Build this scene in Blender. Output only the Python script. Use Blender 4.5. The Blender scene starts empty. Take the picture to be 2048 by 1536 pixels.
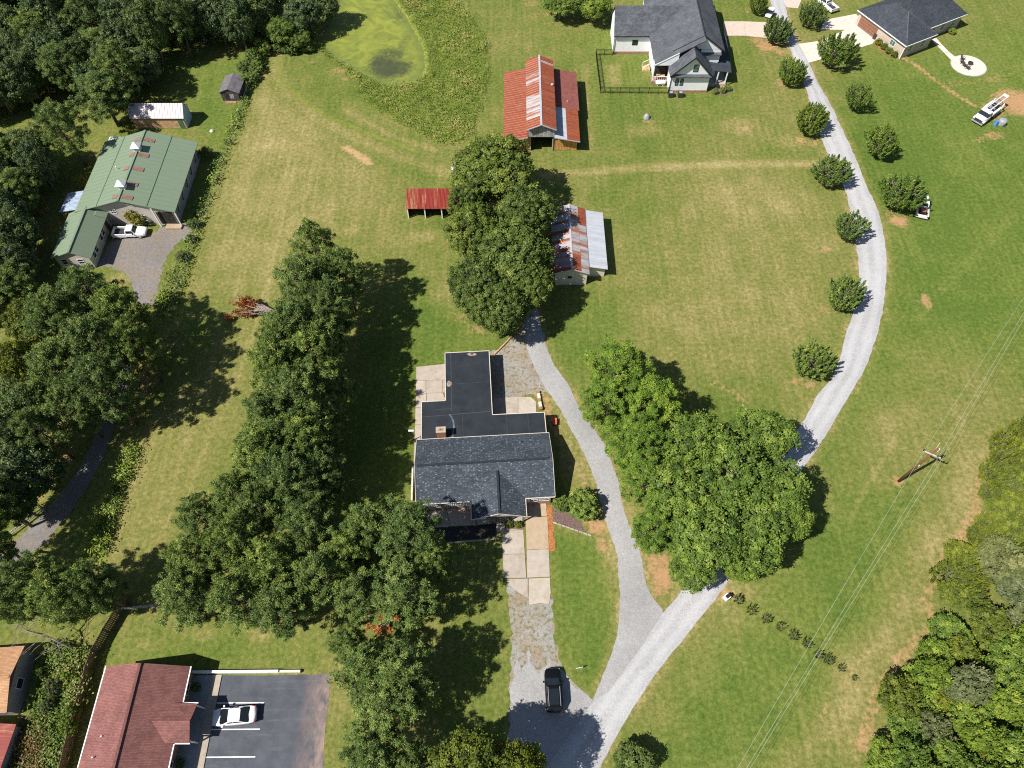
import bpy, bmesh, math, random
import numpy as np
from mathutils import Vector, Matrix, Quaternion, geometry

# ------------------------------------------------------------------ camera, sky, sun, exposure
scene = bpy.context.scene
col = scene.collection
PITCH, CAM_H, FPX = math.radians(59.0), 88.0, 1421.0
cam_data = bpy.data.cameras.new('camera')
cam_data.sensor_width = 36.0
cam_data.lens = 36.0 * FPX / 2048.0
cam_data.clip_end = 5000.0
cam = bpy.data.objects.new('camera', cam_data)
col.objects.link(cam)
cam.location = (0, 0, CAM_H)
cam.rotation_euler = (math.pi / 2 - PITCH, 0, 0)
scene.camera = cam

SUN_EL, SUN_AZ = math.radians(51.0), math.radians(28.0)     # azimuth: where the shadows point, from +x
world = bpy.data.worlds.new('World')
scene.world = world
world.use_nodes = True
wn = world.node_tree
sky = wn.nodes.new('ShaderNodeTexSky')
sky.sky_type = 'NISHITA'
sky.sun_disc = False
sky.sun_elevation = SUN_EL
sky.sun_rotation = math.radians(242.0)
sky.air_density = 1.0
sky.dust_density = 0.6
wn.links.new(sky.outputs[0], wn.nodes['Background'].inputs[0])
wn.nodes['Background'].inputs[1].default_value = 0.062
sun_data = bpy.data.lights.new('sun', 'SUN')
sun_data.energy = 5.0
sun_data.angle = math.radians(0.5)
sun_data.color = (1.0, 0.955, 0.88)
sun = bpy.data.objects.new('sun', sun_data)
col.objects.link(sun)
SD = Vector((math.cos(SUN_AZ) * math.cos(SUN_EL), math.sin(SUN_AZ) * math.cos(SUN_EL), -math.sin(SUN_EL)))
sun.rotation_euler = SD.to_track_quat('-Z', 'Y').to_euler()
sun.location = (-60, -30, 120)
scene.view_settings.view_transform = 'Standard'
scene.view_settings.look = 'None'
scene.view_settings.gamma = 1.0
scene.view_settings.exposure = 0.48
scene.cycles.use_denoising = False
scene.cycles.filter_width = 1.1
scene.cycles.max_bounces = 5
scene.cycles.diffuse_bounces = 2
scene.cycles.glossy_bounces = 2
scene.cycles.transmission_bounces = 3
scene.cycles.caustics_reflective = False
scene.cycles.caustics_refractive = False

# ------------------------------------------------------------------ survey: photo point -> ground point at height z
_F = np.array([0, math.cos(PITCH), -math.sin(PITCH)])
_U = np.array([0, math.sin(PITCH), math.cos(PITCH)])
def G(x, y, z=0.0):
    d = _F + np.array([1.0, 0, 0]) * (x - 1024) / FPX + _U * (768 - y) / FPX
    t = (z - CAM_H) / d[2]
    return Vector((d[0] * t, d[1] * t, z))
def mpp(x, y, z=0.0):
    g = G(x, y, z)
    return float(np.dot(np.array([g.x, g.y, g.z - CAM_H]), _F)) / FPX
def Zm(ox, oy, s=2048 / 560):
    return lambda x, y: (ox + x / s, oy + y / s)
A1, A2, A3, A4 = Zm(0, 0), Zm(500, 0), Zm(980, 0), Zm(1488, 0)
B1, B2, B3, B4 = Zm(0, 380), Zm(500, 380), Zm(980, 380), Zm(1488, 380)
C1, C2, C3, C4 = Zm(0, 760), Zm(500, 760), Zm(980, 760), Zm(1488, 760)
D1, D2, D3, D4 = Zm(0, 1116), Zm(500, 1116), Zm(980, 1116), Zm(1488, 1116)
def W2(p, z=0.0):
    g = G(p[0], p[1], z)
    return (g.x, g.y)

# ------------------------------------------------------------------ objects and meshes
def tag(o, label=None, cat=None, group=None, kind=None):
    if label: o['label'] = label
    if cat: o['category'] = cat
    if group: o['group'] = group
    if kind: o['kind'] = kind
    return o
def thing(name, label, cat, loc=(0, 0, 0), rz=0.0, group=None):
    o = bpy.data.objects.new(name, None)
    o.empty_display_size = 0.5
    col.objects.link(o)
    o.location = loc
    o.rotation_euler = (0, 0, rz)
    return tag(o, label, cat, group)
def ob(name, me, parent=None, loc=None, rz=None):
    o = bpy.data.objects.new(name, me)
    col.objects.link(o)
    if parent: o.parent = parent
    if loc is not None: o.location = loc
    if rz is not None: o.rotation_euler = (0, 0, rz)
    return o
def dup(o, parent=None):
    c = o.copy()
    col.objects.link(c)
    c.parent = parent
    for ch in [k for k in o.children]:
        dup(ch, c)
    return c

class MB:
    def __init__(s):
        s.v = []; s.f = []; s.m = []
    def add(s, vs, fs, mi=0):
        b = len(s.v)
        s.v += [tuple(p) for p in vs]
        s.f += [tuple(b + i for i in f) for f in fs]
        s.m += [mi] * len(fs)
        return s
    def box(s, x0, x1, y0, y1, z0, z1, mi=0):
        return s.add([(x0, y0, z0), (x1, y0, z0), (x1, y1, z0), (x0, y1, z0), (x0, y0, z1), (x1, y0, z1), (x1, y1, z1), (x0, y1, z1)],
                     [(0, 3, 2, 1), (4, 5, 6, 7), (0, 1, 5, 4), (1, 2, 6, 5), (2, 3, 7, 6), (3, 0, 4, 7)], mi)
    def bar(s, a, b, w, h=None, mi=0, up=(0, 0, 1)):
        a, b = Vector(a), Vector(b)
        h = h or w
        d = (b - a).normalized()
        u = Vector(up)
        if abs(d.dot(u)) > 0.98: u = Vector((1, 0, 0))
        r = d.cross(u).normalized() * (w / 2)
        t = r.cross(d).normalized() * (h / 2)
        vs = [a - r - t, a + r - t, a + r + t, a - r + t, b - r - t, b + r - t, b + r + t, b - r + t]
        return s.add(vs, [(0, 1, 2, 3), (7, 6, 5, 4), (0, 4, 5, 1), (1, 5, 6, 2), (2, 6, 7, 3), (3, 7, 4, 0)], mi)
    def slab(s, pts, t, mi=0):
        n = len(pts)
        top = [tuple(p) for p in pts]
        bot = [(p[0], p[1], p[2] - t) for p in pts]
        fs = [tuple(range(n)), tuple(range(2 * n - 1, n - 1, -1))]
        fs += [(i, n + i, n + (i + 1) % n, (i + 1) % n) for i in range(n)]
        return s.add(top + bot, fs, mi)
    def prism(s, poly, z0, z1, mi=0):
        return s.slab([(p[0], p[1], z1) for p in poly], z1 - z0, mi)
    def tube(s, pts, rads, n=6, mi=0):
        pts = [Vector(p) for p in pts]
        b = len(s.v); k = len(pts)
        for i, p in enumerate(pts):
            d = (pts[min(i + 1, k - 1)] - pts[max(i - 1, 0)]).normalized()
            u = Vector((0, 0, 1)) if abs(d.z) < 0.95 else Vector((1, 0, 0))
            r = d.cross(u).normalized(); t = r.cross(d)
            R = rads[i] if hasattr(rads, '__len__') else rads
            for j in range(n):
                a = 2 * math.pi * j / n
                s.v.append(tuple(p + r * (R * math.cos(a)) + t * (R * math.sin(a))))
        for i in range(k - 1):
            for j in range(n):
                j2 = (j + 1) % n
                s.f.append((b + i * n + j, b + i * n + j2, b + (i + 1) * n + j2, b + (i + 1) * n + j)); s.m.append(mi)
        s.f.append(tuple(b + j for j in range(n - 1, -1, -1))); s.m.append(mi)
        s.f.append(tuple(b + (k - 1) * n + j for j in range(n))); s.m.append(mi)
        return s
    def cyl(s, c, r, z0, z1, n=14, mi=0, r2=None):
        return s.tube([(c[0], c[1], z0), (c[0], c[1], z1)], [r, r if r2 is None else r2], n, mi)
    def lathe(s, prof, n=16, mi=0):
        b = len(s.v)
        for r, z in prof:
            for j in range(n):
                a = 2 * math.pi * j / n
                s.v.append((r * math.cos(a), r * math.sin(a), z))
        for i in range(len(prof) - 1):
            for j in range(n):
                j2 = (j + 1) % n
                s.f.append((b + i * n + j, b + i * n + j2, b + (i + 1) * n + j2, b + (i + 1) * n + j)); s.m.append(mi)
        return s
    def mesh(s, name, mats, smooth=False):
        me = bpy.data.meshes.new(name)
        me.from_pydata(s.v, [], s.f)
        for m in (mats if isinstance(mats, (list, tuple)) else [mats]):
            me.materials.append(m)
        me.polygons.foreach_set('material_index', s.m)
        if smooth: me.polygons.foreach_set('use_smooth', [True] * len(s.f))
        bm = bmesh.new(); bm.from_mesh(me)
        bmesh.ops.recalc_face_normals(bm, faces=bm.faces)
        bm.to_mesh(me); bm.free()
        me.update()
        return me
    def build(s, name, mats, parent=None, loc=None, rz=None, smooth=False):
        return ob(name, s.mesh(name, mats, smooth), parent, loc, rz)

def mesh_np(name, V, Q, mat=None, attrs=None, smooth=False):
    me = bpy.data.meshes.new(name)
    V = np.ascontiguousarray(V, np.float32); Q = np.ascontiguousarray(Q, np.int32)
    me.vertices.add(len(V)); me.vertices.foreach_set('co', V.ravel())
    me.loops.add(Q.size); me.loops.foreach_set('vertex_index', Q.ravel())
    me.polygons.add(len(Q))
    k = Q.shape[1]
    me.polygons.foreach_set('loop_start', np.arange(0, Q.size, k, dtype=np.int32))
    me.polygons.foreach_set('loop_total', np.full(len(Q), k, np.int32))
    if smooth: me.polygons.foreach_set('use_smooth', np.ones(len(Q), bool))
    for nm, (typ, dat) in (attrs or {}).items():
        a = me.attributes.new(nm, typ, 'POINT')
        a.data.foreach_set('color' if typ == 'FLOAT_COLOR' else 'value', np.ascontiguousarray(dat, np.float32).ravel())
    me.update(calc_edges=True)
    if mat: me.materials.append(mat)
    return me

# ------------------------------------------------------------------ polygon tools
def inpoly(P, poly):
    x, y = P[:, 0], P[:, 1]
    r = np.zeros(len(P), bool)
    n = len(poly)
    for i in range(n):
        x1, y1 = poly[i]; x2, y2 = poly[(i + 1) % n]
        if y1 == y2: continue
        c = ((y1 > y) != (y2 > y)) & (x < (x2 - x1) * (y - y1) / (y2 - y1) + x1)
        r ^= c
    return r
def pdist(P, line):
    d = np.full(len(P), 1e9)
    for (x1, y1), (x2, y2) in zip(line[:-1], line[1:]):
        ex, ey = x2 - x1, y2 - y1
        L = ex * ex + ey * ey + 1e-9
        t = np.clip(((P[:, 0] - x1) * ex + (P[:, 1] - y1) * ey) / L, 0, 1)
        d = np.minimum(d, np.hypot(P[:, 0] - x1 - t * ex, P[:, 1] - y1 - t * ey))
    return d
def sstep(a, b, x):
    t = np.clip((x - a) / (b - a), 0, 1)
    return t * t * (3 - 2 * t)
def resample(line, n):
    L = [0.0]
    for a, b in zip(line[:-1], line[1:]): L.append(L[-1] + math.hypot(b[0] - a[0], b[1] - a[1]))
    s = np.linspace(0, L[-1], n)
    xs = np.interp(s, L, [p[0] for p in line]); ys = np.interp(s, L, [p[1] for p in line])
    return np.stack([xs, ys], 1)
def smoothline(A, it=3):
    A = A.copy()
    for _ in range(it):
        A[1:-1] = 0.25 * A[:-2] + 0.5 * A[1:-1] + 0.25 * A[2:]
    return A
def rough_poly(poly, step=0.5, amp=0.12, seed=0):
    rg = random.Random(seed); out = []
    n = len(poly)
    for i in range(n):
        a, b = poly[i], poly[(i + 1) % n]
        L = math.hypot(b[0] - a[0], b[1] - a[1]); k = max(1, int(L / step))
        nx, ny = -(b[1] - a[1]) / (L + 1e-9), (b[0] - a[0]) / (L + 1e-9)
        for j in range(k):
            t = j / k; o = rg.uniform(-amp, amp)
            out.append((a[0] + (b[0] - a[0]) * t + nx * o, a[1] + (b[1] - a[1]) * t + ny * o))
    return out
def sheet(name, poly, z, mat, parent=None, kind='structure', rough=0.0, seed=1, step=0.5):
    if rough: poly = rough_poly(poly, step, rough, seed)
    bm = bmesh.new()
    f = bm.faces.new([bm.verts.new((p[0], p[1], z)) for p in poly])
    bmesh.ops.triangulate(bm, faces=[f])
    me = bpy.data.meshes.new(name)
    bmesh.ops.recalc_face_normals(bm, faces=bm.faces)
    for f in bm.faces:
        if f.normal.z < 0: f.normal_flip()
    bm.to_mesh(me); bm.free()
    me.materials.append(mat)
    o = ob(name, me, parent)
    if kind: o['kind'] = kind
    return o
def shrink(poly, g):
    cx = sum(p[0] for p in poly) / len(poly); cy = sum(p[1] for p in poly) / len(poly)
    out = []
    for x, y in poly:
        d = math.hypot(x - cx, y - cy)
        out.append((x + (cx - x) * g * 1.3 / d, y + (cy - y) * g * 1.3 / d))
    return out

# ------------------------------------------------------------------ materials
class NT:
    def __init__(s, name):
        s.mat = bpy.data.materials.new(name)
        s.mat.use_nodes = True
        s.t = s.mat.node_tree
        s.bsdf = s.t.nodes['Principled BSDF']
        s.out = s.t.nodes['Material Output']
        s.co = s.n('ShaderNodeTexCoord').outputs['Object']
    def n(s, typ, ins=None, **kw):
        nd = s.t.nodes.new(typ)
        for k, v in kw.items(): setattr(nd, k, v)
        for k, v in (ins or {}).items(): s.set(nd, k, v)
        return nd
    def set(s, nd, k, v):
        i = nd.inputs[k]
        if isinstance(v, bpy.types.NodeSocket): s.t.links.new(v, i)
        elif isinstance(v, (tuple, list)) and i.type == 'RGBA' and len(v) == 3: i.default_value = (*v, 1)
        else: i.default_value = v
    def map(s, co, sc=(1, 1, 1), rot=(0, 0, 0), loc=(0, 0, 0)):
        return s.n('ShaderNodeMapping', {0: co, 1: loc, 2: rot, 3: sc}).outputs[0]
    def noise(s, sc, co=None, det=4, rough=0.55, dist=0.0):
        return s.n('ShaderNodeTexNoise', {'Vector': co or s.co, 'Scale': sc, 'Detail': det, 'Roughness': rough, 'Distortion': dist}).outputs[0]
    def ramp(s, f, stops, interp='LINEAR'):
        nd = s.n('ShaderNodeValToRGB', {0: f})
        cr = nd.color_ramp; cr.interpolation = interp
        while len(cr.elements) < len(stops): cr.elements.new(0.5)
        for e, (p, c) in zip(cr.elements, stops):
            e.position = p
            e.color = (c, c, c, 1) if not isinstance(c, (tuple, list)) else (*c, 1)
        return nd.outputs[0]
    def mix(s, f, a, b, mode='MIX'):
        nd = s.n('ShaderNodeMix', data_type='RGBA', blend_type=mode)
        s.set(nd, 0, f); s.set(nd, 6, a); s.set(nd, 7, b)
        return nd.outputs[2]
    def math(s, op, a, b=0.0, c=None, clamp=False):
        nd = s.n('ShaderNodeMath', {0: a, 1: b}, operation=op, use_clamp=clamp)
        if c is not None: s.set(nd, 2, c)
        return nd.outputs[0]
    def attr(s, name, out='Color'):
        return s.n('ShaderNodeAttribute', attribute_name=name).outputs[out]
    def sep(s, c):
        return s.n('ShaderNodeSeparateColor', {0: c}).outputs
    def bump(s, h, st=0.3, d=0.05):
        s.set(s.bsdf, 'Normal', s.n('ShaderNodeBump', {'Strength': st, 'Distance': d, 'Height': h}).outputs[0])
    def fin(s, colr, rough=0.85, metal=0.0, spec=0.3):
        s.set(s.bsdf, 'Base Color', colr); s.set(s.bsdf, 'Roughness', rough)
        s.set(s.bsdf, 'Metallic', metal); s.set(s.bsdf, 'Specular IOR Level', spec)
        return s.mat
    def rnd(s):
        return s.n('ShaderNodeObjectInfo').outputs['Random']

def simple(name, c, rough=0.8, var=0.12, sc=2.0, metal=0.0, spec=0.3, bump=0.0, objvar=0.0, dirt=0.0):
    t = NT(name)
    f = t.noise(sc, det=6, rough=0.65)
    lo = tuple(max(0, k * (1 - 2.2 * var)) for k in c); hi = tuple(min(1, k * (1 + 2.2 * var)) for k in c)
    cc = t.ramp(f, [(0.3, lo), (0.7, hi)])
    if objvar:
        r = t.rnd()
        cc = t.mix(1.0, cc, t.ramp(r, [(0, 1 - objvar), (1, 1 + objvar * 0.6)]), 'MULTIPLY')
    if dirt:
        d = t.ramp(t.noise(0.7, det=8, rough=0.7), [(0.48, 0), (0.68, 1)])
        cc = t.mix(t.math('MULTIPLY', d, dirt), cc, (0.16, 0.11, 0.06))
    if bump: t.bump(t.noise(sc * 6), 0.4, bump)
    return t.fin(cc, rough, metal, spec)
MAT = {}
def m_shingle(name, lo, hi, speck=0.0, speckcol=(0.3, 0.33, 0.36), bw=0.34, rh=0.15, mort=0.012, patch=0.25):
    t = NT(name)
    br = t.n('ShaderNodeTexBrick', {'Vector': t.co, 'Color1': lo, 'Color2': hi, 'Mortar': tuple(k * 0.55 for k in lo), 'Scale': 1.0,
                                    'Mortar Size': mort, 'Bias': 0.0, 'Brick Width': bw, 'Row Height': rh})
    c = br.outputs[0]
    c = t.mix(1.0, c, t.ramp(t.noise(0.5, det=6), [(0.3, 1 - patch), (0.7, 1 + patch * 0.5)]), 'MULTIPLY')
    if speck:
        v = t.n('ShaderNodeTexVoronoi', {'Vector': t.map(t.co, (1.0, 1.9, 1.0)), 'Scale': 2.9, 'Randomness': 1.0})
        cell = t.n('ShaderNodeSeparateColor', {0: v.outputs['Color']}).outputs[0]
        near = t.ramp(v.outputs['Distance'], [(0.26, 1), (0.46, 0)])
        f = t.math('MULTIPLY', t.ramp(cell, [(0.35, 0), (0.75, 1)]), near)
        f = t.math('MULTIPLY', f, t.ramp(t.noise(1.1), [(0.35, 0.3), (0.62, 1.0)]))
        c = t.mix(t.math('MULTIPLY', f, speck), c, speckcol)
    t.bump(br.outputs[1], 0.25, 0.01)
    return t.fin(c, 0.9, 0, 0.2)

def m_metal(name, base, streak, rust=None, rustamt=0.5, axis='x', rough=0.5, objrust=0.5, ribamp=1.0):
    """painted or galvanised sheet; rust runs along the slope (local axis)"""
    t = NT(name)
    r = t.rnd()
    off = t.n('ShaderNodeCombineXYZ', {0: t.math('MULTIPLY', r, 37.0), 1: t.math('MULTIPLY', r, 91.0)}).outputs[0]
    t.co = t.n('ShaderNodeVectorMath', {0: t.co, 1: off}, operation='ADD').outputs[0]
    sc = (0.35, 2.6, 1.0) if axis == 'x' else (2.6, 0.35, 1.0)
    st = t.noise(1.3, t.map(t.co, sc), 6, 0.65)
    c = t.mix(t.ramp(st, [(0.3, 0), (0.7, 1)]), base, streak)
    rib = t.noise(1.0, t.map(t.co, (0.12, 7.5, 1) if axis == 'x' else (7.5, 0.12, 1)), 4, 0.7)
    c = t.mix(1.0, c, t.ramp(rib, [(0.35, 1 - 0.28 * ribamp), (0.65, 1 + 0.12 * ribamp)]), 'MULTIPLY')
    if rust:
        n1 = t.noise(0.55, t.map(t.co, (sc[0] * 1.6, sc[1] * 0.6, 1)), 8, 0.7)
        n2 = t.noise(5.0, t.map(t.co, sc), 5, 0.6)
        k = t.math('ADD', t.math('MULTIPLY', n1, 0.65), t.math('MULTIPLY', n2, 0.2)); k = t.math('ADD', k, t.math('MULTIPLY', rib, 0.2))
        k = t.math('ADD', k, t.math('MULTIPLY_ADD', r, objrust, rustamt - 0.5 - objrust / 2))
        f = t.ramp(k, [(0.44, 0), (0.60, 1)])
        rc = t.ramp(t.math('ADD', t.math('MULTIPLY', n2, 0.5), t.math('MULTIPLY', rib, 0.5)), [(0.34, tuple(x * 0.4 for x in rust)), (0.5, rust), (0.66, tuple(min(1, x * 1.65) for x in rust))])
        c = t.mix(f, c, rc)
    else:
        c = t.mix(1.0, c, t.ramp(r, [(0, 0.94), (1, 1.05)]), 'MULTIPLY')
    return t.fin(c, rough, 0.0, 0.4)

def m_gravel(name, lo, hi, weed=0.0, tracks=False, dirtc=(0.27, 0.19, 0.11)):
    t = NT(name)
    v = t.n('ShaderNodeTexVoronoi', {'Vector': t.co, 'Scale': 9.0}).outputs['Color']
    g = t.n('ShaderNodeSeparateColor', {0: v}).outputs[0]
    f = t.math('ADD', t.math('MULTIPLY', g, 0.4), t.math('MULTIPLY', t.noise(1.6, det=7, rough=0.7), 0.6))
    c = t.mix(t.ramp(f, [(0.25, 0), (0.7, 1)]), lo, hi)
    c = t.mix(1.0, c, t.ramp(t.noise(0.16, det=5), [(0.3, 0.85), (0.7, 1.1)]), 'MULTIPLY')
    if tracks:
        u = t.n('ShaderNodeSeparateXYZ', {0: t.attr('uvt', 'Vector')}).outputs[0]
        wob = t.math('MULTIPLY', t.math('SUBTRACT', t.noise(0.25), 0.5), 0.25)
        uu = t.math('ADD', u, wob)
        tr = t.math('ADD', t.ramp(uu, [(0.12, 0), (0.24, 1), (0.34, 1), (0.44, 0)]), t.ramp(uu, [(0.56, 0), (0.66, 1), (0.78, 1), (0.9, 0)]))
        c = t.mix(t.math('MULTIPLY', tr, 0.35), c, tuple(min(1, k * 1.18) for k in hi))
    if weed:
        w = t.math('ADD', t.math('MULTIPLY', t.noise(0.35, det=6, rough=0.65), 0.7), t.math('MULTIPLY', t.noise(3.5, det=4), 0.3))
        c = t.mix(t.ramp(w, [(0.42, 0), (0.60, weed * 0.8)]), c, dirtc)
        w2 = t.noise(2.2, det=5, rough=0.7)
        c = t.mix(t.math('MULTIPLY', t.ramp(w2, [(0.50, 0), (0.62, 1)]), weed), c, (0.14, 0.145, 0.05))
    t.bump(t.math('ADD', g, t.noise(14)), 0.5, 0.03)
    return t.fin(c, 0.95, 0, 0.15)

def m_concrete(name, c0, stain=(0.25, 0.17, 0.09), amt=0.5, objvar=0.12):
    t = NT(name)
    c = t.mix(t.ramp(t.noise(1.2, det=8, rough=0.7), [(0.3, 0), (0.7, 1)]), tuple(k * 0.82 for k in c0), tuple(min(1, k * 1.1) for k in c0))
    c = t.mix(t.math('MULTIPLY', t.ramp(t.noise(0.5, det=8, rough=0.72), [(0.5, 0), (0.7, 1)]), amt), c, stain)
    c = t.mix(1.0, c, t.ramp(t.rnd(), [(0, 1 - objvar), (1, 1 + objvar * 0.5)]), 'MULTIPLY')
    t.bump(t.noise(20), 0.15, 0.01)
    return t.fin(c, 0.9, 0, 0.2)

def m_leaf(name, dark, light, warm, transl=0.10, hue=0.10):
    t = NT(name)
    a = t.attr('tint', 'Fac')
    c = t.ramp(a, [(0.0, dark), (0.55, light), (1.0, warm)])
    r = t.rnd()
    c = t.mix(1.0, c, t.ramp(r, [(0, (0.80, 0.84, 0.9)), (0.5, (1.0, 1.0, 1.0)), (1, (1.16, 1.1, 0.9))]), 'MULTIPLY')
    d = t.n('ShaderNodeBsdfDiffuse', {0: c, 1: 0.5}).outputs[0]
    tr = t.n('ShaderNodeBsdfTranslucent', {0: t.mix(1.0, c, (1.25, 1.2, 0.6), 'MULTIPLY')}).outputs[0]
    mx = t.n('ShaderNodeMixShader', {0: transl, 1: d, 2: tr}).outputs[0]
    gl = t.n('ShaderNodeBsdfGlossy', {0: (0.6, 0.62, 0.6), 1: 0.5}).outputs[0]
    mx = t.n('ShaderNodeMixShader', {0: 0.035, 1: mx, 2: gl}).outputs[0]
    t.t.nodes.remove(t.bsdf)
    t.t.links.new(mx, t.out.inputs[0])
    return t.mat

MAT['shingle_main'] = m_shingle('charcoal shingles', (0.045, 0.055, 0.069), (0.074, 0.089, 0.108), 0.75, (0.23, 0.28, 0.34))
MAT['shingle_white_house'] = m_shingle('slate grey shingles', (0.085, 0.091, 0.107), (0.138, 0.144, 0.163), 0, patch=0.3)
MAT['shingle_brickhouse'] = m_shingle('dark slate shingles', (0.040, 0.047, 0.060), (0.072, 0.080, 0.096), 0, patch=0.2)
MAT['shingle_brown'] = m_shingle('red brown shingles', (0.205, 0.088, 0.078), (0.275, 0.125, 0.112), 0.35, (0.34, 0.19, 0.17), patch=0.22)
MAT['shingle_orange'] = m_shingle('tan orange shingles', (0.43, 0.235, 0.125), (0.56, 0.32, 0.18), 0.3, (0.6, 0.4, 0.25), patch=0.15)
MAT['ridge_cap'] = simple('ridge cap shingles', (0.022, 0.028, 0.035), 0.9, 0.2, 6)
MAT['ridge_brown'] = simple('brown ridge cap', (0.15, 0.065, 0.055), 0.9, 0.2, 6)
def m_membrane():
    t = NT('black roof membrane')
    c = t.mix(t.ramp(t.noise(0.6, det=7, rough=0.65), [(0.3, 0), (0.75, 1)]), (0.013, 0.017, 0.023), (0.028, 0.034, 0.042))
    w = t.n('ShaderNodeTexVoronoi', {'Vector': t.map(t.co, (1, 1, 1)), 'Scale': 0.4}).outputs[0]
    f = t.math('MULTIPLY', t.ramp(t.noise(0.45, det=9, rough=0.75), [(0.58, 0), (0.72, 1)]), 0.4)
    c = t.mix(f, c, (0.075, 0.092, 0.105))
    return t.fin(c, 0.7, 0, 0.3)
MAT['membrane'] = m_membrane()
MAT['seam'] = simple('membrane seam', (0.045, 0.056, 0.066), 0.7, 0.15, 3)
MAT['puddle_stain'] = simple('pale silt stain on membrane', (0.24, 0.19, 0.155), 0.8, 0.3, 2)
MAT['chalk_streak'] = simple('grey wash streak on membrane', (0.085, 0.125, 0.15), 0.8, 0.25, 2)
MAT['green_metal'] = m_metal('green painted metal roof', (0.175, 0.232, 0.155), (0.198, 0.256, 0.174), rough=0.45, ribamp=0.15)
MAT['zinc'] = m_metal('galvanised sheet', (0.40, 0.42, 0.46), (0.52, 0.54, 0.58), rough=0.45, ribamp=0.35)
MAT['zinc_rust'] = m_metal('zinc sheet with rust', (0.38, 0.38, 0.41), (0.48, 0.47, 0.49), (0.29, 0.115, 0.06), 0.47, objrust=0.22)
MAT['rust'] = m_metal('rusted sheet', (0.44, 0.33, 0.29), (0.50, 0.42, 0.38), (0.27, 0.075, 0.036), 0.72, objrust=0.22)
MAT['rust_grey'] = m_metal('half rusted sheet', (0.38, 0.37, 0.39), (0.47, 0.45, 0.46), (0.28, 0.09, 0.046), 0.56, objrust=0.26)
MAT['red_metal'] = m_metal('red painted sheet', (0.24, 0.032, 0.024), (0.30, 0.048, 0.034), (0.36, 0.15, 0.08), 0.40, objrust=0.2)
MAT['pink_metal'] = m_metal('pinkish white metal roof', (0.58, 0.47, 0.46), (0.70, 0.60, 0.60), (0.42, 0.24, 0.17), 0.30, objrust=0.1, axis='y', ribamp=0.3)
MAT['blue_metal_and_shade'] = m_metal('zinc sheet and shaded siding', (0.34, 0.42, 0.55), (0.46, 0.54, 0.66), rough=0.4)  # also carries the blue shade painted on the white siding band
MAT['red_membrane'] = simple('dull red roll roofing', (0.22, 0.075, 0.062), 0.9, 0.12, 1.5)
MAT['white_siding'] = simple('white painted siding', (0.80, 0.81, 0.83), 0.6, 0.03, 1.2)
MAT['cream_siding'] = simple('cream painted siding', (0.66, 0.61, 0.48), 0.7, 0.06, 1.2)
MAT['beige_siding'] = simple('beige metal siding', (0.52, 0.47, 0.42), 0.6, 0.06, 1.2)
MAT['grey_siding'] = simple('pale grey metal siding', (0.34, 0.33, 0.35), 0.6, 0.06, 1.2)
MAT['orange_wood'] = simple('orange stained boards', (0.56, 0.30, 0.10), 0.75, 0.16, 1.6, objvar=0.2)
MAT['tan_wood'] = simple('tan wood siding', (0.52, 0.34, 0.19), 0.75, 0.14, 1.6)
MAT['grey_wood'] = simple('weathered grey boards', (0.36, 0.34, 0.34), 0.85, 0.22, 2.5, objvar=0.25)
MAT['dark_wood'] = simple('dark weathered boards', (0.075, 0.065, 0.06), 0.85, 0.25, 2.5)
MAT['dark_roof'] = simple('dark grey metal shed roof', (0.15, 0.14, 0.15), 0.6, 0.15, 1.5)
MAT['fence_wood'] = simple('brown fence boards', (0.27, 0.185, 0.13), 0.85, 0.25, 2.5, objvar=0.25)
MAT['brick'] = simple('tan red brick', (0.34, 0.20, 0.14), 0.9, 0.2, 5)
MAT['chimney_brick'] = simple('orange red chimney brick', (0.36, 0.16, 0.085), 0.9, 0.25, 6)
def m_stone():
    t = NT('pale mixed brick')
    br = t.n('ShaderNodeTexBrick', {'Vector': t.map(t.co, (1, 1, 1), (math.pi / 2, 0, math.pi / 2)), 'Color1': (0.52, 0.43, 0.35), 'Color2': (0.36, 0.28, 0.22), 'Mortar': (0.5, 0.46, 0.4), 'Scale': 1.0, 'Mortar Size': 0.012, 'Brick Width': 0.4, 'Row Height': 0.14})
    return t.fin(t.mix(t.ramp(t.noise(3), [(0.3, 0.0), (0.7, 0.5)]), br.outputs[0], (0.5, 0.42, 0.34)), 0.9)
MAT['stone'] = m_stone()
MAT['white_trim'] = simple('white trim', (0.80, 0.80, 0.79), 0.5, 0.03, 2)
MAT['pale_trim'] = simple('pale tan trim', (0.60, 0.54, 0.48), 0.6, 0.05, 2)
MAT['black_trim'] = simple('black trim', (0.02, 0.021, 0.024), 0.5, 0.1, 2)
MAT['dark_void'] = simple('dark boards and interior shade', (0.03, 0.027, 0.024), 0.9, 0.3, 2)
MAT['brown_door'] = simple('brown garage door', (0.25, 0.12, 0.075), 0.6, 0.08, 2)
MAT['green_door'] = simple('dark green door', (0.06, 0.16, 0.09), 0.6, 0.08, 2)
MAT['blue_door'] = simple('pale blue end panel', (0.36, 0.46, 0.58), 0.6, 0.06, 2)
MAT['glass'] = simple('window glass', (0.025, 0.035, 0.04), 0.08, 0.1, 1, spec=0.6)
MAT['green_glass'] = simple('greenish window glass', (0.09, 0.15, 0.13), 0.1, 0.1, 1, spec=0.6)
MAT['dark_metal'] = simple('dark metal', (0.04, 0.04, 0.045), 0.5, 0.1, 2)
MAT['grey_metal'] = simple('grey metal', (0.3, 0.31, 0.33), 0.45, 0.1, 2, spec=0.5)
MAT['pole_wood'] = simple('creosoted pole wood', (0.17, 0.075, 0.04), 0.85, 0.2, 3)
MAT['arm_wood'] = simple('pale weathered crossarm', (0.52, 0.46, 0.42), 0.8, 0.12, 3)
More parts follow.
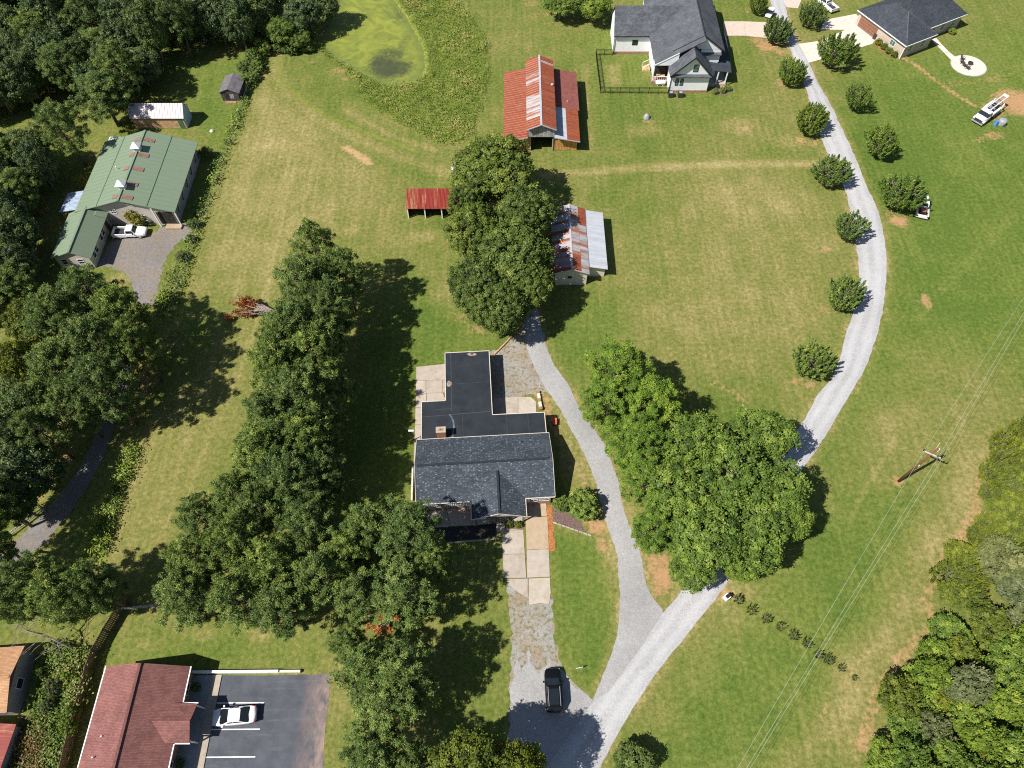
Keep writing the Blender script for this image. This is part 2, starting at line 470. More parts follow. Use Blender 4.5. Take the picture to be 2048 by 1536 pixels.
MAT['wire'] = simple('aluminium wire', (0.46, 0.52, 0.42), 0.45, 0.05, 2, spec=0.5)
MAT['insulator'] = simple('dark insulator', (0.02, 0.018, 0.02), 0.3, 0.1, 2)
MAT['bark'] = simple('grey brown bark', (0.19, 0.155, 0.13), 0.95, 0.25, 3)
MAT['pine_bark'] = simple('brown pine bark', (0.13, 0.095, 0.075), 0.95, 0.25, 3)
MAT['mulch_orange'] = simple('orange pine straw', (0.36, 0.145, 0.05), 1.0, 0.3, 5, bump=0.06)
MAT['mulch_brown'] = simple('brown mulch', (0.15, 0.10, 0.085), 1.0, 0.3, 5, bump=0.06)
MAT['mulch_black'] = simple('black mulch', (0.04, 0.036, 0.032), 1.0, 0.3, 5, bump=0.06)
MAT['concrete'] = m_concrete('tan concrete', (0.44, 0.385, 0.325), amt=0.55)
MAT['concrete_pink'] = m_concrete('pale pinkish concrete', (0.58, 0.47, 0.40), amt=0.08, objvar=0.03)
MAT['concrete_white'] = m_concrete('fresh pale concrete', (0.62, 0.56, 0.49), amt=0.06, objvar=0.03)
MAT['concrete_grey'] = m_concrete('grey concrete walk', (0.30, 0.32, 0.34), amt=0.2)
MAT['concrete_orange'] = m_concrete('clay stained concrete', (0.42, 0.325, 0.225), (0.36, 0.225, 0.12), amt=0.6)
MAT['joint'] = simple('dirt filled joint', (0.14, 0.12, 0.07), 1.0, 0.3, 4)
MAT['gravel_white'] = m_gravel('white crushed gravel', (0.33, 0.325, 0.33), (0.45, 0.445, 0.45), tracks=True)
MAT['gravel_grey'] = m_gravel('grey gravel', (0.285, 0.278, 0.275), (0.385, 0.377, 0.372), weed=0.0)
MAT['gravel_weedy'] = m_gravel('weedy gravel', (0.26, 0.255, 0.25), (0.36, 0.345, 0.33), weed=0.95)
MAT['gravel_lot'] = m_gravel('mauve grey gravel', (0.17, 0.155, 0.158), (0.255, 0.235, 0.238), weed=0.5)
MAT['track'] = m_gravel('dirt track', (0.15, 0.14, 0.145), (0.24, 0.225, 0.225), weed=0.35)
def m_asphalt():
    t = NT('worn asphalt')
    g = t.math('ADD', t.math('MULTIPLY', t.noise(30, det=2), 0.3), t.math('MULTIPLY', t.noise(0.5, det=8, rough=0.7), 0.7))
    c = t.mix(t.ramp(g, [(0.35, 0), (0.68, 1)]), (0.058, 0.063, 0.078), (0.110, 0.116, 0.138))
    x = t.n('ShaderNodeSeparateXYZ', {0: t.co}).outputs[0]
    edge = t.n('ShaderNodeMapRange', {0: x, 1: -24.2, 2: -20.8, 3: 0.0, 4: 1.0}).outputs[0]
    w = t.math('MULTIPLY', edge, t.ramp(t.noise(0.55, t.map(t.co, (1.6, 0.7, 1)), 8, 0.7), [(0.36, 0), (0.6, 1)]))
    c = t.mix(t.math('MULTIPLY', w, 0.9, clamp=True), c, (0.36, 0.25, 0.20))
    st = t.noise(0.8, t.map(t.co, (0.25, 2.2, 1)), 6, 0.7)
    c = t.mix(t.ramp(st, [(0.55, 0.0), (0.75, 0.35)]), c, (0.21, 0.21, 0.23))
    return t.fin(c, 0.9, 0, 0.25)
MAT['asphalt'] = m_asphalt()
MAT['paint_line'] = simple('white line paint', (0.74, 0.74, 0.74), 0.7, 0.08, 4)
MAT['leaf_broad'] = m_leaf('olive broad leaves', (0.040, 0.080, 0.012), (0.140, 0.215, 0.030), (0.300, 0.370, 0.065))
MAT['leaf_pecan'] = m_leaf('dark olive leaves', (0.036, 0.064, 0.012), (0.120, 0.172, 0.030), (0.250, 0.295, 0.068))
MAT['leaf_pine'] = m_leaf('pine needles', (0.042, 0.082, 0.018), (0.160, 0.232, 0.050), (0.340, 0.405, 0.105))
MAT['leaf_bright'] = m_leaf('fresh green needles', (0.046, 0.104, 0.012), (0.155, 0.250, 0.028), (0.310, 0.400, 0.055))
MAT['leaf_round'] = m_leaf('mid green leaves', (0.042, 0.082, 0.018), (0.145, 0.215, 0.044), (0.300, 0.350, 0.085))
MAT['leaf_forest'] = m_leaf('cool dark leaves', (0.028, 0.056, 0.020), (0.095, 0.150, 0.046), (0.250, 0.295, 0.095))
MAT['leaf_yellow'] = m_leaf('yellow green leaves', (0.12, 0.13, 0.016), (0.32, 0.30, 0.04), (0.46, 0.40, 0.06))
MAT['leaf_olive'] = m_leaf('olive yellow leaves', (0.046, 0.070, 0.008), (0.138, 0.172, 0.020), (0.270, 0.292, 0.040))
MAT['leaf_greygreen'] = m_leaf('grey green leaves', (0.055, 0.076, 0.026), (0.130, 0.155, 0.060), (0.24, 0.25, 0.12))
MAT['leaf_rust'] = m_leaf('dead rust needles', (0.20, 0.06, 0.018), (0.42, 0.14, 0.042), (0.52, 0.25, 0.08))
MAT['leaf_weed'] = m_leaf('rank weeds', (0.085, 0.150, 0.016), (0.185, 0.265, 0.032), (0.360, 0.335, 0.095))
MAT['leaf_dry'] = m_leaf('dry brown vines', (0.13, 0.07, 0.025), (0.28, 0.16, 0.06), (0.36, 0.27, 0.10))
MAT['twig'] = simple('bare grey twigs', (0.34, 0.28, 0.25), 0.9, 0.2, 3)

# ------------------------------------------------------------------ the ground
def strip_px(pts): return [W2(p) for p in pts]
ROAD_R = [(1199, 1600), (1199, 1536), D3(960, 1240), D3(1100, 1010), D3(1260, 780), D3(1440, 560), D3(1600, 360), D3(1690, 250), (1478, 1130), (1530, 1050), (1578, 978), C4(455, 620), C4(600, 400), C4(730, 180), C4(830, 10),
          B4(880, 1320), B4(970, 1080), B4(1020, 860), B4(1045, 600), B4(1040, 440), B4(1010, 260), B4(970, 120), B4(910, 0), A4(880, 1320), A4(800, 1120), A4(700, 900), A4(610, 720), A4(530, 590), A4(480, 470), A4(400, 320), A4(340, 180), A4(310, 80), A4(298, 0), (1566, -60), (1558, -140)]
ROAD_L = [(1075, 1600), (1092, 1536), (1150, 1455), (1188, 1400), (1240, 1340), (1290, 1270), (1340, 1210), (1380, 1160), (1425, 1095), (1478, 1020), (1532, 940), (1575, 880), C4(440, 300), C4(530, 120), C4(590, 50),
          B4(640, 1380), B4(700, 1240), B4(760, 1000), B4(830, 800), B4(845, 640), B4(835, 500), B4(800, 300), B4(770, 130), B4(740, 0), (1672, 340), A4(600, 1100), A4(560, 1000), A4(480, 740), (1605, 158), A4(340, 370), A4(230, 130), A4(190, 0), (1532, -60), (1522, -140)]
DRIVE_L = [(1054, 610), (1054, 650), (1052, 690), (1066, 730), (1084, 765), (1096, 785), C3(470, 150), C3(530, 240), C3(600, 380), C3(700, 560), C3(770, 740), C3(830, 960), C3(880, 1120), C3(930, 1300), C3(945, 1480), D3(950, 300), D3(940, 500), D3(905, 660), D3(860, 780), D3(800, 920), (1184, 1402)]
DRIVE_R0 = [(1072, 605), B3(375, 1000), B3(400, 1120), B3(470, 1280), B3(560, 1400), C3(640, 180), C3(740, 330), C3(860, 500), C3(900, 640), C3(940, 740), C3(960, 900), C3(1020, 1060), C3(1080, 1200), C3(1110, 1300), C3(1140, 1500), D3(1175, 270), (1312, 1215), (1295, 1262), (1262, 1310), (1232, 1356), (1200, 1404)]
DRIVE_R = DRIVE_R0[:-5] + [(1316, 1208), (1330, 1225), (1300, 1285), (1262, 1330), (1225, 1380)]
POND = strip_px([A2(620, 110), A2(490, 205), A2(470, 260), A2(520, 340), A2(600, 430), A2(700, 490), A2(830, 560), A2(960, 620), A2(1060, 632), A2(1180, 610), A2(1275, 560), A2(1300, 480), A2(1285, 350), A2(1220, 220), A2(1150, 100), A2(1090, 20), A2(1020, -80), A2(900, -150), A2(720, -120), A2(640, -20)])
WEEDS = strip_px([A2(400, 330), A2(560, 420), A2(680, 520), A2(770, 590), A2(800, 700), A2(900, 800), A2(1040, 860), A2(1200, 960), A2(1400, 1050), A2(1560, 1050), A2(1640, 900), A2(1700, 720), A2(1745, 560), A2(1735, 300), A2(1650, 180), A2(1540, 60), A2(1470, -40), A2(1040, -60), A2(470, 200)])

def ground_axis(lo, hi, st, far):
    core = np.arange(lo, hi + st / 2, st)
    g = [20, 60, 140, 320, far]
    return np.concatenate([[lo - k for k in g[::-1]], core, [hi + k for k in g]])
gx = ground_axis(-126, 126, 0.6, 1500); gy = ground_axis(-16, 190, 0.6, 1500)
GX, GY = np.meshgrid(gx, gy)
GP = np.stack([GX.ravel(), GY.ravel()], 1)
mask = np.zeros((len(GP), 4))                       # bare clay, dry straw, lush green, rank weeds
def blob(ch, px, py, rx, ry, st, soft=0.7, rot=0.0):
    c = W2((px, py)); k = mpp(px, py)
    # ry is in photo pixels down the slope of view: stretch it to ground metres
    kr = abs(W2((px, py - 10))[1] - W2((px, py + 10))[1]) / 20
    dx = (GP[:, 0] - c[0]) / (rx * k); dy = (GP[:, 1] - c[1]) / (ry * kr)
    if rot:
        cs, sn = math.cos(rot), math.sin(rot); dx, dy = dx * cs + dy * sn, -dx * sn + dy * cs
    r = np.hypot(dx, dy)
    mask[:, ch] = np.maximum(mask[:, ch], st * (1 - sstep(1 - soft, 1 + soft * 0.4, r)))
def band(ch, pts, wpx, st, soft=0.7):
    line = strip_px(pts); k = mpp(*pts[len(pts) // 2])
    d = pdist(GP, line) / (wpx * k)
    mask[:, ch] = np.maximum(mask[:, ch], st * (1 - sstep(1 - soft, 1 + soft * 0.4, d)))
def area(ch, poly, st, feather=1.0):
    w = strip_px(poly); d = pdist(GP, w + w[:1]); i = inpoly(GP, w)
    sd = np.where(i, d, -d)
    mask[:, ch] = np.maximum(mask[:, ch], st * sstep(-feather, feather, sd))
# dry straw verges along road and drive
for L in (ROAD_R, ROAD_L, DRIVE_L, DRIVE_R):
    d = pdist(GP, strip_px(L))
    mask[:, 1] = np.maximum(mask[:, 1], 0.62 * (1 - sstep(0.2, 1.5, d)))
    mask[:, 0] = np.maximum(mask[:, 0], 0.30 * (1 - sstep(0.1, 1.0, d)))
# lush right-hand fields, and the lawn near the house
area(2, [(1720, 120), (2060, 40), (2200, 40), (2200, 700), (1900, 700), (1780, 620), (1800, 460), (1700, 240)], 0.75, 6)
area(2, [(1100, 1070), (1195, 1080), (1230, 1160), (1220, 1290), (1180, 1370), (1130, 1330), (1110, 1200)], 0.8, 1.2)
area(2, [(830, 560), (1000, 690), (880, 740), (835, 760), (830, 900), (740, 1000), (740, 700)], 0.6, 3)
area(2, [(1095, 680), (1180, 590), (1250, 660), (1200, 700), (1160, 720), (1140, 760)], 0.6, 2)
area(2, [(1480, 1190), (1720, 980), (1830, 1000), (1760, 1230), (1600, 1440), (1480, 1536), (1300, 1536), (1420, 1280)], 0.55, 4)
area(2, [(640, 760), (830, 760), (820, 1010), (700, 1040)], 0.7, 3)
area(2, [(220, 1270), (640, 1260), (650, 1340), (400, 1340), (200, 1330)], 0.5, 2)
area(2, [(340, 130), (520, 120), (480, 260), (400, 420), (350, 430), (420, 300)], 0.6, 2)
area(2, [(1700, 600), (1830, 640), (1760, 800), (1660, 900), (1620, 960)], 0.55, 4)
area(2, [(1190, 60), (1500, 60), (1500, 230), (1190, 230)], 0.4, 5)
# dry fields
area(1, [(480, 110), (560, 200), (700, 300), (830, 380), (800, 460), (620, 460), (540, 560), (420, 560), (380, 640), (370, 590), (440, 400), (500, 250)], 0.5, 4)
area(1, [(250, 900), (460, 660), (520, 640), (500, 780), (430, 960), (320, 1080), (230, 1150), (200, 1130)], 0.45, 3)
area(1, [(1230, 700), (1220, 480), (1420, 340), (1640, 350), (1700, 640), (1600, 780), (1500, 810), (1420, 740)], 0.32, 6)
area(1, [(1960, 900), (1940, 1060), (1840, 1240), (1700, 1480), (1560, 1540), (1680, 1330), (1800, 1130), (1900, 960)], 0.75, 3)
area(1, [(1290, 1480), (1440, 1200), (1520, 1230), (1440, 1350)], 0.5, 3)
band(1, [(1090, 350), (1250, 338), (1420, 330), (1640, 326)], 13, 0.85)
band(1, [(548, 100), (560, 170), (640, 240), (760, 300), (900, 350)], 16, 0.6)
band(1, [(690, 220), (780, 270), (870, 300)], 9, 0.6)
band(1, [(1170, 130), (1180, 300)], 10, 0.5)
band(1, [(540, 560), (470, 780), (380, 950), (300, 1110)], 12, 0.6)
band(1, [(440, 430), (500, 500), (470, 600)], 14, 0.55)
band(1, [(2030, 430), (1900, 560), (1830, 640)], 12, 0.35)
for trk in ([(1905, 270), (1893, 330), (1868, 410)], [(1930, 275), (1915, 335), (1885, 415)], [(1960, 1050), (1850, 1220), (1720, 1420)], [(1330, 480), (1360, 540), (1345, 610), (1290, 680)], [(1322, 484), (1350, 542), (1336, 608), (1282, 676)]): band(1, trk, 3.2, 0.5, 0.5)
for q in ((1150, 470), (1260, 560), (1330, 640), (1450, 600), (1500, 420), (1600, 560), (1380, 420)): blob(1, q[0], q[1], 36, 22, 0.45)
for q in ((300, 1290), (410, 1270), (520, 1270), (850, 470), (700, 460), (1560, 900)): blob(1, q[0], q[1], 30, 16, 0.7)
area(1, [(1233, 128), (1241, 128), (1241, 172), (1214, 172), (1212, 132)], 0.75, 0.4)
# bare clay
area(0, [(678, 295), (697, 291), (752, 325), (735, 334)], 0.85, 0.35)
area(1, [(678, 295), (697, 291), (752, 325), (735, 334)], 1.0, 0.35)
blob(0, 1535, 90, 34, 16, 0.95); blob(0, 1512, 80, 20, 8, 0.9); blob(0, 1560, 105, 14, 10, 0.8)
blob(0, 1797, 442, 24, 14, 1.0); blob(0, 1775, 425, 14, 10, 0.6); blob(0, 1853, 604, 11, 22, 0.95); blob(0, 1846, 606, 22, 8, 0.6)
blob(0, 2035, 205, 55, 34, 1.0, 0.6); blob(0, 1985, 222, 30, 20, 0.9); blob(0, 1990, 270, 30, 12, 0.6); blob(0, 1960, 280, 18, 9, 0.6)
band(0, [(1806, 116), (1835, 132), (1870, 160), (1905, 185), (1950, 212)], 5, 0.9, 0.5)
band(0, [(1880, 170), (1950, 165), (2020, 150)], 14, 0.35)
blob(0, 1640, 340, 40, 6, 0.5); blob(1, 1560, 328, 90, 9, 0.9); blob(0, 1610, 330, 30, 5, 0.55)
blob(0, 1295, 243, 22, 6, 0.6); blob(0, 1262, 232, 14, 5, 0.5); blob(1, 1290, 260, 40, 16, 0.7)
blob(0, 1493, 256, 14, 5, 0.75); blob(1, 1480, 250, 50, 22, 0.6); blob(1, 1575, 285, 36, 16, 0.5)
for q in ((1600, 283), (1628, 285), (1640, 365), (1655, 500), (1648, 620), (1672, 610), (1620, 770), (1595, 760), (1560, 165), (1712, 215), (1755, 300)): blob(0, q[0], q[1], 18, 11, 0.55)
blob(0, 1490, 20, 12, 8, 0.5); blob(0, 1080, 30, 26, 10, 0.45); blob(0, 1100, 50, 20, 8, 0.35); blob(0, 1060, 8, 30, 10, 0.4)
blob(0, 930, 628, 34, 20, 0.55); blob(0, 960, 655, 30, 16, 0.5); blob(1, 900, 600, 50, 40, 0.5); blob(0, 905, 480, 26, 10, 0.35)
band(0, [(1075, 785), (1092, 800), (1098, 830), (1112, 870)], 10, 0.75); band(0, [(1120, 880), (1150, 920), (1172, 970)], 9, 0.4)
area(1, [(1100, 790), (1140, 860), (1190, 960), (1160, 985), (1110, 870)], 0.5, 1)
blob(0, 1195, 1055, 26, 22, 0.9); blob(0, 1180, 1045, 18, 10, 0.9); blob(0, 1205, 1090, 20, 26, 0.6); blob(1, 1215, 1140, 20, 60, 0.8)
area(0, [(1283, 1108), (1340, 1100), (1352, 1150), (1345, 1185), (1312, 1198), (1300, 1160)], 0.8, 0.9)
blob(0, 1797, 962, 20, 16, 0.75); blob(0, 1455, 1192, 26, 12, 0.7); blob(1, 1480, 1185, 50, 20, 0.7)
band(0, [(1418, 765), (1440, 770), (1470, 785), (1492, 806)], 5, 0.7)
band(0, [(2040, 870), (1955, 960), (1950, 1020), (1920, 1075), (1880, 1130), (1850, 1200), (1870, 1240), (1840, 1270), (1790, 1330), (1755, 1375), (1740, 1430), (1720, 1500)], 15, 0.6)
band(0, [(1740, 1300), (1680, 1380), (1640, 1440)], 5, 0.5); band(0, [(1700, 1330), (1690, 1400), (1650, 1480)], 4, 0.45)
band(1, [(1790, 880), (1740, 960), (1700, 1040)], 6, 0.55)
blob(0, 680, 140, 20, 8, 0.5); blob(0, 690, 156, 12, 5, 0.7); blob(0, 625, 125, 12, 6, 0.5); blob(0, 525, 150, 8, 6, 0.7)
blob(0, 860, 20, 8, 6, 0.7); blob(0, 880, 30, 14, 30, 0.35)
band(0, [(345, 640), (352, 600), (362, 560), (385, 500), (420, 400)], 5, 0.45)
blob(0, 100, 940, 30, 34, 0.75); blob(0, 130, 915, 20, 12, 0.6); blob(0, 80, 1000, 20, 14, 0.5); blob(0, 340, 670, 40, 50, 0.5); blob(0, 280, 760, 50, 60, 0.5)
blob(0, 640, 1250, 20, 8, 0.4); blob(0, 460, 1265, 26, 9, 0.45); blob(0, 780, 1450, 24, 18, 0.85); blob(0, 755, 1462, 30, 10, 0.6); blob(0, 655, 1365, 8, 16, 0.8); blob(0, 620, 1349, 30, 4, 0.7)
blob(0, 1000, 800, 12, 12, 0.3); blob(0, 90, 585, 20, 14, 0.6); blob(0, 60, 610, 20, 12, 0.6); blob(0, 150, 570, 20, 12, 0.3)
blob(0, 290, 340, 10, 20, 0.3); blob(0, 355, 438, 12, 6, 0.8); blob(1, 240, 560, 30, 20, 0.7); blob(1, 300, 1220, 30, 20, 0.3)
for q in ((1580, 820), (1500, 830), (2020, 900), (2040, 800), (1980, 860), (2030, 720), (1940, 900)): blob(0, q[0], q[1], 12, 7, 0.5)
area(1, [(1760, 250), (1830, 200), (1960, 250), (1980, 330), (1900, 330)], 0.25, 4)
wd = strip_px([(0, 0)]) ; wp = WEEDS; dW = pdist(GP, wp + wp[:1]); iW = inpoly(GP, wp)
mask[:, 3] = np.maximum(mask[:, 3], sstep(-0.6, 0.8, np.where(iW, dW, -dW)))
area(3, [(1, 0), (545, -40), (560, 100), (520, 170), (430, 140), (340, 190), (270, 210), (190, 260), (140, 200), (20, 260), (-200, 280), (-200, -40)], 0.0, 2)
band(3, [(530, 110), (500, 190), (470, 260), (440, 330), (410, 430), (385, 510), (350, 640)], 9, 0.6)
band(3, [(550, 110), (565, 165), (640, 225), (730, 265), (830, 300)], 10, 0.55)
band(3, [(270, 900), (215, 1000), (180, 1080), (205, 1120)], 22, 0.6)
area(3, [(90, 1290), (200, 1280), (190, 1370), (150, 1440), (130, 1536), (20, 1536), (60, 1400)], 0.5, 1)
# pond basin
dP = pdist(GP, POND + POND[:1]); iP = inpoly(GP, POND)
gz = np.where(iP, -1.3 * sstep(0.0, 2.2, dP), 0.0)
nx_, ny_ = len(gx), len(gy)
ii = (np.arange(ny_ - 1)[:, None] * nx_ + np.arange(nx_ - 1)[None, :]).ravel()
GQ = np.stack([ii, ii + 1, ii + 1 + nx_, ii + nx_], 1)

def m_ground():
    t = NT('mown grass and clay')
    mk = t.attr('mask'); R, Gc, Bc = t.sep(mk)[0:3]; Al = t.attr('mask', 'Alpha')
    big = t.noise(0.035, det=5, rough=0.6); mid = t.noise(0.22, det=6, rough=0.68); fine = t.noise(1.7, det=6, rough=0.72); grain = t.noise(6.0, det=4, rough=0.8)
    mow = t.noise(1.25, t.map(t.co, (1.0, 0.045, 1), (0, 0, math.radians(8))), 3, 0.65)
    # dryness drives olive -> straw
    dry = t.math('MULTIPLY_ADD', mid, 0.62, t.math('MULTIPLY_ADD', big, 0.95, t.math('MULTIPLY_ADD', fine, 0.5, -0.68)))
    dry = t.math('ADD', dry, t.math('MULTIPLY', t.math('SUBTRACT', mow, 0.5), 0.55))
    dry = t.math('ADD', dry, t.math('MULTIPLY', Gc, 0.36))
    dry = t.math('SUBTRACT', dry, t.math('MULTIPLY', Bc, 0.26))
    c = t.ramp(dry, [(0.05, (0.080, 0.126, 0.022)), (0.28, (0.134, 0.164, 0.036)), (0.48, (0.192, 0.188, 0.056)), (0.68, (0.270, 0.234, 0.090)), (0.95, (0.385, 0.320, 0.152))])
    c = t.mix(t.math('MULTIPLY', Bc, 0.30), c, t.mix(fine, (0.105, 0.172, 0.026), (0.190, 0.245, 0.056)))
    g2 = t.math('ADD', t.math('MULTIPLY', fine, 0.55), t.math('MULTIPLY', grain, 0.45))
    c = t.mix(1.0, c, t.ramp(g2, [(0.33, 0.52), (0.5, 0.98), (0.66, 1.42)]), 'MULTIPLY')
    fl = t.noise(3.2, det=5, rough=0.85)
    c = t.mix(t.math('MULTIPLY', t.ramp(fl, [(0.60, 0), (0.70, 1)]), t.math('MULTIPLY_ADD', Gc, 0.5, 0.25)), c, (0.42, 0.36, 0.20))
    # rank weeds
    wn_ = t.noise(0.8, det=7, rough=0.7)
    wc = t.ramp(wn_, [(0.28, (0.085, 0.120, 0.020)), (0.45, (0.160, 0.195, 0.034)), (0.6, (0.235, 0.245, 0.060)), (0.78, (0.36, 0.31, 0.13))])
    c = t.mix(t.ramp(t.math('MULTIPLY_ADD', t.math('SUBTRACT', fine, 0.5), 0.8, Al), [(0.35, 0), (0.6, 1)]), c, wc)
    # bare clay, broken up by tufts
    br = t.math('ADD', R, t.math('MULTIPLY', t.math('SUBTRACT', t.math('ADD', t.math('MULTIPLY', mid, 0.5), t.math('MULTIPLY', fine, 0.7)), 0.6), 2.6))
    cf = t.ramp(br, [(0.30, 0), (0.95, 1)])
    cf = t.math('MULTIPLY', cf, t.ramp(R, [(0.02, 0), (0.2, 1)]))
    cl = t.mix(fine, (0.36, 0.17, 0.085), (0.56, 0.33, 0.19))
    cl = t.mix(t.math('MULTIPLY', Gc, 0.65), cl, (0.50, 0.33, 0.18))
    c = t.mix(t.math('MULTIPLY', cf, 0.80), c, cl)
    t.bump(t.math('ADD', t.math('MULTIPLY', fine, 0.7), t.math('MULTIPLY', grain, 0.5)), 0.5, 0.18)
    return t.fin(c, 1.0, 0, 0.05)
ground = ob('ground', mesh_np('ground', np.column_stack([GP, gz]), GQ, m_ground(), {'mask': ('FLOAT_COLOR', np.clip(mask, 0, 1))}, True))
ground['kind'] = 'structure'

# ------------------------------------------------------------------ pond: duckweed with a dark open patch
px0, py0 = np.min(POND, 0) + 0.2; px1, py1 = np.max(POND, 0) - 0.2
wx = np.arange(px0, px1, 0.45); wy = np.arange(py0, py1, 0.45)
WX, WY = np.meshgrid(wx, wy); WPt = np.stack([WX.ravel(), WY.ravel()], 1)
keep = inpoly(WPt, POND)
opn = np.zeros(len(WPt))
for (zx, zy, rx, ry, st) in ((1010, 490, 190, 120, 1.0), (960, 450, 130, 110, .9), (1090, 490, 140, 110, .9), (1030, 390, 150, 90, .7), (1110, 330, 60, 70, .45), (870, 490, 60, 30, .5), (1080, 120, 60, 110, .5), (1140, 280, 50, 70, .45), (1000, 30, 60, 40, .4)):
    c = W2(A2(zx, zy)); k = mpp(*A2(zx, zy)) / (2048 / 560)
    opn = np.maximum(opn, st * (1 - sstep(0.25, 1.2, np.hypot((WPt[:, 0] - c[0]) / (rx * k), (WPt[:, 1] - c[1]) / (ry * k * 1.35)))))
shore = 1 - sstep(0.2, 3.5, pdist(WPt, POND + POND[:1]))
wnx = len(wx); ii = (np.arange(len(wy) - 1)[:, None] * wnx + np.arange(wnx - 1)[None, :]).ravel()
WQ = np.stack([ii, ii + 1, ii + 1 + wnx, ii + wnx], 1)
WQ = WQ[keep[WQ].any(1)]
def m_pond():
    t = NT('duckweed water')
    mk = t.sep(t.attr('mask'))
    sw = t.noise(0.22, t.map(t.co, (1, 1.3, 1)), 6, 0.6, 2.2)
    fine = t.noise(1.8, det=7, rough=0.75)
    c = t.ramp(sw, [(0.3, (0.125, 0.155, 0.028)), (0.5, (0.190, 0.220, 0.032)), (0.68, (0.255, 0.275, 0.042))])
    c = t.mix(t.math('MULTIPLY', mk[1], t.ramp(fine, [(0.35, 0.35), (0.6, 0.95)])), c, (0.115, 0.145, 0.034))
    f = t.math('ADD', mk[0], t.math('MULTIPLY', t.math('SUBTRACT', fine, 0.5), 1.6))
    f = t.ramp(f, [(0.25, 0), (0.9, 1)])
    c = t.mix(t.math('MULTIPLY', f, 0.85), c, (0.045, 0.052, 0.034))
    s = t.math('MULTIPLY', t.ramp(fine, [(0.62, 0), (0.7, 1)]), mk[1])
    c = t.mix(t.math('MULTIPLY', s, 0.6), c, (0.06, 0.075, 0.02))
    t.set(t.bsdf, 'Roughness', t.ramp(f, [(0, 0.75), (1, 0.12)]))
    m = t.mat; t.set(t.bsdf, 'Base Color', c); t.set(t.bsdf, 'Specular IOR Level', 0.4)
    return m
pond = ob('pond_water', mesh_np('pond_water', np.column_stack([WPt, np.full(len(WPt), -0.22)]), WQ, m_pond(), {'mask': ('FLOAT_COLOR', np.stack([opn, shore, shore * 0, shore * 0 + 1], 1))}))
pond['kind'] = 'structure'

# ------------------------------------------------------------------ roads, drives, tracks
def strip(name, L, R, z, mat, n=260, cross=8, rough=0.05, seed=3, it=4):
    rg = np.random.RandomState(seed)
    Lw = smoothline(resample(strip_px(L), n), it); Rw = smoothline(resample(strip_px(R), n), it)
    j1 = np.convolve(rg.randn(n), [0.25, 0.5, 0.25], 'same') * rough * 1.6; j2 = np.convolve(rg.randn(n), [0.25, 0.5, 0.25], 'same') * rough * 1.6
    d = Rw - Lw; d /= np.linalg.norm(d, axis=1)[:, None] + 1e-9
    Lw = Lw + d * j1[:, None]; Rw = Rw + d * j2[:, None]
    u = np.linspace(0, 1, cross + 1)
    V = (Lw[:, None, :] * (1 - u)[None, :, None] + Rw[:, None, :] * u[None, :, None]).reshape(-1, 2)
    # a low crown: the middle stands a few centimetres proud of the verge
    zz = np.tile(z + 0.05 * np.sin(np.pi * u), n)
    k = cross + 1
    ii = (np.arange(n - 1)[:, None] * k + np.arange(cross)[None, :]).ravel()
    Q = np.stack([ii, ii + 1, ii + 1 + k, ii + k], 1)
    me = mesh_np(name, np.column_stack([V, zz]), Q, mat, None, True)
    a = me.attributes.new('uvt', 'FLOAT_VECTOR', 'POINT')
    a.data.foreach_set('vector', np.column_stack([np.tile(u, n), np.repeat(np.arange(n), k), np.zeros(n * k)]).astype(np.float32).ravel())
    o = ob(name, me); o['kind'] = 'structure'
    return o
strip('gravel_drive', DRIVE_L, DRIVE_R, 0.014, MAT['gravel_grey'], 200, seed=5)
strip('gravel_road', ROAD_L, ROAD_R, 0.020, MAT['gravel_white'], 420, seed=4)
sheet('parking_gravel', strip_px([(1046, 612), (1052, 640), (1035, 668), (1006, 692), (981, 705), (984, 800), (1010, 797), (1060, 790), (1085, 786), (1112, 776), (1092, 690), (1080, 640)]), 0.008, MAT['gravel_weedy'], rough=0.2)
sheet('old_gravel_drive', strip_px([(1014, 1165), (1055, 1190), (1105, 1195), (1106, 1250), (1116, 1310), (1135, 1352), (1180, 1392), (1196, 1402), (1150, 1470), (1092, 1545), (1010, 1560), (1018, 1440), (1022, 1330), (1024, 1250), (1016, 1200)]), 0.006, MAT['gravel_weedy'], rough=0.22)
sheet('lower_gravel_lot', strip_px([(1026, 1352), (1036, 1318), (1044, 1345), (1058, 1300), (1068, 1338), (1082, 1350), (1096, 1310), (1104, 1342), (1120, 1332), (1150, 1372), (1184, 1396), (1230, 1372), (1200, 1480), (1150, 1560), (1010, 1570), (1020, 1450), (1024, 1370)]), 0.010, MAT['gravel_grey'], rough=0.25)
sheet('barn_gravel_lot', strip_px([B1(850, 300), B1(1100, 330), B1(1180, 270), B1(1400, 240), B1(1420, 290), B1(1290, 400), B1(1210, 500), B1(1170, 640), B1(1130, 840), B1(1020, 850), B1(930, 620), B1(820, 560), B1(700, 560), B1(800, 400)]), 0.008, MAT['gravel_lot'], rough=0.25)
strip('dirt_track', [(-60, 1170), (0, 1110), C1(250, 1050), C1(430, 850), C1(560, 680), C1(660, 500), C1(730, 300), (215, 790), (235, 720)], [(-60, 1200), (0, 1140), C1(330, 1200), C1(520, 960), C1(640, 780), C1(760, 560), C1(830, 360), (250, 800), (265, 730)], 0.010, MAT['track'], 90, seed=8)
sheet('parking_lot', strip_px([D1(1618, 858), D2(100, 860), D2(600, 848), D2(580, 1000), D2(545, 1300), D2(535, 1560), (525, 1700), (370, 1700), D1(1490, 1560)]), 0.012, MAT['asphalt'], rough=0.03)
lot = bpy.data.objects['parking_lot']
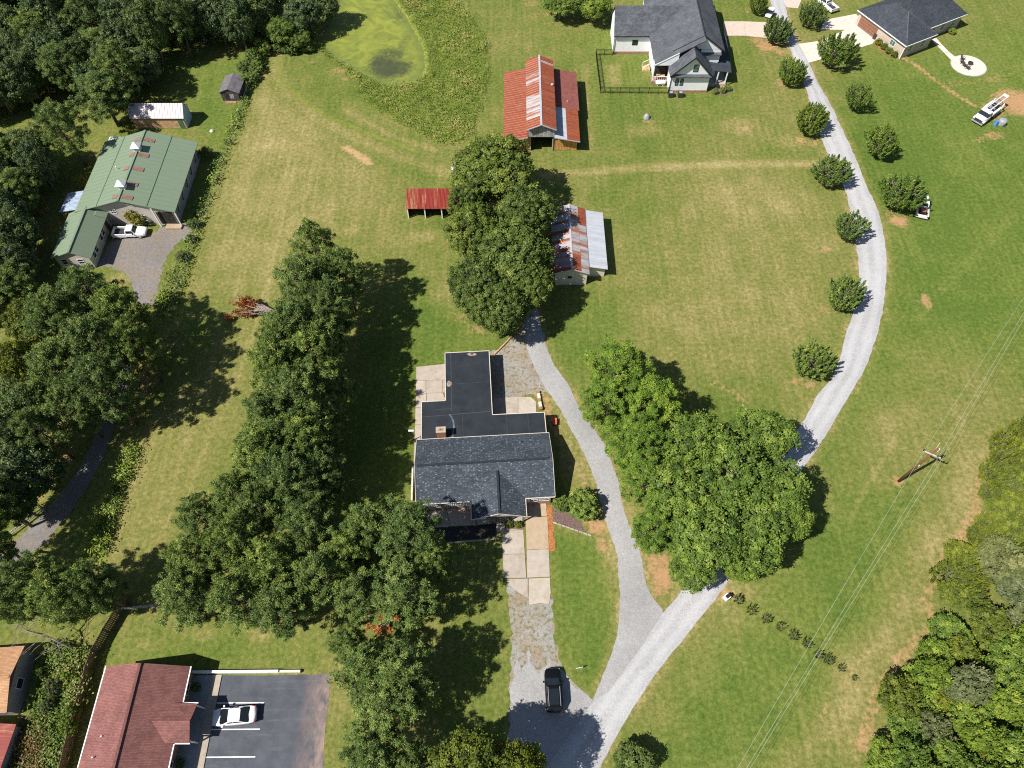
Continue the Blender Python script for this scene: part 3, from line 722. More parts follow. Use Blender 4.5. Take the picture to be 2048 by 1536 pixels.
for i, (a, b) in enumerate((((-33.6, 10.52), (-28.2, 10.55)), ((-33.6, 7.80), (-28.2, 7.84)), ((-33.6, 5.05), (-28.2, 5.09)), ((-33.6, 2.3), (-28.2, 2.34)))):
    m = MB(); m.add([(a[0], a[1] - .06, .017), (b[0], b[1] - .06, .017), (b[0], b[1] + .06, .017), (a[0], a[1] + .06, .017)], [(0, 1, 2, 3)])
    m.build('painted_line', MAT['paint_line'], lot)
def slabs(name, base_z, polys, mats, th=0.05, gap=0.03):
    """concrete laid in separate slabs over a dirt bed"""
    root = ob(name, bpy.data.meshes.new(name)); root['kind'] = 'structure'
    bm = MB()
    for p in polys:
        w = strip_px(p); bm.add([(q[0], q[1], base_z) for q in w], [tuple(range(len(w)))])
    root.data = bm.mesh(name, MAT['joint'])
    for i, p in enumerate(polys):
        w = shrink(strip_px(p), gap)
        MB().prism(w, base_z - 0.02, base_z + th + 0.004 * (i % 3)).build('slab', MAT[mats if isinstance(mats, str) else mats[i]], root)
    return root
slabs('driveway', 0.012, [[(1003, 1061), (1047, 1060), (1050, 1108), (1005, 1109)], [(1005, 1109), (1050, 1108), (1053, 1156), (1007, 1157)], [(1051, 1036), (1095, 1033), (1098, 1098), (1053, 1100)], [(1053, 1100), (1098, 1098), (1100, 1154), (1054, 1156)],
       [(1010, 1158), (1056, 1157), (1056, 1196), (1040, 1188), (1018, 1170)], [(1057, 1157), (1100, 1155), (1102, 1185), (1099, 1209), (1080, 1207), (1057, 1211)], [(992, 1047), (1010, 1046), (1010, 1058), (1047, 1059), (1003, 1061), (993, 1066)]],
      ['concrete', 'concrete', 'concrete_orange', 'concrete', 'concrete', 'concrete', 'concrete'])
slabs('back_patio', 0.012, [[(832, 734), (891, 728), (891, 760), (832, 761)], [(832, 761), (852, 761), (852, 788), (832, 788)], [(852, 761), (885, 760), (885, 786), (852, 787)], [(885, 760), (892, 760), (892, 786), (885, 786)], [(832, 788), (853, 788), (853, 815), (831, 815)], [(853, 787), (886, 786), (892, 800), (853, 804)],
       [(831, 815), (845, 815), (844, 850), (830, 850)], [(830, 850), (844, 850), (840, 884), (829, 884)], [(829, 884), (838, 884), (833, 940), (827, 940)]], 'concrete')
slabs('side_patio', 0.012, [[(986, 796), (1008, 795), (1036, 794), (1036, 828), (986, 829)], [(1036, 794), (1062, 794), (1072, 803), (1073, 827), (1036, 828)]], 'concrete')
slabs('front_patio', 0.012, [[(843, 1023), (893, 1019), (900, 1053), (868, 1056)], [(893, 1019), (944, 1015), (946, 1051), (900, 1053)], [(944, 1014), (996, 1010), (993, 1046), (946, 1051)], [(996, 1010), (1052, 1006), (1048, 1043), (993, 1046)], [(1052, 1004), (1092, 1001), (1094, 1032), (1051, 1035)]], ['concrete', 'concrete', 'concrete', 'concrete', 'concrete_orange'])
slabs('white_house_driveway', 0.012, [[(1446, 43), (1490, 43), (1490, 72), (1448, 72)], [(1490, 43), (1536, 45), (1560, 82), (1528, 76), (1490, 72)]], 'concrete_pink')
slabs('brick_house_driveway', 0.012, [[(1597, 88), (1640, 82), (1668, 112), (1618, 126)], [(1640, 82), (1690, 60), (1745, 88), (1668, 112)], [(1650, 40), (1712, 28), (1752, 78), (1745, 88), (1690, 60), (1640, 60)]], 'concrete_white')
slabs('top_driveway', 0.012, [[(1566, 0), (1604, -2), (1596, 17), (1573, 15)], [(1570, -30), (1640, -30), (1604, -2), (1566, 0)]], 'concrete_pink')
slabs('garden_path', 0.012, [[(1862, 80), (1872, 76), (1884, 90), (1875, 93)], [(1875, 93), (1884, 90), (1898, 104), (1889, 107)], [(1889, 107), (1898, 104), (1915, 118), (1906, 124)]], 'concrete_white')
cc = W2((1937, 131.5)); cpoly = [(cc[0] + 3.3 * math.cos(a), cc[1] + 3.25 * math.sin(a)) for a in np.linspace(0, 2 * math.pi, 40, endpoint=False)]
sheet('stained_rim', [(cc[0] + 3.46 * math.cos(a), cc[1] + 3.4 * math.sin(a)) for a in np.linspace(0, 2 * math.pi, 40, endpoint=False)], 0.02, MAT['grey_siding'])
pd_ = MB().prism(cpoly, 0.0, 0.10).build('round_patio', MAT['concrete_white']); pd_['kind'] = 'structure'
sw = MB().prism([(-34.72, -8), (-33.62, -8), (-33.62, 13.5), (-34.72, 13.5)], 0, 0.12).build('kerb_walk', MAT['concrete']); sw['kind'] = 'structure'
sw = MB().prism([(-36.9, -8), (-34.74, -8), (-34.74, 13.45), (-36.9, 13.45)], 0, 0.10).build('porch_walk', MAT['concrete_grey']); sw['kind'] = 'structure'
sheet('straw_bed', strip_px([(1092, 1010), (1103, 1010), (1107, 1050), (1111, 1100), (1098, 1104), (1095, 1050)]), 0.03, MAT['mulch_orange'], rough=0.1)
sheet('mulch_bed', strip_px([(1104, 1016), (1130, 1022), (1165, 1048), (1172, 1064), (1140, 1056), (1106, 1043)]), 0.016, MAT['mulch_brown'], rough=0.1)
sheet('front_bed', strip_px([(868, 1057), (992, 1047), (993, 1075), (893, 1083)]), 0.016, MAT['mulch_black'], rough=0.05)
sheet('porch_bed', strip_px([(1010, 1046), (1047, 1044), (1047, 1058), (1010, 1058)]), 0.03, MAT['mulch_brown'], rough=0.03)
sheet('white_house_bed', strip_px([(1415, 186), (1450, 176), (1466, 172), (1466, 184), (1440, 190)]), 0.016, MAT['mulch_brown'], rough=0.15)
sheet('brick_house_bed', strip_px([(1745, 82), (1752, 80), (1800, 112), (1792, 116), (1760, 100)]), 0.016, MAT['mulch_orange'], rough=0.12)
# ------------------------------------------------------------------ foliage
def unit(v): return v / (np.linalg.norm(v, axis=-1, keepdims=True) + 1e-9)
def leaf_mesh(name, C, T, N, L, W, tint, mat, fold=0.0):
    """diamond leaves: centre, long axis, normal, length, width"""
    T = unit(T); B = unit(np.cross(N, T))
    L = np.broadcast_to(L, len(C))[:, None]; W = np.broadcast_to(W, len(C))[:, None]
    V = np.stack([C - T * L / 2, C + B * W / 2 + T * L * 0.05, C + T * L / 2, C - B * W / 2 + T * L * 0.05], 1).reshape(-1, 3)
    Q = np.arange(len(C) * 4).reshape(-1, 4)
    return mesh_np(name, V, Q, mat, {'tint': ('FLOAT', np.repeat(tint, 4))})
def rand_dir(rg, n, zmin=-1.0):
    z = rg.uniform(zmin, 1, n); a = rg.uniform(0, 2 * math.pi, n); r = np.sqrt(1 - z * z)
    return np.stack([r * np.cos(a), r * np.sin(a), z], 1)
def limb(m, rg, a, b, r0, r1, k=4, sag=0.06, n=5):
    a, b = np.array(a, float), np.array(b, float)
    L = np.linalg.norm(b - a); pts = []
    for i in range(k + 1):
        t = i / k; p = a * (1 - t) + b * t
        p = p + rg.randn(3) * L * 0.035 * math.sin(math.pi * t) + np.array([0, 0, L * sag * math.sin(math.pi * t)])
        pts.append(p)
    m.tube(pts, [r0 + (r1 - r0) * i / k for i in range(k + 1)], n)
    return pts

def best_dirs(rg, n, zmin, k=8):
    out = rand_dir(rg, 1, zmin)
    while len(out) < n:
        c = rand_dir(rg, k, zmin)
        out = np.vstack([out, c[np.argmin((c @ out.T).max(1))]])
    return out
def proto(kind, seed, R, H, leafmat, barkmat, nclump, nleaf, leaf=(0.34, 0.2), zlo=0.28, flat=1.0, lobes=9, lobe_amp=0.25, csize=0.17, inner=0.15, cone=1.9):
    rg = np.random.RandomState(seed)
    tk = MB()
    Cs, Ts, Ns, Ti, Ls, Ws = [], [], [], [], [], []
    def put(c, T, N, t):
        n = len(c); s = rg.uniform(0.75, 1.25, n)
        Cs.append(c); Ts.append(T); Ns.append(N); Ti.append(np.clip(t + rg.randn(n) * 0.15, 0, 1)); Ls.append(leaf[0] * s); Ws.append(leaf[1] * s)
    def clump(c, r, axis, n, t, fl=0.8):
        """a bough end: leaves over its sunny outer side, lying with it"""
        d = unit(rg.randn(n, 3) + axis * 0.75 + np.array([0, 0, 0.35]))
        p = c + d * (r * (0.72 + 0.34 * rg.rand(n)))[:, None] * np.array([1, 1, fl])
        N = unit(d * 0.85 + np.array([0, 0, 0.25]) + rg.randn(n, 3) * 0.32)
        put(p, np.cross(N, rg.randn(n, 3)), N, t)
    if kind in ('broad', 'shrub', 'spiky'):
        zc = H * (zlo + 1) / 2; rz = H * (1 - zlo) / 2
        LD = rand_dir(rg, lobes, -0.2); LA = rg.uniform(0.4, 1, lobes)
        def surf(d):
            k = np.max(np.exp(6.0 * (d @ LD.T - 1)) * LA[None], axis=1)
            return (1 - lobe_amp) + lobe_amp * 1.25 * k
        if kind != 'shrub':
            top = (rg.uniform(-.3, .3), rg.uniform(-.3, .3), H * 0.72)
            limb(tk, rg, (0, 0, 0), top, R * 0.065, R * 0.02, 5, 0.0, 7)
            for i in range(16):
                d = rand_dir(rg, 1, -0.1)[0]
                e = d * np.array([R, R, rz]) * 0.84 * surf(d[None])[0] + np.array([0, 0, zc])
                s = np.array([0, 0, H * rg.uniform(zlo * 0.7, 0.5)])
                pts = limb(tk, rg, s, e, R * 0.028, R * 0.006, 4, 0.08)
                for j in range(2):
                    d2 = unit(d + rg.randn(3) * 0.35)
                    e2 = d2 * np.array([R, R, rz]) * 0.94 * surf(d2[None])[0] + np.array([0, 0, zc])
                    limb(tk, rg, pts[2 + j], e2, R * 0.009, R * 0.004, 3, 0.05, 4)
        D = best_dirs(rg, nclump, -0.7)
        rho = 0.78 + 0.22 * rg.rand(nclump)
        ni = int(nclump * inner)
        if ni:
            Di = rand_dir(rg, ni, -0.5); D = np.vstack([D, Di]); rho = np.concatenate([rho, rg.uniform(0.4, 0.66, ni)])
        cl = D * surf(D)[:, None] * rho[:, None] * np.array([R, R, rz * flat]) + np.array([0, 0, zc])
        nt = len(D)
        cr = R * csize * rg.uniform(0.65, 1.35, nt)
        ct = np.clip(rg.normal(0.45, 0.17, nt), 0, 1)
        for i in range(nt):
            n = max(8, int(nleaf * (cr[i] / (R * csize)) ** 1.6))
            if kind == 'spiky':
                out = unit(cl[i] - np.array([0, 0, H * zlo * 0.6])) * 0.8 + np.array([0, 0, 0.5]); out /= np.linalg.norm(out)
                t = rg.rand(n) ** 0.8
                ln = R * rg.uniform(0.4, 0.62)
                c = cl[i] + out * ((t - 0.62) * ln)[:, None] + rg.randn(n, 3) * (cr[i] * 0.36 * (1.15 - t))[:, None]
                T = unit(out + rg.randn(n, 3) * 0.5)
                N = unit(D[i] * 0.5 + np.array([-0.1, -0.1, 0.8]) + rg.randn(n, 3) * 0.4)
                put(c, T, N, ct[i])
            else:
                clump(cl[i], cr[i], D[i], n, ct[i], 0.78)
                k = max(3, n // 9)      # stray sprays break the outline of the bough
                d = unit(rg.randn(k, 3) + D[i] * 0.9)
                put(cl[i] + d * (cr[i] * rg.uniform(1.0, 1.5, k))[:, None], d, unit(rg.randn(k, 3) * 0.5 + np.array([0, 0, 0.9])), ct[i])
    elif kind == 'pine':
        limb(tk, rg, (0, 0, 0), (rg.uniform(-.4, .4), rg.uniform(-.4, .4), H * 0.97), R * 0.065, R * 0.012, 6, 0.0, 7)
        tufts = []
        z = H * zlo
        ang = rg.rand() * 6
        while z < H * 0.97:
            t = (z - H * zlo) / (H * (1 - zlo))
            prof = (0.62 + 1.0 * t) if t < 0.35 else (0.97 * (1 - ((t - 0.35) / 0.65) ** cone) + 0.07)
            nb = rg.randint(5, 8)
            for b in range(nb):
                ang += 2 * math.pi / nb + rg.uniform(-0.35, 0.35)
                Lb = R * prof * rg.uniform(0.7, 1.12)
                d = np.array([math.cos(ang), math.sin(ang), 0.12 + 0.55 * t]); d /= np.linalg.norm(d)
                s = np.array([0, 0, z]); e = s + d * Lb
                limb(tk, rg, s, e, R * 0.013, R * 0.004, 3, 0.03, 4)
                k = max(2, int(Lb / (R * 0.21)))
                for j in range(k):
                    f = 1.0 - 0.68 * (j / k) * rg.uniform(0.85, 1.1)
                    side = rg.randn(3) * R * (0.12 if j else 0.04)
                    tufts.append((s + d * Lb * f + side + np.array([0, 0, R * 0.04]), d, rg.uniform(0.7, 1.3), f))
            z += H * (1 - zlo) / rg.uniform(11.5, 14)
        tufts.append((np.array([0, 0, H]), np.array([0, 0, 1.0]), 1.0, 1.0))
        for p, d, sz, f in tufts:
            n = max(10, int(nleaf * sz ** 1.6)); tt = np.clip(rg.normal(0.45, 0.17), 0, 1)
            clump(p, R * csize * sz, d, int(n * 0.7), tt, 0.75)
            k = int(n * 0.45); v = unit(rg.randn(k, 3) + d * 0.7 + np.array([0, 0, 0.5]))      # needles standing out
            put(p + v * (R * csize * sz * rg.uniform(0.7, 1.35, k))[:, None], unit(v + rg.randn(k, 3) * 0.3), unit(rg.randn(k, 3) * 0.5 + np.array([0, 0, 0.9])), tt)
    lm = leaf_mesh(kind + '_crown', np.concatenate(Cs), np.concatenate(Ts), np.concatenate(Ns), np.concatenate(Ls), np.concatenate(Ws), np.concatenate(Ti), leafmat)
    tm = tk.mesh(kind + '_trunk', barkmat, True) if tk.v else None
    return dict(R=R, H=H, crown=lm, trunk=tm, kind=kind, zlo=zlo)

def recolour(pr, mat):
    me = pr['crown'].copy(); me.materials.clear(); me.materials.append(mat)
    q = dict(pr); q['crown'] = me
    return q
PB = [proto('broad', 11 + i, 6.0, 13.0, MAT['leaf_pecan'], MAT['bark'], 230, 95, (0.30, 0.21), csize=0.115, lobe_amp=0.32, lobes=14) for i in range(3)]
PL = [proto('broad', 31 + i, 5.0, 11.0, MAT['leaf_broad'], MAT['bark'], 170, 95, (0.28, 0.19), lobe_amp=0.36, lobes=14, csize=0.13) for i in range(4)]
PP = [proto('pine', 51 + i, 4.6, 15.0, MAT['leaf_pine'], MAT['pine_bark'], 0, 92, (0.36, 0.10), zlo=0.32, csize=0.105, cone=(1.25, 1.9, 1.4, 2.3)[i]) for i in range(4)]
PR = [proto('spiky', 71 + i, 2.6, 5.2, MAT['leaf_round'], MAT['bark'], (130, 96, 115, 80)[i], 84, (0.22, 0.13), zlo=0.12, lobe_amp=(0.15, 0.3, 0.22, 0.34)[i], csize=0.13) for i in range(4)]
PQ = [proto('broad', 171 + i, 2.8, 5.0, MAT['leaf_broad'], MAT['bark'], 95, 80, (0.25, 0.16), zlo=0.08, lobe_amp=0.36, lobes=9, csize=0.165) for i in range(3)]
PH = [proto('spiky', 191 + i, 2.2, 3.2, MAT['leaf_olive'], MAT['bark'], 80, 80, (0.20, 0.12), zlo=0.0, lobe_amp=0.3, csize=0.15) for i in range(3)]
PS = [proto('shrub', 91 + i, 1.4, 1.9, MAT['leaf_round'], MAT['bark'], 50, 70, (0.15, 0.10), zlo=0.0, csize=0.17) for i in range(3)]
PX = [proto('spiky', 97 + i, 0.9, 1.1, MAT['leaf_pecan'], MAT['bark'], 22, 36, (0.16, 0.08), zlo=0.05) for i in range(3)]
PPb = [recolour(p, MAT['leaf_bright']) for p in PP]
PPd = [recolour(p, MAT['leaf_rust']) for p in PP[:1]]
PLf = [proto('broad', 131 + i, 5.0, 12.0, MAT['leaf_forest'], MAT['bark'], 180, 85, (0.32, 0.22), zlo=0.06, lobe_amp=0.34, lobes=12, csize=0.15) for i in range(3)]
PLy = [recolour(p, MAT['leaf_yellow']) for p in PL[:2]]
PLo = [recolour(p, MAT['leaf_olive']) for p in PL]
PLg = [recolour(p, MAT['leaf_greygreen']) for p in PQ]
PQo = [recolour(p, MAT['leaf_olive']) for p in PQ]
PSo = [recolour(p, MAT['leaf_olive']) for p in PS]
PSy = [recolour(p, MAT['leaf_yellow']) for p in PS]
PSw = [recolour(p, MAT['leaf_weed']) for p in PS]
PSg = [recolour(p, MAT['leaf_greygreen']) for p in PS]
PRo = [recolour(p, MAT['leaf_broad']) for p in PR]
_tr = random.Random(5)
_cnt = {}
def plant(ps, px, py, rpx, h, name, label, cat='tree', group=None, hc=None, world=None, squash=1.0, rm=None):
    key = id(ps); _cnt[key] = _cnt.get(key, -1) + 1
    p = ps[_cnt[key] % len(ps)]
    hc = (0.5 if p['kind'] == 'shrub' else 0.62) if hc is None else hc
    if world: x, y = world; r = rm
    else:
        g = G(px, py, h * hc); x, y = g.x, g.y; r = rm or rpx * mpp(px, py, h * hc)
    t = thing(name, label, cat, (x, y, 0), _tr.uniform(0, 6.28), group)
    s = r / p['R']
    t.scale = (s, s * squash, h / p['H'])
    if p['kind'] == 'spiky': t.scale.y *= _tr.uniform(0.82, 1.12); t.rotation_euler.x = _tr.uniform(-.09, .09); t.rotation_euler.y = _tr.uniform(-.09, .09)
    ob('crown', p['crown'], t)
    if p['trunk']: ob('trunk', p['trunk'], t)
    return t

# trees lining the gravel road, far to near
RT = [(1518, 8, 19, 4.2, 'small round tree at the top edge left of the gravel road'), (1552, 62, 29, 5.0, 'round tree where the pink driveway meets the gravel road'), (1628, 30, 32, 5.2, 'round tree at the top between the two short driveways'), (1672, 103, 47, 6.5, 'largest round tree by the road, beside the brick house driveway'),
      (1582, 147, 35, 5.0, 'dark round tree left of the road across from the brick house driveway'), (1716, 197, 36, 5.0, 'olive round tree on the lawn below the brick house'), (1622, 237, 38, 5.2, 'dark round tree left of the road, third up from the grassy track'), (1759, 285, 44, 5.6, 'olive round tree right of the road level with the well rig'), (1664, 345, 40, 5.2, 'round tree left of the road where the grassy track meets it'), (1804, 390, 49, 6.0, 'yellowish round tree partly hiding a white pickup truck'), (1700, 458, 41, 5.2, 'round tree left of the road across from the parked white pickup'), (1692, 592, 45, 5.3, 'round tree inside the widest part of the road bend'), (1628, 725, 48, 5.4, 'nearest lone round tree left of the road, above the big tree clump')]
for px, py, r, h, lb in RT:
    plant(PR if px in (1552, 1628, 1692, 1664, 1700) else PRo, px, py, r, h, 'road_tree', lb, group='round trees lining the gravel road', hc=0.5)
# the big trees between the house and the barns
for px, py, r, h, lb in ((985, 345, 88, 13, 'big dark shade tree right below the rusty barn'), (1050, 430, 62, 12, 'dark shade tree between the red open shed and the cream shed'), (948, 470, 62, 12, 'dark shade tree just below the red open shed'), (938, 405, 44, 11, 'dark shade tree covering the right end of the red open shed'), (1030, 515, 80, 13, 'dark shade tree overhanging the rusty roof of the cream shed'), (950, 575, 62, 11.5, 'dark shade tree bulging left over the lawn above the house'), (1065, 580, 44, 10.5, 'dark shade tree at the lower corner of the cream shed'), (1000, 620, 60, 11, 'lowest shade tree of the central group, over the end of the gravel')):
    plant(PB, px, py, r, h, 'shade_tree', lb, group='big shade trees by the cream shed')
# pine row left of the house
for px, py, r, h, lb in ((632, 500, 52, 15, 'topmost pine of the long row left of the house'), (688, 545, 42, 13, 'pine on the right shoulder of the row below its topmost pine'), (610, 570, 58, 15, 'pine second from the top of the long row'), (660, 610, 46, 13, 'pine on the right of the row beside the fallen rust pine'), (590, 655, 62, 15, 'pine right beside the fallen rust coloured pine'), (625, 715, 60, 14, 'pine in the row just above its middle'), (555, 735, 56, 15, 'pine on the left edge of the row at its middle'), (600, 800, 66, 15, 'pine in the row level with the back patio'), (540, 835, 58, 14.5, 'pine on the left edge of the row level with the chimney'), (615, 880, 58, 14, 'pine in the row level with the main roof ridge'), (525, 910, 60, 14.5, 'pine on the left edge where the row starts to widen'), (580, 960, 64, 14, 'pine in the row level with the front porch'), (470, 990, 52, 12, 'pine on the left flank where the row joins the lower grove'), (400, 1030, 46, 10, 'olive pine at the left corner of the lower grove'), (648, 662, 46, 13, 'smaller pine on the right of the row below its right shoulder'), (570, 695, 48, 14, 'smaller pine just below the fallen rust pine'), (662, 765, 46, 12, 'smaller pine on the right edge level with the back patio'), (648, 845, 46, 12, 'smaller pine on the right edge level with the chimney'), (568, 880, 50, 14, 'smaller pine inside the row level with the main ridge'), (640, 945, 48, 12, 'smaller pine on the right edge level with the front gable'), (520, 1010, 50, 12.5, 'smaller pine where the row meets the lower grove')):
    plant(PP, px, py, r * 1.04, h, 'pine_tree', lb, group='pines in the long row', hc=0.70)
# lower grove
for px, py, r, h, lb in ((390, 1120, 58, 12, 'grove tree at the far left above the red brown roof'), (375, 1195, 62, 12, 'lowest left grove tree over the lawn by the red brown roof'), (470, 1090, 60, 13, 'grove tree inside the upper left of the lower grove'), (470, 1195, 66, 12.5, 'grove tree along the lower edge, second from the left'), (545, 1130, 64, 13, 'grove tree in the heart of the lower grove'), (565, 1215, 62, 12, 'grove tree along the lower edge above the parking lot grass'), (620, 1060, 58, 13, 'grove tree at the top of the grove below the pine row'), (640, 1150, 64, 13, 'grove tree right of the heart of the lower grove'), (700, 1105, 52, 12, 'grove tree left of the pair nearest the front porch'), (735, 1060, 56, 13, 'grove tree just left of the front patio'), (820, 1065, 66, 13, 'grove tree hiding the left end of the front patio'), (715, 1190, 58, 12, 'grove tree left of the orange dead twigs'), (800, 1185, 74, 12.5, 'wide grove tree right above the orange dead twigs'), (865, 1130, 40, 10, 'small grove tree below the dark front bed'), (700, 1290, 40, 9, 'low grove tree beside the corner of the parking lot'), (735, 1340, 70, 12, 'left half of the tall pair right of the parking lot'), (805, 1345, 72, 12.5, 'right half of the tall pair right of the parking lot'), (770, 1410, 72, 11.5, 'grove tree below the tall pair, by the bare clay patch'), (745, 1525, 66, 10.5, 'tree at the bottom edge right of the parking lot'), (825, 1530, 50, 10, 'tree at the bottom edge left of the yellowish tree')):
    plant(PP, px, py, r, h, 'grove_tree', lb, group='trees of the lower grove', hc=0.70)
for px, py, r, h, lb in ((950, 1535, 92, 12.5, 'yellowish broadleaf tree at the bottom edge left of the gravel'), (1035, 1545, 62, 12.0, 'olive broadleaf tree at the bottom edge touching the gravel lot')):
    plant(PLo, px, py, r, h, 'broadleaf_tree', lb, group='broadleaf trees at the bottom edge')
plant([recolour(PQ[0], MAT['leaf_pecan'])], 1268, 1520, 42, 3.6, 'young_tree', 'small dark tree at the bottom edge right of the road')
# clump right of the house
for ps, px, py, r, h, lb in ((PPb, 1235, 745, 70, 12.5, 'bright green pine at the top of the clump right of the drive'), (PPb, 1215, 810, 58, 11, 'bright green pine leaning left over the gravel drive'), (PPb, 1300, 815, 62, 12.5, 'bright green pine on the right of the upper pair'), (PPb, 1270, 890, 60, 11, 'bright green pine beside the narrow of the drive'), (PPb, 1290, 965, 56, 10.5, 'bright green pine at the clump edge level with the round shrub'), (PPb, 1310, 1060, 52, 10, 'bright green low pine at the left foot of the big clump'),
                          (PL, 1518, 875, 70, 10.5, 'broadleaf tree at the upper right of the big clump, against the road'), (PL, 1395, 900, 72, 13, 'dark broadleaf tree at the top of the big clump'), (PL, 1360, 990, 76, 12.5, 'broadleaf tree left of the middle of the big clump'), (PL, 1460, 960, 86, 13, 'broadleaf tree in the middle of the big clump'), (PL, 1550, 990, 72, 11.5, 'broadleaf tree at the right edge of the big clump by the road'), (PL, 1410, 1070, 84, 12, 'broadleaf tree in the lower middle of the big clump'), (PL, 1510, 1070, 76, 11, 'broadleaf tree at the lower right of the big clump'), (PL, 1385, 1135, 50, 9, 'lowest broadleaf tree of the clump above the road fork'), (PL, 1580, 1050, 44, 9, 'small broadleaf tree at the right tip of the big clump'), (PL, 1475, 1130, 42, 8, 'small broadleaf tree at the bottom of the clump over the road')):
    plant(ps, px, py, r, h, 'clump_tree', lb, group='trees of the clump right of the drive')
# left pine stand and its neighbours
for ps, px, py, r, h, lb in ((PP, 180, 590, 62, 14, 'tall pine at the top of the left stand below the green annex'), (PP, 240, 630, 58, 14, 'pine on the right shoulder of the left stand by the gravel lot'), (PP, 120, 640, 60, 14, 'pine on the left shoulder of the left stand'), (PP, 190, 690, 68, 15, 'pine in the middle of the left stand'), (PP, 268, 690, 46, 13, 'pine at the right edge of the left stand over the field'), (PP, 120, 740, 62, 14, 'pine left of the middle of the left stand'), (PP, 205, 775, 62, 14, 'pine at the lower right of the left stand'), (PP, 140, 815, 50, 12, 'lowest pine of the left stand above the dirt track'),
                          (PLo, 32, 720, 46, 12, 'olive yellow tree at the left edge beside the left stand'), (PLf, 45, 800, 56, 12, 'dark tree at the left edge below the olive yellow tree'), (PLf, 15, 870, 50, 11, 'tree at the left edge above the pine straw patch'), (PLf, 40, 930, 60, 11, 'tree at the left edge left of the pine straw patch'), (PLf, 10, 990, 46, 10, 'tree at the left edge beside the dirt track'), (PLo, 60, 640, 50, 11, 'olive tree at the left edge above the olive yellow tree'),
                          (PP, 55, 1165, 60, 13, 'left bottom pine over the end of the dirt track'), (PP, 125, 1185, 66, 13, 'middle bottom left pine above the board fence'), (PP, 190, 1175, 48, 12, 'right bottom left pine over the gap in the fence'), (PP, 15, 1200, 48, 12, 'pine cut by the left edge above the orange roof')):
    plant(ps, px, py, r, h, 'stand_tree', lb, group='trees along the left edge', hc=0.70)
for px, py, r, h, lb in ((-25, 1000, 55, 13, 'tree cut by the left edge level with the broken rail fence'), (-45, 1075, 52, 13, 'tree just inside the left edge above the dirt track end'), (-20, 1120, 40, 10, 'lower tree at the left edge over the dirt track end'), (75, 860, 48, 12, 'tree above the orange pine straw patch')):
    plant(PP, px, py, r, h, "stand_tree", lb, group='trees along the left edge', hc=0.70)
# the wood at the upper left
def scatter_px(poly, d, seed, tries=3000):
    rg = random.Random(seed); out = []
    xs = [p[0] for p in poly]; ys = [p[1] for p in poly]
    for _ in range(tries):
        p = (rg.uniform(min(xs), max(xs)), rg.uniform(min(ys), max(ys)))
        if not inpoly(np.array([p]), poly)[0]: continue
        if all(math.hypot(p[0] - q[0], (p[1] - q[1]) * 1.25) > d for q in out): out.append(p)
    return out
rgf = random.Random(77)
ORD = ['first', 'second', 'third', 'fourth', 'fifth', 'sixth', 'seventh', 'eighth', 'ninth', 'tenth', 'eleventh', 'twelfth', 'thirteenth', 'fourteenth']
def ranked(pts, rows):
    """give every point its row (from the bottom of the photo up) and its place in that row (from the left)"""
    q = sorted(pts, key=lambda p: -p[1]); n = len(q); out = []
    for r in range(rows):
        row = sorted(q[r * n // rows:(r + 1) * n // rows], key=lambda p: p[0])
        out += [(p[0], p[1], ORD[r], ORD[i]) for i, p in enumerate(row)]
    return out
for i, (px, py, rw, nth) in enumerate(ranked(scatter_px([(-90, -70), (560, -70), (550, 60), (510, 100), (440, 118), (385, 128), (335, 158), (275, 190), (235, 215), (190, 222), (150, 205), (100, 205), (30, 245), (-90, 265)], 41, 3), 7)):
    plant(PLf if i % 4 else PP, px, py, rgf.uniform(34, 46), rgf.uniform(10, 14) if rw not in ('first', 'second') else rgf.uniform(8, 11), 'woodland_tree', 'tree of the upper left wood, %s in its row from the left, %s row up' % (nth, rw), group='dense wood in the upper left corner', hc=0.0)
for px, py, r, h, lb in ((205, 195, 56, 10, 'tall wood tree overhanging the left end of the pinkish shed'), (128, 262, 46, 12, 'lone dark tree between the clearing and the green barn'), (240, 140, 46, 12, 'tall wood tree behind the pinkish shed')):
    plant(PP, px, py, r, h, 'woodland_tree', lb, hc=0.62)
for i, (px, py, rw, nth) in enumerate(ranked(scatter_px([(-90, 320), (40, 330), (105, 345), (120, 385), (100, 430), (72, 500), (70, 545), (95, 610), (40, 655), (-90, 660)], 40, 9), 5)):
    plant(PLf if i % 3 else PP, px, py, rgf.uniform(34, 46), rgf.uniform(8.5, 12), 'woodland_tree', 'tree beside the green barn, %s in its row from the left, %s row up' % (nth, rw), group='dark belt left of the green barn', hc=0.0)
# pond edge and the top of the photo
for ps, px, py, r, h, lb in ((PLf, 600, 25, 40, 8, 'dark tree leaning over the top of the pond'), (PLf, 645, 5, 34, 8, 'dark tree at the top edge touching the pond'), (PL, 560, 60, 36, 6, 'bushy tree between the pond and the wood'), (PL, 595, 75, 28, 4, 'low bushy tree at the left pond bank'), (PL, 1120, 5, 40, 6, 'olive tree at the top edge left of the white house'), (PL, 1185, 10, 38, 6, 'olive tree at the top edge beside the white house'), (PL, 1150, 0, 36, 6.5, 'olive tree in the middle of the three at the top edge')):
    plant(ps, px, py, r, h, 'bank_tree', lb)
for i, (px, py) in enumerate(sorted(((520, 40), (510, 75), (525, 95), (505, 115), (490, 135), (500, 155), (485, 165), (560, 92), (545, 75), (580, 95), (615, 92), (510, 135)), key=lambda p: p[1])):
    plant(PS, px, py, 17, rgf.uniform(1.8, 3.2), 'bush', 'bush of the thicket between wood and pond, %s from the top edge' % ORD[i], 'bush', 'thicket between wood and pond')
plant(PLy, *A1(0, 0), 1, 1, 'x', 'x') if False else None
plant(PSy, 273, 430, 22, 3.6, 'yellow_bush', 'tall yellow leaved bush against the front of the green roofed barn', 'bush')
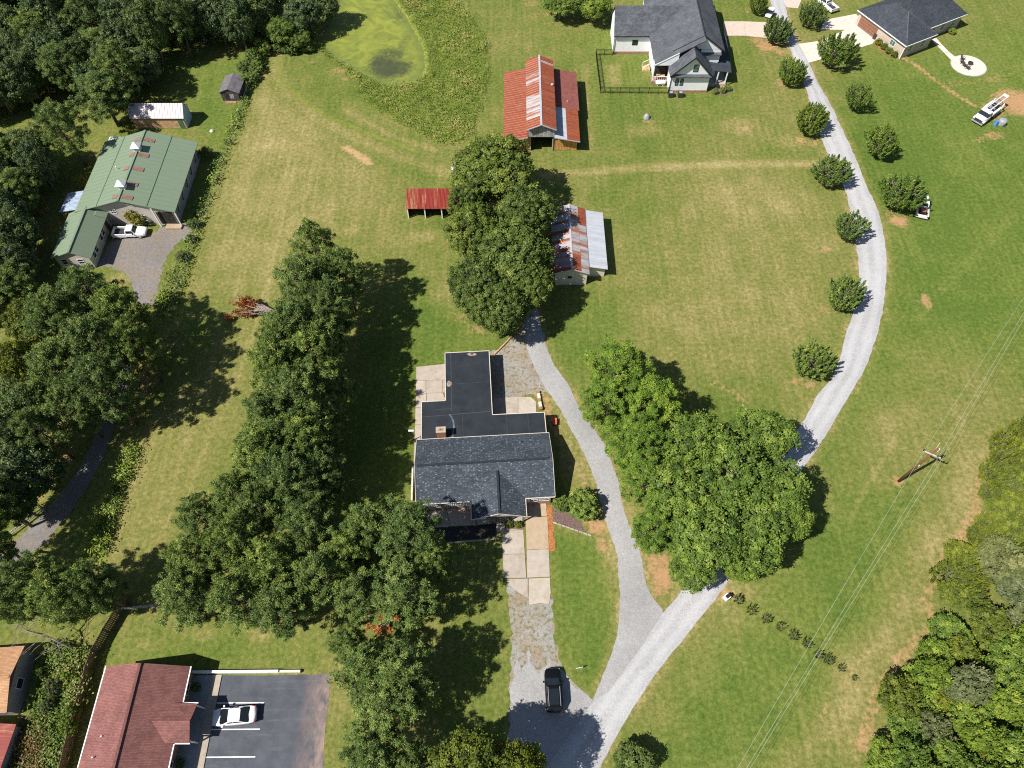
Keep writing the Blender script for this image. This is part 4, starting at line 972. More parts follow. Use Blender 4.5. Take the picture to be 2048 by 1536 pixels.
# shrubs near the houses
plant(PS, 1121, 1008, 17, 1.9, 'shrub', 'small round shrub at the corner of the main house', 'shrub')
plant(PS, 1168, 1010, 34, 3.2, 'shrub', 'large round dark shrub beside the gravel drive', 'shrub')
for px, lb in ((1019, 'left clipped bush in the bed before the porch'), (1036, 'right clipped bush in the bed before the porch')):
    plant(PSo, px, 1049, 8, 0.9, 'bush', lb, 'bush')
for px, py, r, lb in ((1430, 182, 7, 'left round bush by the white house porch'), (1446, 180, 7, 'middle round bush by the white house porch'), (1456, 176, 7, 'right round bush by the white house porch')):
    plant(PS, px, py, r, 1.0, 'bush', lb, 'bush')
for px, py, lb in ((1757, 84, 'bush nearest the brown garage door'), (1768, 93, 'second bush along the pale brick wall'), (1778, 101, 'third bush along the pale brick wall'), (1789, 108, 'bush at the corner of the brick house'), (1905, 62, 'loose bush at the far corner of the brick house')):
    plant(PSo if px < 1900 else PSw, px, py, 8, 1.1, 'bush', lb, 'bush')
SH = [(1476, 1199), (1501, 1219), (1531, 1239), (1560, 1254), (1586, 1271), (1612, 1288), (1636, 1309), (1656, 1321), (1682, 1337), (1708, 1356)]
words = ['first', 'second', 'third', 'fourth', 'fifth', 'sixth', 'seventh', 'eighth', 'ninth', 'last and smallest']
for i, (px, py) in enumerate(SH):
    plant(PX, px, py, 13 if i < 8 else (10 if i == 8 else 7), 1.2 if i < 8 else 0.8, 'young_shrub', 'young dark shrub in the row right of the road, %s from the mailbox' % words[i], 'shrub', 'row of young shrubs', hc=0.5)
# right hand hedge and wood
for i, (px, py, rw, nth) in enumerate(ranked(scatter_px([(2040, 840), (1985, 930), (1985, 1000), (1960, 1060), (1905, 1120), (1885, 1190), (1940, 1215), (1970, 1120), (2080, 1060), (2080, 840)], 30, 21), 9)):
    plant(PH if i % 4 else PQo, px, py, rgf.uniform(26, 36), rgf.uniform(2.6, 4.0), 'hedge_bush', 'olive hedge bush at right, %s in its row from the left, %s row up' % (nth, rw), 'bush', 'thick olive hedge on the right edge')
for px, py, r, h, lb in ((2000, 1120, 50, 5.5, 'grey green tree behind the olive hedge'), (2040, 1170, 46, 5.5, 'grey green tree at the right edge behind the hedge')):
    plant(PLg, px, py, r, h, 'hedge_tree', lb)
for i, (px, py, rw, nth) in enumerate(ranked(scatter_px([(1905, 1255), (1870, 1310), (1815, 1365), (1785, 1410), (1775, 1480), (1755, 1560), (2090, 1560), (2090, 1215), (1980, 1230)], 50, 33), 7)):
    plant((PQ, PQo, PQ, PQ, PQ, PQo, PQ, PQ, PLg, PQ, PQ)[(i * 7) % 11], px, py, rgf.uniform(32, 46), rgf.uniform(3.5, 9.0), 'copse_tree', 'tree of the lower right copse, %s in its row from the left, %s row up' % (nth, rw), group='dense copse in the lower right corner')
# the fallen, rust coloured pine
g = G(545, 628); t = thing('fallen_pine', 'fallen dead pine with rust coloured needles beside the pine row', 'fallen tree', (g.x, g.y, 0.5), math.radians(172))
rg = np.random.RandomState(8); tk = MB(); Cs = []; Ts = []
for i in range(26):
    a = rg.uniform(-0.42, 0.42); L = rg.uniform(3.4, 7.2)
    e = (L * math.cos(a), L * math.sin(a) * 0.9, rg.uniform(0.2, 1.6)); limb(tk, rg, (rg.uniform(-0.5, 1.0), rg.uniform(-.5, .5), 0.3), e, 0.07, 0.02, 3, 0.02, 4)
    if i % 4 == 0: continue
    for j in range(4):
        f = rg.uniform(0.62, 1.05); p = np.array(e) * f; n = 46
        v = unit(rg.randn(n, 3)); Cs.append(p + v * rg.uniform(0.1, 0.5, n)[:, None]); Ts.append(v)
Cs = np.concatenate(Cs); Ts = np.concatenate(Ts)
tk.build('trunk', MAT['twig'], t)
ob('crown', leaf_mesh('dead_needles', Cs, Ts, rand_dir(rg, len(Cs), 0), 0.34, 0.12, rg.uniform(0.1, 0.9, len(Cs)), MAT['leaf_rust']), t)
g = G(772, 1245, 8.6); t = thing('dead_branch', 'orange dead twigs hanging in the lower grove', 'dead branch', (g.x, g.y, 8.6), 0.4)
rg = np.random.RandomState(18); tk = MB(); Cs = []; Ts = []
for i in range(8):
    a = rg.uniform(0, 6.28); e = (2.1 * math.cos(a) * rg.uniform(.5, 1.2), 1.0 * math.sin(a), rg.uniform(0, .9)); limb(tk, rg, (0, 0, -0.2), e, 0.05, 0.02, 3, 0.02, 4)
    for j in range(2):
        n = 40; v = unit(rg.randn(n, 3)); Cs.append(np.array(e) * rg.uniform(.6, 1) + v * rg.uniform(0.1, 0.38, n)[:, None]); Ts.append(v)
Cs = np.concatenate(Cs); Ts = np.concatenate(Ts)
tk.build('branch', MAT['twig'], t); ob('needles', leaf_mesh('dead_tuft', Cs, Ts, rand_dir(rg, len(Cs), 0), 0.3, 0.12, rg.uniform(0.4, 1, len(Cs)), MAT['leaf_rust']), t)
# leafless sapling lying over the vines beside the board fence
g = G(158, 1302); t = thing('bare_tree', 'leaning bare grey tree over the vines beside the orange roof', 'bare tree', (g.x, g.y, 0), 0)
rg = np.random.RandomState(28); tk = MB()
top = np.array([-4.6, 2.0, 6.0]); limb(tk, rg, (0, 0, 0), top, 0.13, 0.04, 5, 0.02, 6)
for i in range(26):
    f = rg.uniform(0.15, 0.95); p = top * f; a = rg.uniform(0, 6.28); L = rg.uniform(1.6, 3.6)
    limb(tk, rg, p, p + np.array([math.cos(a) * L, math.sin(a) * L, rg.uniform(0.1, 1.2)]), 0.035, 0.012, 3, 0.05, 4)
tk.build('trunk', MAT['twig'], t)

# rank weeds: countless, one mass each
def weeds(name, label, poly, n, mat, hmax=0.9, seed=4, exclude=None, leaf=(0.5, 0.16), clump=9, spread=0.35):
    rg = np.random.RandomState(seed)
    lo, hi = np.min(poly, 0), np.max(poly, 0)
    P = rg.uniform(lo, hi, (n * 3, 2)); P = P[inpoly(P, poly)]
    if exclude is not None: P = P[~inpoly(P, exclude)]
    P = P[:n]
    sz = rg.uniform(0.5, 1.4, len(P))
    ph = rg.uniform(0, 6.28, 6); q = 0.5 + 0.17 * (np.sin(P[:, 0] * .55 + ph[0]) + np.sin(P[:, 1] * .48 + ph[1]) + np.sin((P[:, 0] + P[:, 1]) * .9 + ph[2]) + np.sin((P[:, 0] - P[:, 1]) * 1.3 + ph[3]))
    ti = np.clip(q + rg.normal(-0.05, 0.16, len(P)), 0, 1); sz = sz * (0.7 + 0.6 * q)
    k = clump; C = np.repeat(np.column_stack([P, np.zeros(len(P))]), k, 0); S = np.repeat(sz, k)
    C = C + np.column_stack([rg.randn(len(C), 2) * spread * S[:, None], rg.uniform(0.05, hmax, len(C)) * S])
    T = unit(rg.randn(len(C), 3) * np.array([1, 1, 0.5]) + np.array([0, 0, 0.25])); N = unit(rg.randn(len(C), 3) * 0.45 + np.array([-0.25, -0.15, 0.9]))
    o = ob(name, leaf_mesh(name, C, T, N, leaf[0] * S, leaf[1] * S, np.clip(np.repeat(ti, k) + rg.randn(len(C)) * 0.12, 0, 1), mat))
    return tag(o, label, 'weeds', kind='stuff')
weeds('pond_weeds', 'rank green and tan weeds ringing the pond', WEEDS, 7000, MAT['leaf_weed'], 0.6, exclude=POND, leaf=(0.30, 0.09), clump=7)
weeds('vine_thicket', 'tangled vines and weeds between orange roof and board fence', strip_px([(98, 1290), (165, 1300), (186, 1310), (172, 1380), (150, 1450), (128, 1536), (118, 1600), (10, 1600), (40, 1500), (70, 1430), (88, 1360)]), 3600, MAT['leaf_weed'], 1.2, 6, leaf=(0.24, 0.12), clump=11)
weeds('dry_vines', 'dry brown vines at the lower end of the vine thicket', strip_px([(52, 1440), (95, 1440), (110, 1480), (100, 1560), (30, 1570), (40, 1500)]), 1000, MAT['leaf_dry'], 1.0, 16, leaf=(0.26, 0.09), clump=10)
weeds('fence_weeds', 'weeds grown along the wire fence left of the field', strip_px([(523, 110), (530, 120), (495, 210), (470, 260), (445, 330), (420, 400), (404, 440), (388, 500), (372, 560), (352, 632), (320, 640), (308, 615), (330, 570), (352, 520), (372, 500), (385, 450), (395, 420), (415, 380), (440, 310), (468, 240)]), 620, MAT['leaf_broad'], 0.9, 7, leaf=(0.3, 0.16))
weeds('track_weeds', 'young pines and weeds between dirt track and field', strip_px([(262, 890), (285, 900), (262, 950), (240, 1010), (225, 1060), (215, 1110), (165, 1110), (190, 1050), (215, 1000), (240, 930)]), 520, MAT['leaf_broad'], 0.9, 9, leaf=(0.28, 0.11))
# larger plants in the vine thicket and along the wire fence
for px, py, r, ps, lb in ((138, 1452, 14, PSw, 'bright green bush against the lower board fence'), (112, 1375, 14, PSg, 'grey green bush in the middle of the vine thicket'), (142, 1352, 12, PSw, 'fresh green bush beside the upper board fence'), (85, 1345, 12, PS, 'dark green bush beside the orange roof'), (100, 1410, 11, PSg, 'pale bush low in the vine thicket'), (150, 1420, 10, PS, 'green bush touching the board fence at its middle')):
    plant(ps, px, py, r * 1.35, 2.2, 'thicket_bush', lb, 'bush')
for px, py, r, h, ps, lb in ((364, 512, 13, 1.4, PSg, 'pale pampas clump beside the gravel lot'), (386, 448, 12, 1.6, PS, 'bush on the wire fence by the top of the gravel lot'), (380, 478, 10, 1.3, PS, 'bush on the wire fence by the green bin'), (300, 440, 14, 1.0, PS, 'low dark bush beside the white pickup and barn front'), (412, 306, 14, 2.0, PS, 'dark bush at the back corner of the green roofed barn'), (395, 425, 8, .9, PS, 'small bush on the wire fence near the barn corner'), (165, 362, 9, 2.5, PSy, 'yellowish bush by the west eave of the green barn')):
    plant(ps, px, py, r, h, 'bush', lb, 'bush')
# ------------------------------------------------------------------ building helpers (local frame of each building)
def window(parent, side, c, u, z, w, h, frame=None, pane=None, bars=(1, 1), proud=0.05):
    """side: 's','n' wall plane at y=c running in x; 'e','w' wall plane at x=c running in y; u = centre along the wall, z = sill"""
    frame = frame or MAT['white_trim']; pane = pane or MAT['glass']
    def P(a, b, d):
        o = {'s': -d, 'n': d, 'e': d, 'w': -d}[side]
        return (u + a, c + o, z + b) if side in 'sn' else (c + o, u + a, z + b)
    def bx(m, a0, a1, b0, b1, d0, d1):
        p, q = P(a0, b0, d0), P(a1, b1, d1)
        m.box(min(p[0], q[0]), max(p[0], q[0]), min(p[1], q[1]), max(p[1], q[1]), min(p[2], q[2]), max(p[2], q[2]))
    m = MB(); t = 0.08
    bx(m, -w / 2, w / 2, 0, t, 0.002, proud); bx(m, -w / 2, w / 2, h - t, h, 0.002, proud)
    bx(m, -w / 2, -w / 2 + t, t, h - t, 0.002, proud); bx(m, w / 2 - t, w / 2, t, h - t, 0.002, proud)
    for i in range(1, bars[0]): bx(m, -w / 2 + w * i / bars[0] - .03, -w / 2 + w * i / bars[0] + .03, t, h - t, 0.014, proud - .004)
    for i in range(1, bars[1]): bx(m, -w / 2 + t, w / 2 - t, h * i / bars[1] - .03, h * i / bars[1] + .03, 0.014, proud - .008)
    f = m.build('window', frame, parent)
    g = MB(); bx(g, -w / 2 + t, w / 2 - t, t, h - t, 0.002, 0.012)
    g.build('pane', pane, f)
    return f
def door(parent, side, c, u, w, h, mat, z=0.0, proud=0.05, name='door'):
    m = MB()
    o0, o1 = {'s': (c - proud, c - .002), 'n': (c + .002, c + proud), 'e': (c + .002, c + proud), 'w': (c - proud, c - .002)}[side]
    if side in 'sn': m.box(u - w / 2, u + w / 2, o0, o1, z, z + h)
    else: m.box(o0, o1, u - w / 2, u + w / 2, z, z + h)
    return m.build(name, mat, parent)
_sheetcache = {}
def sheet_mesh(L, w, mat, ribs=3, amp=0.055):
    """one sheet of ribbed roofing: length L down the slope along +x, width w along +y"""
    key = (round(L, 2), round(w, 3), mat.name)
    if key in _sheetcache: return _sheetcache[key]
    ys, zs = [], []
    for i in range(ribs):
        b = w * i / ribs; k = w / ribs
        ys += [b, b + k * 0.5, b + k * 0.66, b + k * 0.84]; zs += [0, 0, amp, amp]
    ys.append(w + 0.03); zs.append(0.004)
    n = len(ys); V = [(0, y, z) for y, z in zip(ys, zs)] + [(L, y, z) for y, z in zip(ys, zs)]
    m = MB(); m.add(V, [(i, n + i, n + i + 1, i + 1) for i in range(n - 1)])
    me = m.mesh('roof_sheet', mat)
    _sheetcache[key] = me
    return me
_rs = random.Random(12)
def sheets(parent, x_hi, z_hi, x_lo, z_lo, y0, y1, mat, w=0.62, rows=1, lift=0.015, jitter=0.02, name='roof_sheet', pick=None):
    """cover a slope (ridge parallel to y) with separate sheets, running from (x_hi,z_hi) down to (x_lo,z_lo)"""
    n = max(1, round((y1 - y0) / w)); w = (y1 - y0) / n
    run = math.hypot(x_lo - x_hi, z_lo - z_hi); ang = math.atan2(z_hi - z_lo, abs(x_lo - x_hi)); sg = 1 if x_lo > x_hi else -1
    for r in range(rows):
        L = run / rows + (0.12 if r < rows - 1 else 0)
        for i in range(n):
            mt = pick(i, n, r) if pick else mat
            o = ob(name, sheet_mesh(L, w, mt), parent)
            f = r / rows
            ez = _rs.uniform(0, jitter)
            o.location = (x_hi + (x_lo - x_hi) * f, (y0 + i * w) if sg > 0 else (y0 + (i + 1) * w), z_hi + (z_lo - z_hi) * f + lift + 0.02 * (rows - 1 - r) + ez)
            o.rotation_euler = (0, ang, 0) if sg > 0 else (0, ang, math.pi)
def gable_wall(m, x0, x1, y, t, z0, ze, xr, zr, mi=0):
    pts = [(x0, z0), (x1, z0), (x1, ze), (xr, zr), (x0, ze)]
    m.add([(p[0], y, p[1]) for p in pts] + [(p[0], y + t, p[1]) for p in pts],
          [(0, 1, 2, 3, 4), (9, 8, 7, 6, 5)] + [(i, 5 + i, 5 + (i + 1) % 5, (i + 1) % 5) for i in range(5)], mi)

# ================================================================== main house (charcoal roof, flat rear wing)
H = thing('main_house', 'low house with charcoal shingle roof, front gable porch and flat black rear wing', 'house', (-12.19, 33.40, 0), math.radians(3.46))
LX, DY, ZE, ZR, YR = 17.72, 9.15, 2.7, 4.65, 4.5
w = MB()
w.box(0.5, 17.25, 0.16, 8.9, 0, 1.0)
w.build('brick_wall', MAT['brick'], H)
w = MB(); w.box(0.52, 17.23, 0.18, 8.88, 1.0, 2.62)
w.build('siding_band', MAT['blue_metal_and_shade'], H)  # white siding; the blue is sky-lit shade put into its colour
for x in np.arange(0.9, 6.9, 0.33):
    pass
bt = MB()
for x in list(np.arange(0.7, 7.0, 0.28)) + list(np.arange(14.0, 17.2, 0.28)): bt.box(x, x + 0.12, 0.14, 0.178, 1.01, 2.6)
bt.build('siding_batten', MAT['white_siding'], H)['kind'] = 'stuff'
for x in (0.5, 17.24):
    g = MB(); xs = 0.002 if x > 5 else -0.002
    g.add([(x + xs, 0.42, 2.62), (x + xs, 8.88, 2.62), (x + xs, YR, 4.5)], [(0, 1, 2)]); g.build('gable_panel', MAT['white_siding'], H)
r = MB()
r.slab([(0, 0, ZE), (LX, 0, ZE), (LX, YR, ZR), (0, YR, ZR)], 0.14); r.slab([(0, YR, ZR), (LX, YR, ZR), (LX, DY, ZE), (0, DY, ZE)], 0.14)
roof = r.build('roof', MAT['shingle_main'], H)
MB().bar((0.25, YR, ZR + .02), (LX - .5, YR, ZR + .02), 0.30, 0.09).build('ridge_vent', MAT['ridge_cap'], roof)
m = MB(); m.box(0, LX, DY + .002, DY + .07, ZE - .14, ZE + .03); m.box(0, 7.0, -.1, -.002, ZE - .12, ZE + .02); m.box(13.95, LX, -.1, -.002, ZE - .12, ZE + .02)
m.bar((-.03, 0, ZE - .05), (-.03, YR, ZR - .05), .05, .16); m.bar((-.03, YR, ZR - .05), (-.03, DY, ZE - .05), .05, .16); m.bar((LX + .03, 0, ZE - .05), (LX + .03, YR, ZR - .05), .05, .16); m.bar((LX + .03, YR, ZR - .05), (LX + .03, DY, ZE - .05), .05, .16)
m.build('fascia', MAT['pale_trim'], H)
# front gable over the porch
GX0, GX1, GXR, GYF, GZ = 7.0, 13.9, 10.5, -2.45, 4.2
yb = YR * (GZ - ZE) / (ZR - ZE)
r = MB()
e = 0.02
r.slab([(GX0, GYF, ZE), (GXR, GYF, GZ), (GXR, yb, GZ + e), (GX0, 0.02, ZE + e)], 0.13); r.slab([(GXR, GYF, GZ), (GX1, GYF, ZE), (GX1, 0.02, ZE + e), (GXR, yb, GZ + e)], 0.13)
pr = r.build('porch_roof', MAT['shingle_main'], H)
MB().bar((GXR, GYF + .02, GZ + .03), (GXR, yb - .1, GZ + .05), 0.28, 0.09).build('ridge_vent', MAT['ridge_cap'], pr)
m = MB(); m.bar((GX0, GYF - .03, ZE - .04), (GXR, GYF - .03, GZ - .04), .05, .2); m.bar((GXR, GYF - .03, GZ - .04), (GX1, GYF - .03, ZE - .04), .05, .2); m.box(GX0 - .09, GX0 - .002, GYF, 0, ZE - .12, ZE + .02); m.box(GX1 + .002, GX1 + .09, GYF, 0, ZE - .12, ZE + .02)
m.build('fascia', MAT['pale_trim'], H)
m = MB(); m.add([(GX0 + .3, GYF + .25, ZE - .1), (GX1 - .3, GYF + .25, ZE - .1), (GXR, GYF + .25, GZ - .18)], [(0, 1, 2)]); m.build('gable_panel', MAT['pale_trim'], H)
MB().box(GX0 + .3, GX1 - .3, GYF + .22, GYF + .4, ZE - .38, ZE - .1).build('porch_beam', MAT['dark_wood'], H)
for x in (7.45, 9.6, 11.25, 13.5): MB().box(x - .08, x + .08, GYF + .23, GYF + .39, 0.05, ZE - .38).build('post', MAT['dark_wood'], H)
# flat rear extension
FL = [(.6, 9.0), (17.4, 9.0), (17.4, 12.35), (10.28, 12.4), (10.28, 22.9), (3.93, 22.9), (3.93, 15.0), (.6, 15.0)]
def inset(poly, d):
    n = len(poly); out = []
    for i in range(n):
        p0, p1, p2 = Vector(poly[i - 1]), Vector(poly[i]), Vector(poly[(i + 1) % n])
        d1 = (p1 - p0).normalized(); d2 = (p2 - p1).normalized()
        n1 = Vector((-d1.y, d1.x)); n2 = Vector((-d2.y, d2.x))
        b = (n1 + n2); b = b / max(0.3, b.dot(n1))
        out.append((p1.x + b.x * d, p1.y + b.y * d))
    return out
MB().prism(inset(FL, 0.3), 0, 2.45).build('rear_wall', MAT['brick'], H)
fr = MB().prism(FL, 2.45, 2.64).build('flat_roof', MAT['membrane'], H)
m = MB()
for a, b in zip(FL, FL[1:] + FL[:1]): m.bar((a[0], a[1], 2.60), (b[0], b[1], 2.60), 0.10, 0.14)
m.build('roof_edge', MAT['pale_trim'], fr)
def flat_patch(name, pts, mat, z=2.646): MB().add([(p[0], p[1], z) for p in pts], [tuple(range(len(pts)))]).build(name, MAT[mat], fr)
for a, b, wd in (((4.75, 13.3), (4.75, 22.8), .09), ((.7, 12.6), (4.7, 12.75), .09), ((4.7, 12.75), (10.2, 12.95), .12), ((2.0, 13.6), (4.7, 13.7), .07), ((12.2, 9.1), (12.2, 12.3), .05), ((15.1, 9.1), (15.1, 12.3), .05), ((4.8, 17.6), (10.2, 17.7), .05), ((6.2, 9.2), (6.2, 12.7), .05)):
    d = Vector((b[0] - a[0], b[1] - a[1])).normalized(); nn = Vector((-d.y, d.x)) * wd / 2
    flat_patch('membrane_seam', [(a[0] - nn.x, a[1] - nn.y), (b[0] - nn.x, b[1] - nn.y), (b[0] + nn.x, b[1] + nn.y), (a[0] + nn.x, a[1] + nn.y)], 'seam')
cl = [(4.4, 12.8), (4.75, 12.3), (4.95, 11.6), (5.0, 10.8), (4.85, 10.0), (4.75, 9.2)]
m = MB()
for (a, b) in zip(cl[:-1], cl[1:]): m.add([(a[0] - .11, a[1], 2.652), (a[0] + .11, a[1], 2.652), (b[0] + .13, b[1], 2.652), (b[0] - .13, b[1], 2.652)], [(0, 1, 2, 3)])
m.build('wash_streak', MAT['chalk_streak'], fr)
for cx, cy, rx, ry in ((7.75, 22.45, .72, .3), (4.45, 17.7, .38, .5)):
    rgp = random.Random(int(cx * 10)); flat_patch('silt_stain', [(cx + rx * math.cos(a) * rgp.uniform(.8, 1.1), cy + ry * math.sin(a) * rgp.uniform(.8, 1.1)) for a in np.linspace(0, 6.28, 18, endpoint=False)], 'puddle_stain', 2.65)
MB().cyl((7.8, 22.5), .12, 2.64, 2.75).build('roof_drain', MAT['dark_metal'], fr)
c = MB(); c.box(2.75, 3.95, 9.22, 10.0, 0, 4.3); ch = c.build('chimney', MAT['chimney_brick'], H)
MB().box(2.70, 4.0, 9.17, 10.05, 4.3, 4.42).build('chimney_cap', MAT['concrete'], ch)
m = MB(); m.box(3.05, 3.3, 9.45, 9.75, 4.42, 4.5); m.box(3.4, 3.65, 9.45, 9.75, 4.42, 4.5); m.build('flue', MAT['chimney_brick'], ch)
for x, y in ((4.3, 3.7), (13.9, 7.7)):
    zv = ZE + (ZR - ZE) * (y / YR if y < YR else (DY - y) / (DY - YR)); MB().cyl((x, y), .06, zv - .1, zv + .3, 8).build('vent_pipe', MAT['dark_metal'], H)
for x, wv in ((3.0, 1.2), (5.6, .9)): window(H, 's', 0.13, x, 1.0, wv, 1.3, bars=(2, 2))
for x in (15.0, 16.5): window(H, 's', 0.13, x, 1.15, 1.1, 1.25, bars=(2, 2))
window(H, 's', 0.13, 12.5, 1.1, 1.6, 1.3, bars=(3, 2)); door(H, 's', 0.16, 10.2, 1.0, 2.1, MAT['white_trim'])
for y in (2.5, 6.5): window(H, 'e', 17.26, y, 1.0, 1.1, 1.2, bars=(2, 2))
m = MB(); m.cyl((-.05, -.15), .14, 1.9, 2.4, 10); m.box(-.35, .2, -.5, -.05, 1.4, 1.9); m.build('meter_box', MAT['grey_metal'], H)

# ================================================================== red brown house at the parking lot
H = thing('office_house', 'long low building with red brown shingle roof beside the parking lot', 'house', (-41.07, 14.0, 0), 0)
Y0, Y1 = -22.0, -0.35
MB().box(-4.3, 4.3, Y0 + .4, Y1 - .2, 0, 2.75).build('wall', MAT['brick'], H)
r = MB(); r.slab([(-4.75, Y0, 2.8), (0, Y0, 5.0), (0, 0, 5.0), (-4.75, 0, 2.8)][::-1], .14); r.slab([(0, Y0, 5.0), (4.75, Y0, 2.8), (4.75, 0, 2.8), (0, 0, 5.0)], .14)
roof = r.build('roof', MAT['shingle_brown'], H)
MB().bar((0.08, Y0, 5.03), (0.08, -.02, 5.03), .3, .08).build('ridge_vent', MAT['ridge_brown'], roof)
for y in (-0.62, Y0 + .4):
    m = MB(); m.add([(-4.3, y, 2.75), (4.3, y, 2.75), (0, y, 4.75)], [(0, 1, 2)]); m.build('gable_panel', MAT['white_siding'], H)
r = MB(); r.slab([(4.0, -7.75, 2.8 + .38), (6.45, -7.75, 2.8), (6.45, -5.72, 3.95), (2.35, -5.72, 3.95)], .12); r.slab([(2.35, -5.72, 3.95), (6.45, -5.72, 3.95), (6.45, -3.85, 2.8), (4.0, -3.85, 2.8 + .38)], .12)
r.build('porch_roof', MAT['shingle_brown'], H)
m = MB(); m.box(-4.88, -4.76, Y0, 0, 2.66, 2.80); m.box(4.76, 4.88, -3.84, 0, 2.66, 2.8); m.box(4.76, 4.88, Y0, -7.76, 2.66, 2.8); m.box(4.76, 6.5, -7.87, -7.76, 2.66, 2.8); m.box(4.76, 6.5, -3.84, -3.73, 2.66, 2.8)
m.build('gutter', MAT['white_trim'], H)
for y in (-7.55, -4.05): MB().box(6.2, 6.34, y - .07, y + .07, .1, 2.75).build('porch_post', MAT['white_trim'], H)
for x, y in ((-2.6, -7.2), (-2.95, -9.2), (-2.2, -15)): MB().cyl((x, y), .08, 3.5, 4.05, 8).build('vent_pipe', MAT['white_trim'], H)
for y in (-2.2, -10.0, -13.0): window(H, 'e', 4.3, y, .8, 1.3, 1.4, bars=(2, 2))
door(H, 'e', 4.3, -5.8, 1.1, 2.1, MAT['white_trim'])
for y, lb in ((-1.9, 'dark bush between red brown building and walk, upper'), (-9.6, 'dark bush between red brown building and walk, lower')): plant(PS, 0, 0, 0, .9, 'bush', lb, 'bush', world=(-36.1, 14 + y), rm=.55)
# low white wall along the head of the lot
W = thing('low_wall', 'low white wall along the top of the parking lot', 'wall', (-37.0, 13.62, 0), math.radians(.5))
for i in range(5): MB().box(i * 2.5 + .01, (i + 1) * 2.5 - .01, 0, .28, 0, .62 if i < 4 else .45).build('wall_section', MAT['white_siding'] if i < 4 else MAT['pale_trim'], W)

# ================================================================== orange roof house and red shed at the left edge
H = thing('orange_roof_house', 'house with tan orange shingle roof cut by the left edge', 'house', (-55.2, 9.2, 0), math.radians(4))
MB().box(-9.0, -.3, .2, 6.6, 0, 2.95).build('wall', MAT['grey_siding'], H)
r = MB(); r.slab([(-9.5, 0, 3.0), (0, 0, 3.0), (0, 3.5, 4.1), (-9.5, 3.5, 4.1)], .14); r.slab([(-9.5, 3.5, 4.1), (0, 3.5, 4.1), (0, 7.0, 3.0), (-9.5, 7.0, 3.0)], .14); r.build('roof', MAT['shingle_orange'], H)
MB().bar((-9.4, 3.5, 4.12), (-.1, 3.5, 4.12), .3, .06).build('ridge_vent', MAT['shingle_orange'], H)
MB().box(-9.4, -.05, -.14, -.01, 2.86, 3.0).build('gutter', MAT['dark_metal'], H)
window(H, 'e', -.3, 3.2, 1.0, 1.2, 1.2)
H = thing('red_shed', 'red metal roofed shed at the lower left corner', 'shed', (-56.6, 1.0, 0), math.radians(-2))
MB().box(-4, 1.9, -3, 7.0, 0, 2.3).build('wall', MAT['grey_siding'], H)
m = MB(); m.slab([(-1.2, -3.2, 2.75), (2.2, -3.2, 2.35), (2.2, 7.2, 2.35), (-1.2, 7.2, 2.75)], .08); m.slab([(-4.4, -3.2, 2.35), (-1.2, -3.2, 2.75), (-1.2, 7.2, 2.75), (-4.4, 7.2, 2.35)], .08); m.build('roof', MAT['red_metal'], H)
MB().box(-1.35, -1.05, -3.25, 7.3, 2.7, 2.86).build('ridge_cap', MAT['zinc'], H)

# ================================================================== green roofed barn, annex and lean-to
H = thing('green_barn', 'large barn with green metal roof, two white cupolas and brown skylight panels', 'barn', (-62.9, 83.3, 0), 0)
LN = 16.7
m = MB(); m.box(-7.4, 7.3, .76, LN - .4, 0, 3.4); m.build('wall', MAT['grey_siding'], H)
m = MB(); gable_wall(m, -7.4, 7.3, .6, .14, 0, 3.4, 0, 5.72); m.build('front_wall', MAT['beige_siding'], H)
m = MB(); gable_wall(m, -7.4, 7.3, LN - .39, .14, 0, 3.4, 0, 5.72); m.build('back_wall', MAT['grey_siding'], H)
def gslope(sg):
    m = MB(); n = 18
    for i in range(n):
        y0 = LN * i / n; y1 = LN * (i + 1) / n
        m.slab([(0, y0, 6.0), (sg * 8.15, y0, 3.5), (sg * 8.15, y1 - .05, 3.5), (0, y1 - .05, 6.0)], .10)
        m.slab([(0, y1 - .05, 6.035), (sg * 8.15, y1 - .05, 3.535), (sg * 8.15, y1, 3.535), (0, y1, 6.035)], .13)
    return m
rf = gslope(1).build('roof', MAT['green_metal'], H); rf2 = gslope(-1).build('roof', MAT['green_metal'], H)
MB().bar((0, -.02, 6.05), (0, LN + .02, 6.05), .36, .08).build('ridge_cap', MAT['green_metal'], rf)
for x in (-4.0, 4.1):
    z = 6.0 - abs(x) * 2.5 / 8.15 + .045
    MB().bar((x, .02, z), (x, LN - .02, z), .07, .03).build('roof_seam', MAT['green_door'], rf if x > 0 else rf2)
for y in (1.1, 4.1, 7.6, 10.9, 14.6):
    for sg in (1, -1):
        zz = lambda x: 6.0 - x * 2.5 / 8.15 + .09
        a, b = (.35, 1.95) if sg > 0 else (.3, 1.25)
        MB().slab([(sg * a, y - .42, zz(a)), (sg * b, y - .42, zz(b)), (sg * b, y + .42, zz(b)), (sg * a, y + .42, zz(a))], .03).build('skylight', simple('brown fibreglass panel', (0.25, 0.15, 0.115), .6, .2, 3) if 'sky' not in MAT else MAT['sky'], rf)
for y in (3.1, 12.0):
    c = MB(); c.box(-.5, .5, y - .5, y + .5, 5.6, 6.75); cu = c.build('cupola', MAT['white_siding'], H)
    m = MB(); m.add([(-.78, y - .78, 6.75), (.78, y - .78, 6.75), (.78, y + .78, 6.75), (-.78, y + .78, 6.75), (0, y, 7.5)], [(0, 1, 4), (1, 2, 4), (2, 3, 4), (3, 0, 4), (3, 2, 1, 0)]); m.build('cupola_roof', MAT['white_trim'], cu)
    for d, s in ((1, 'e'), (-1, 'w')): window(cu, s, d * .5, y, 6.2, .6, .45, MAT['white_trim'], MAT['dark_void'])
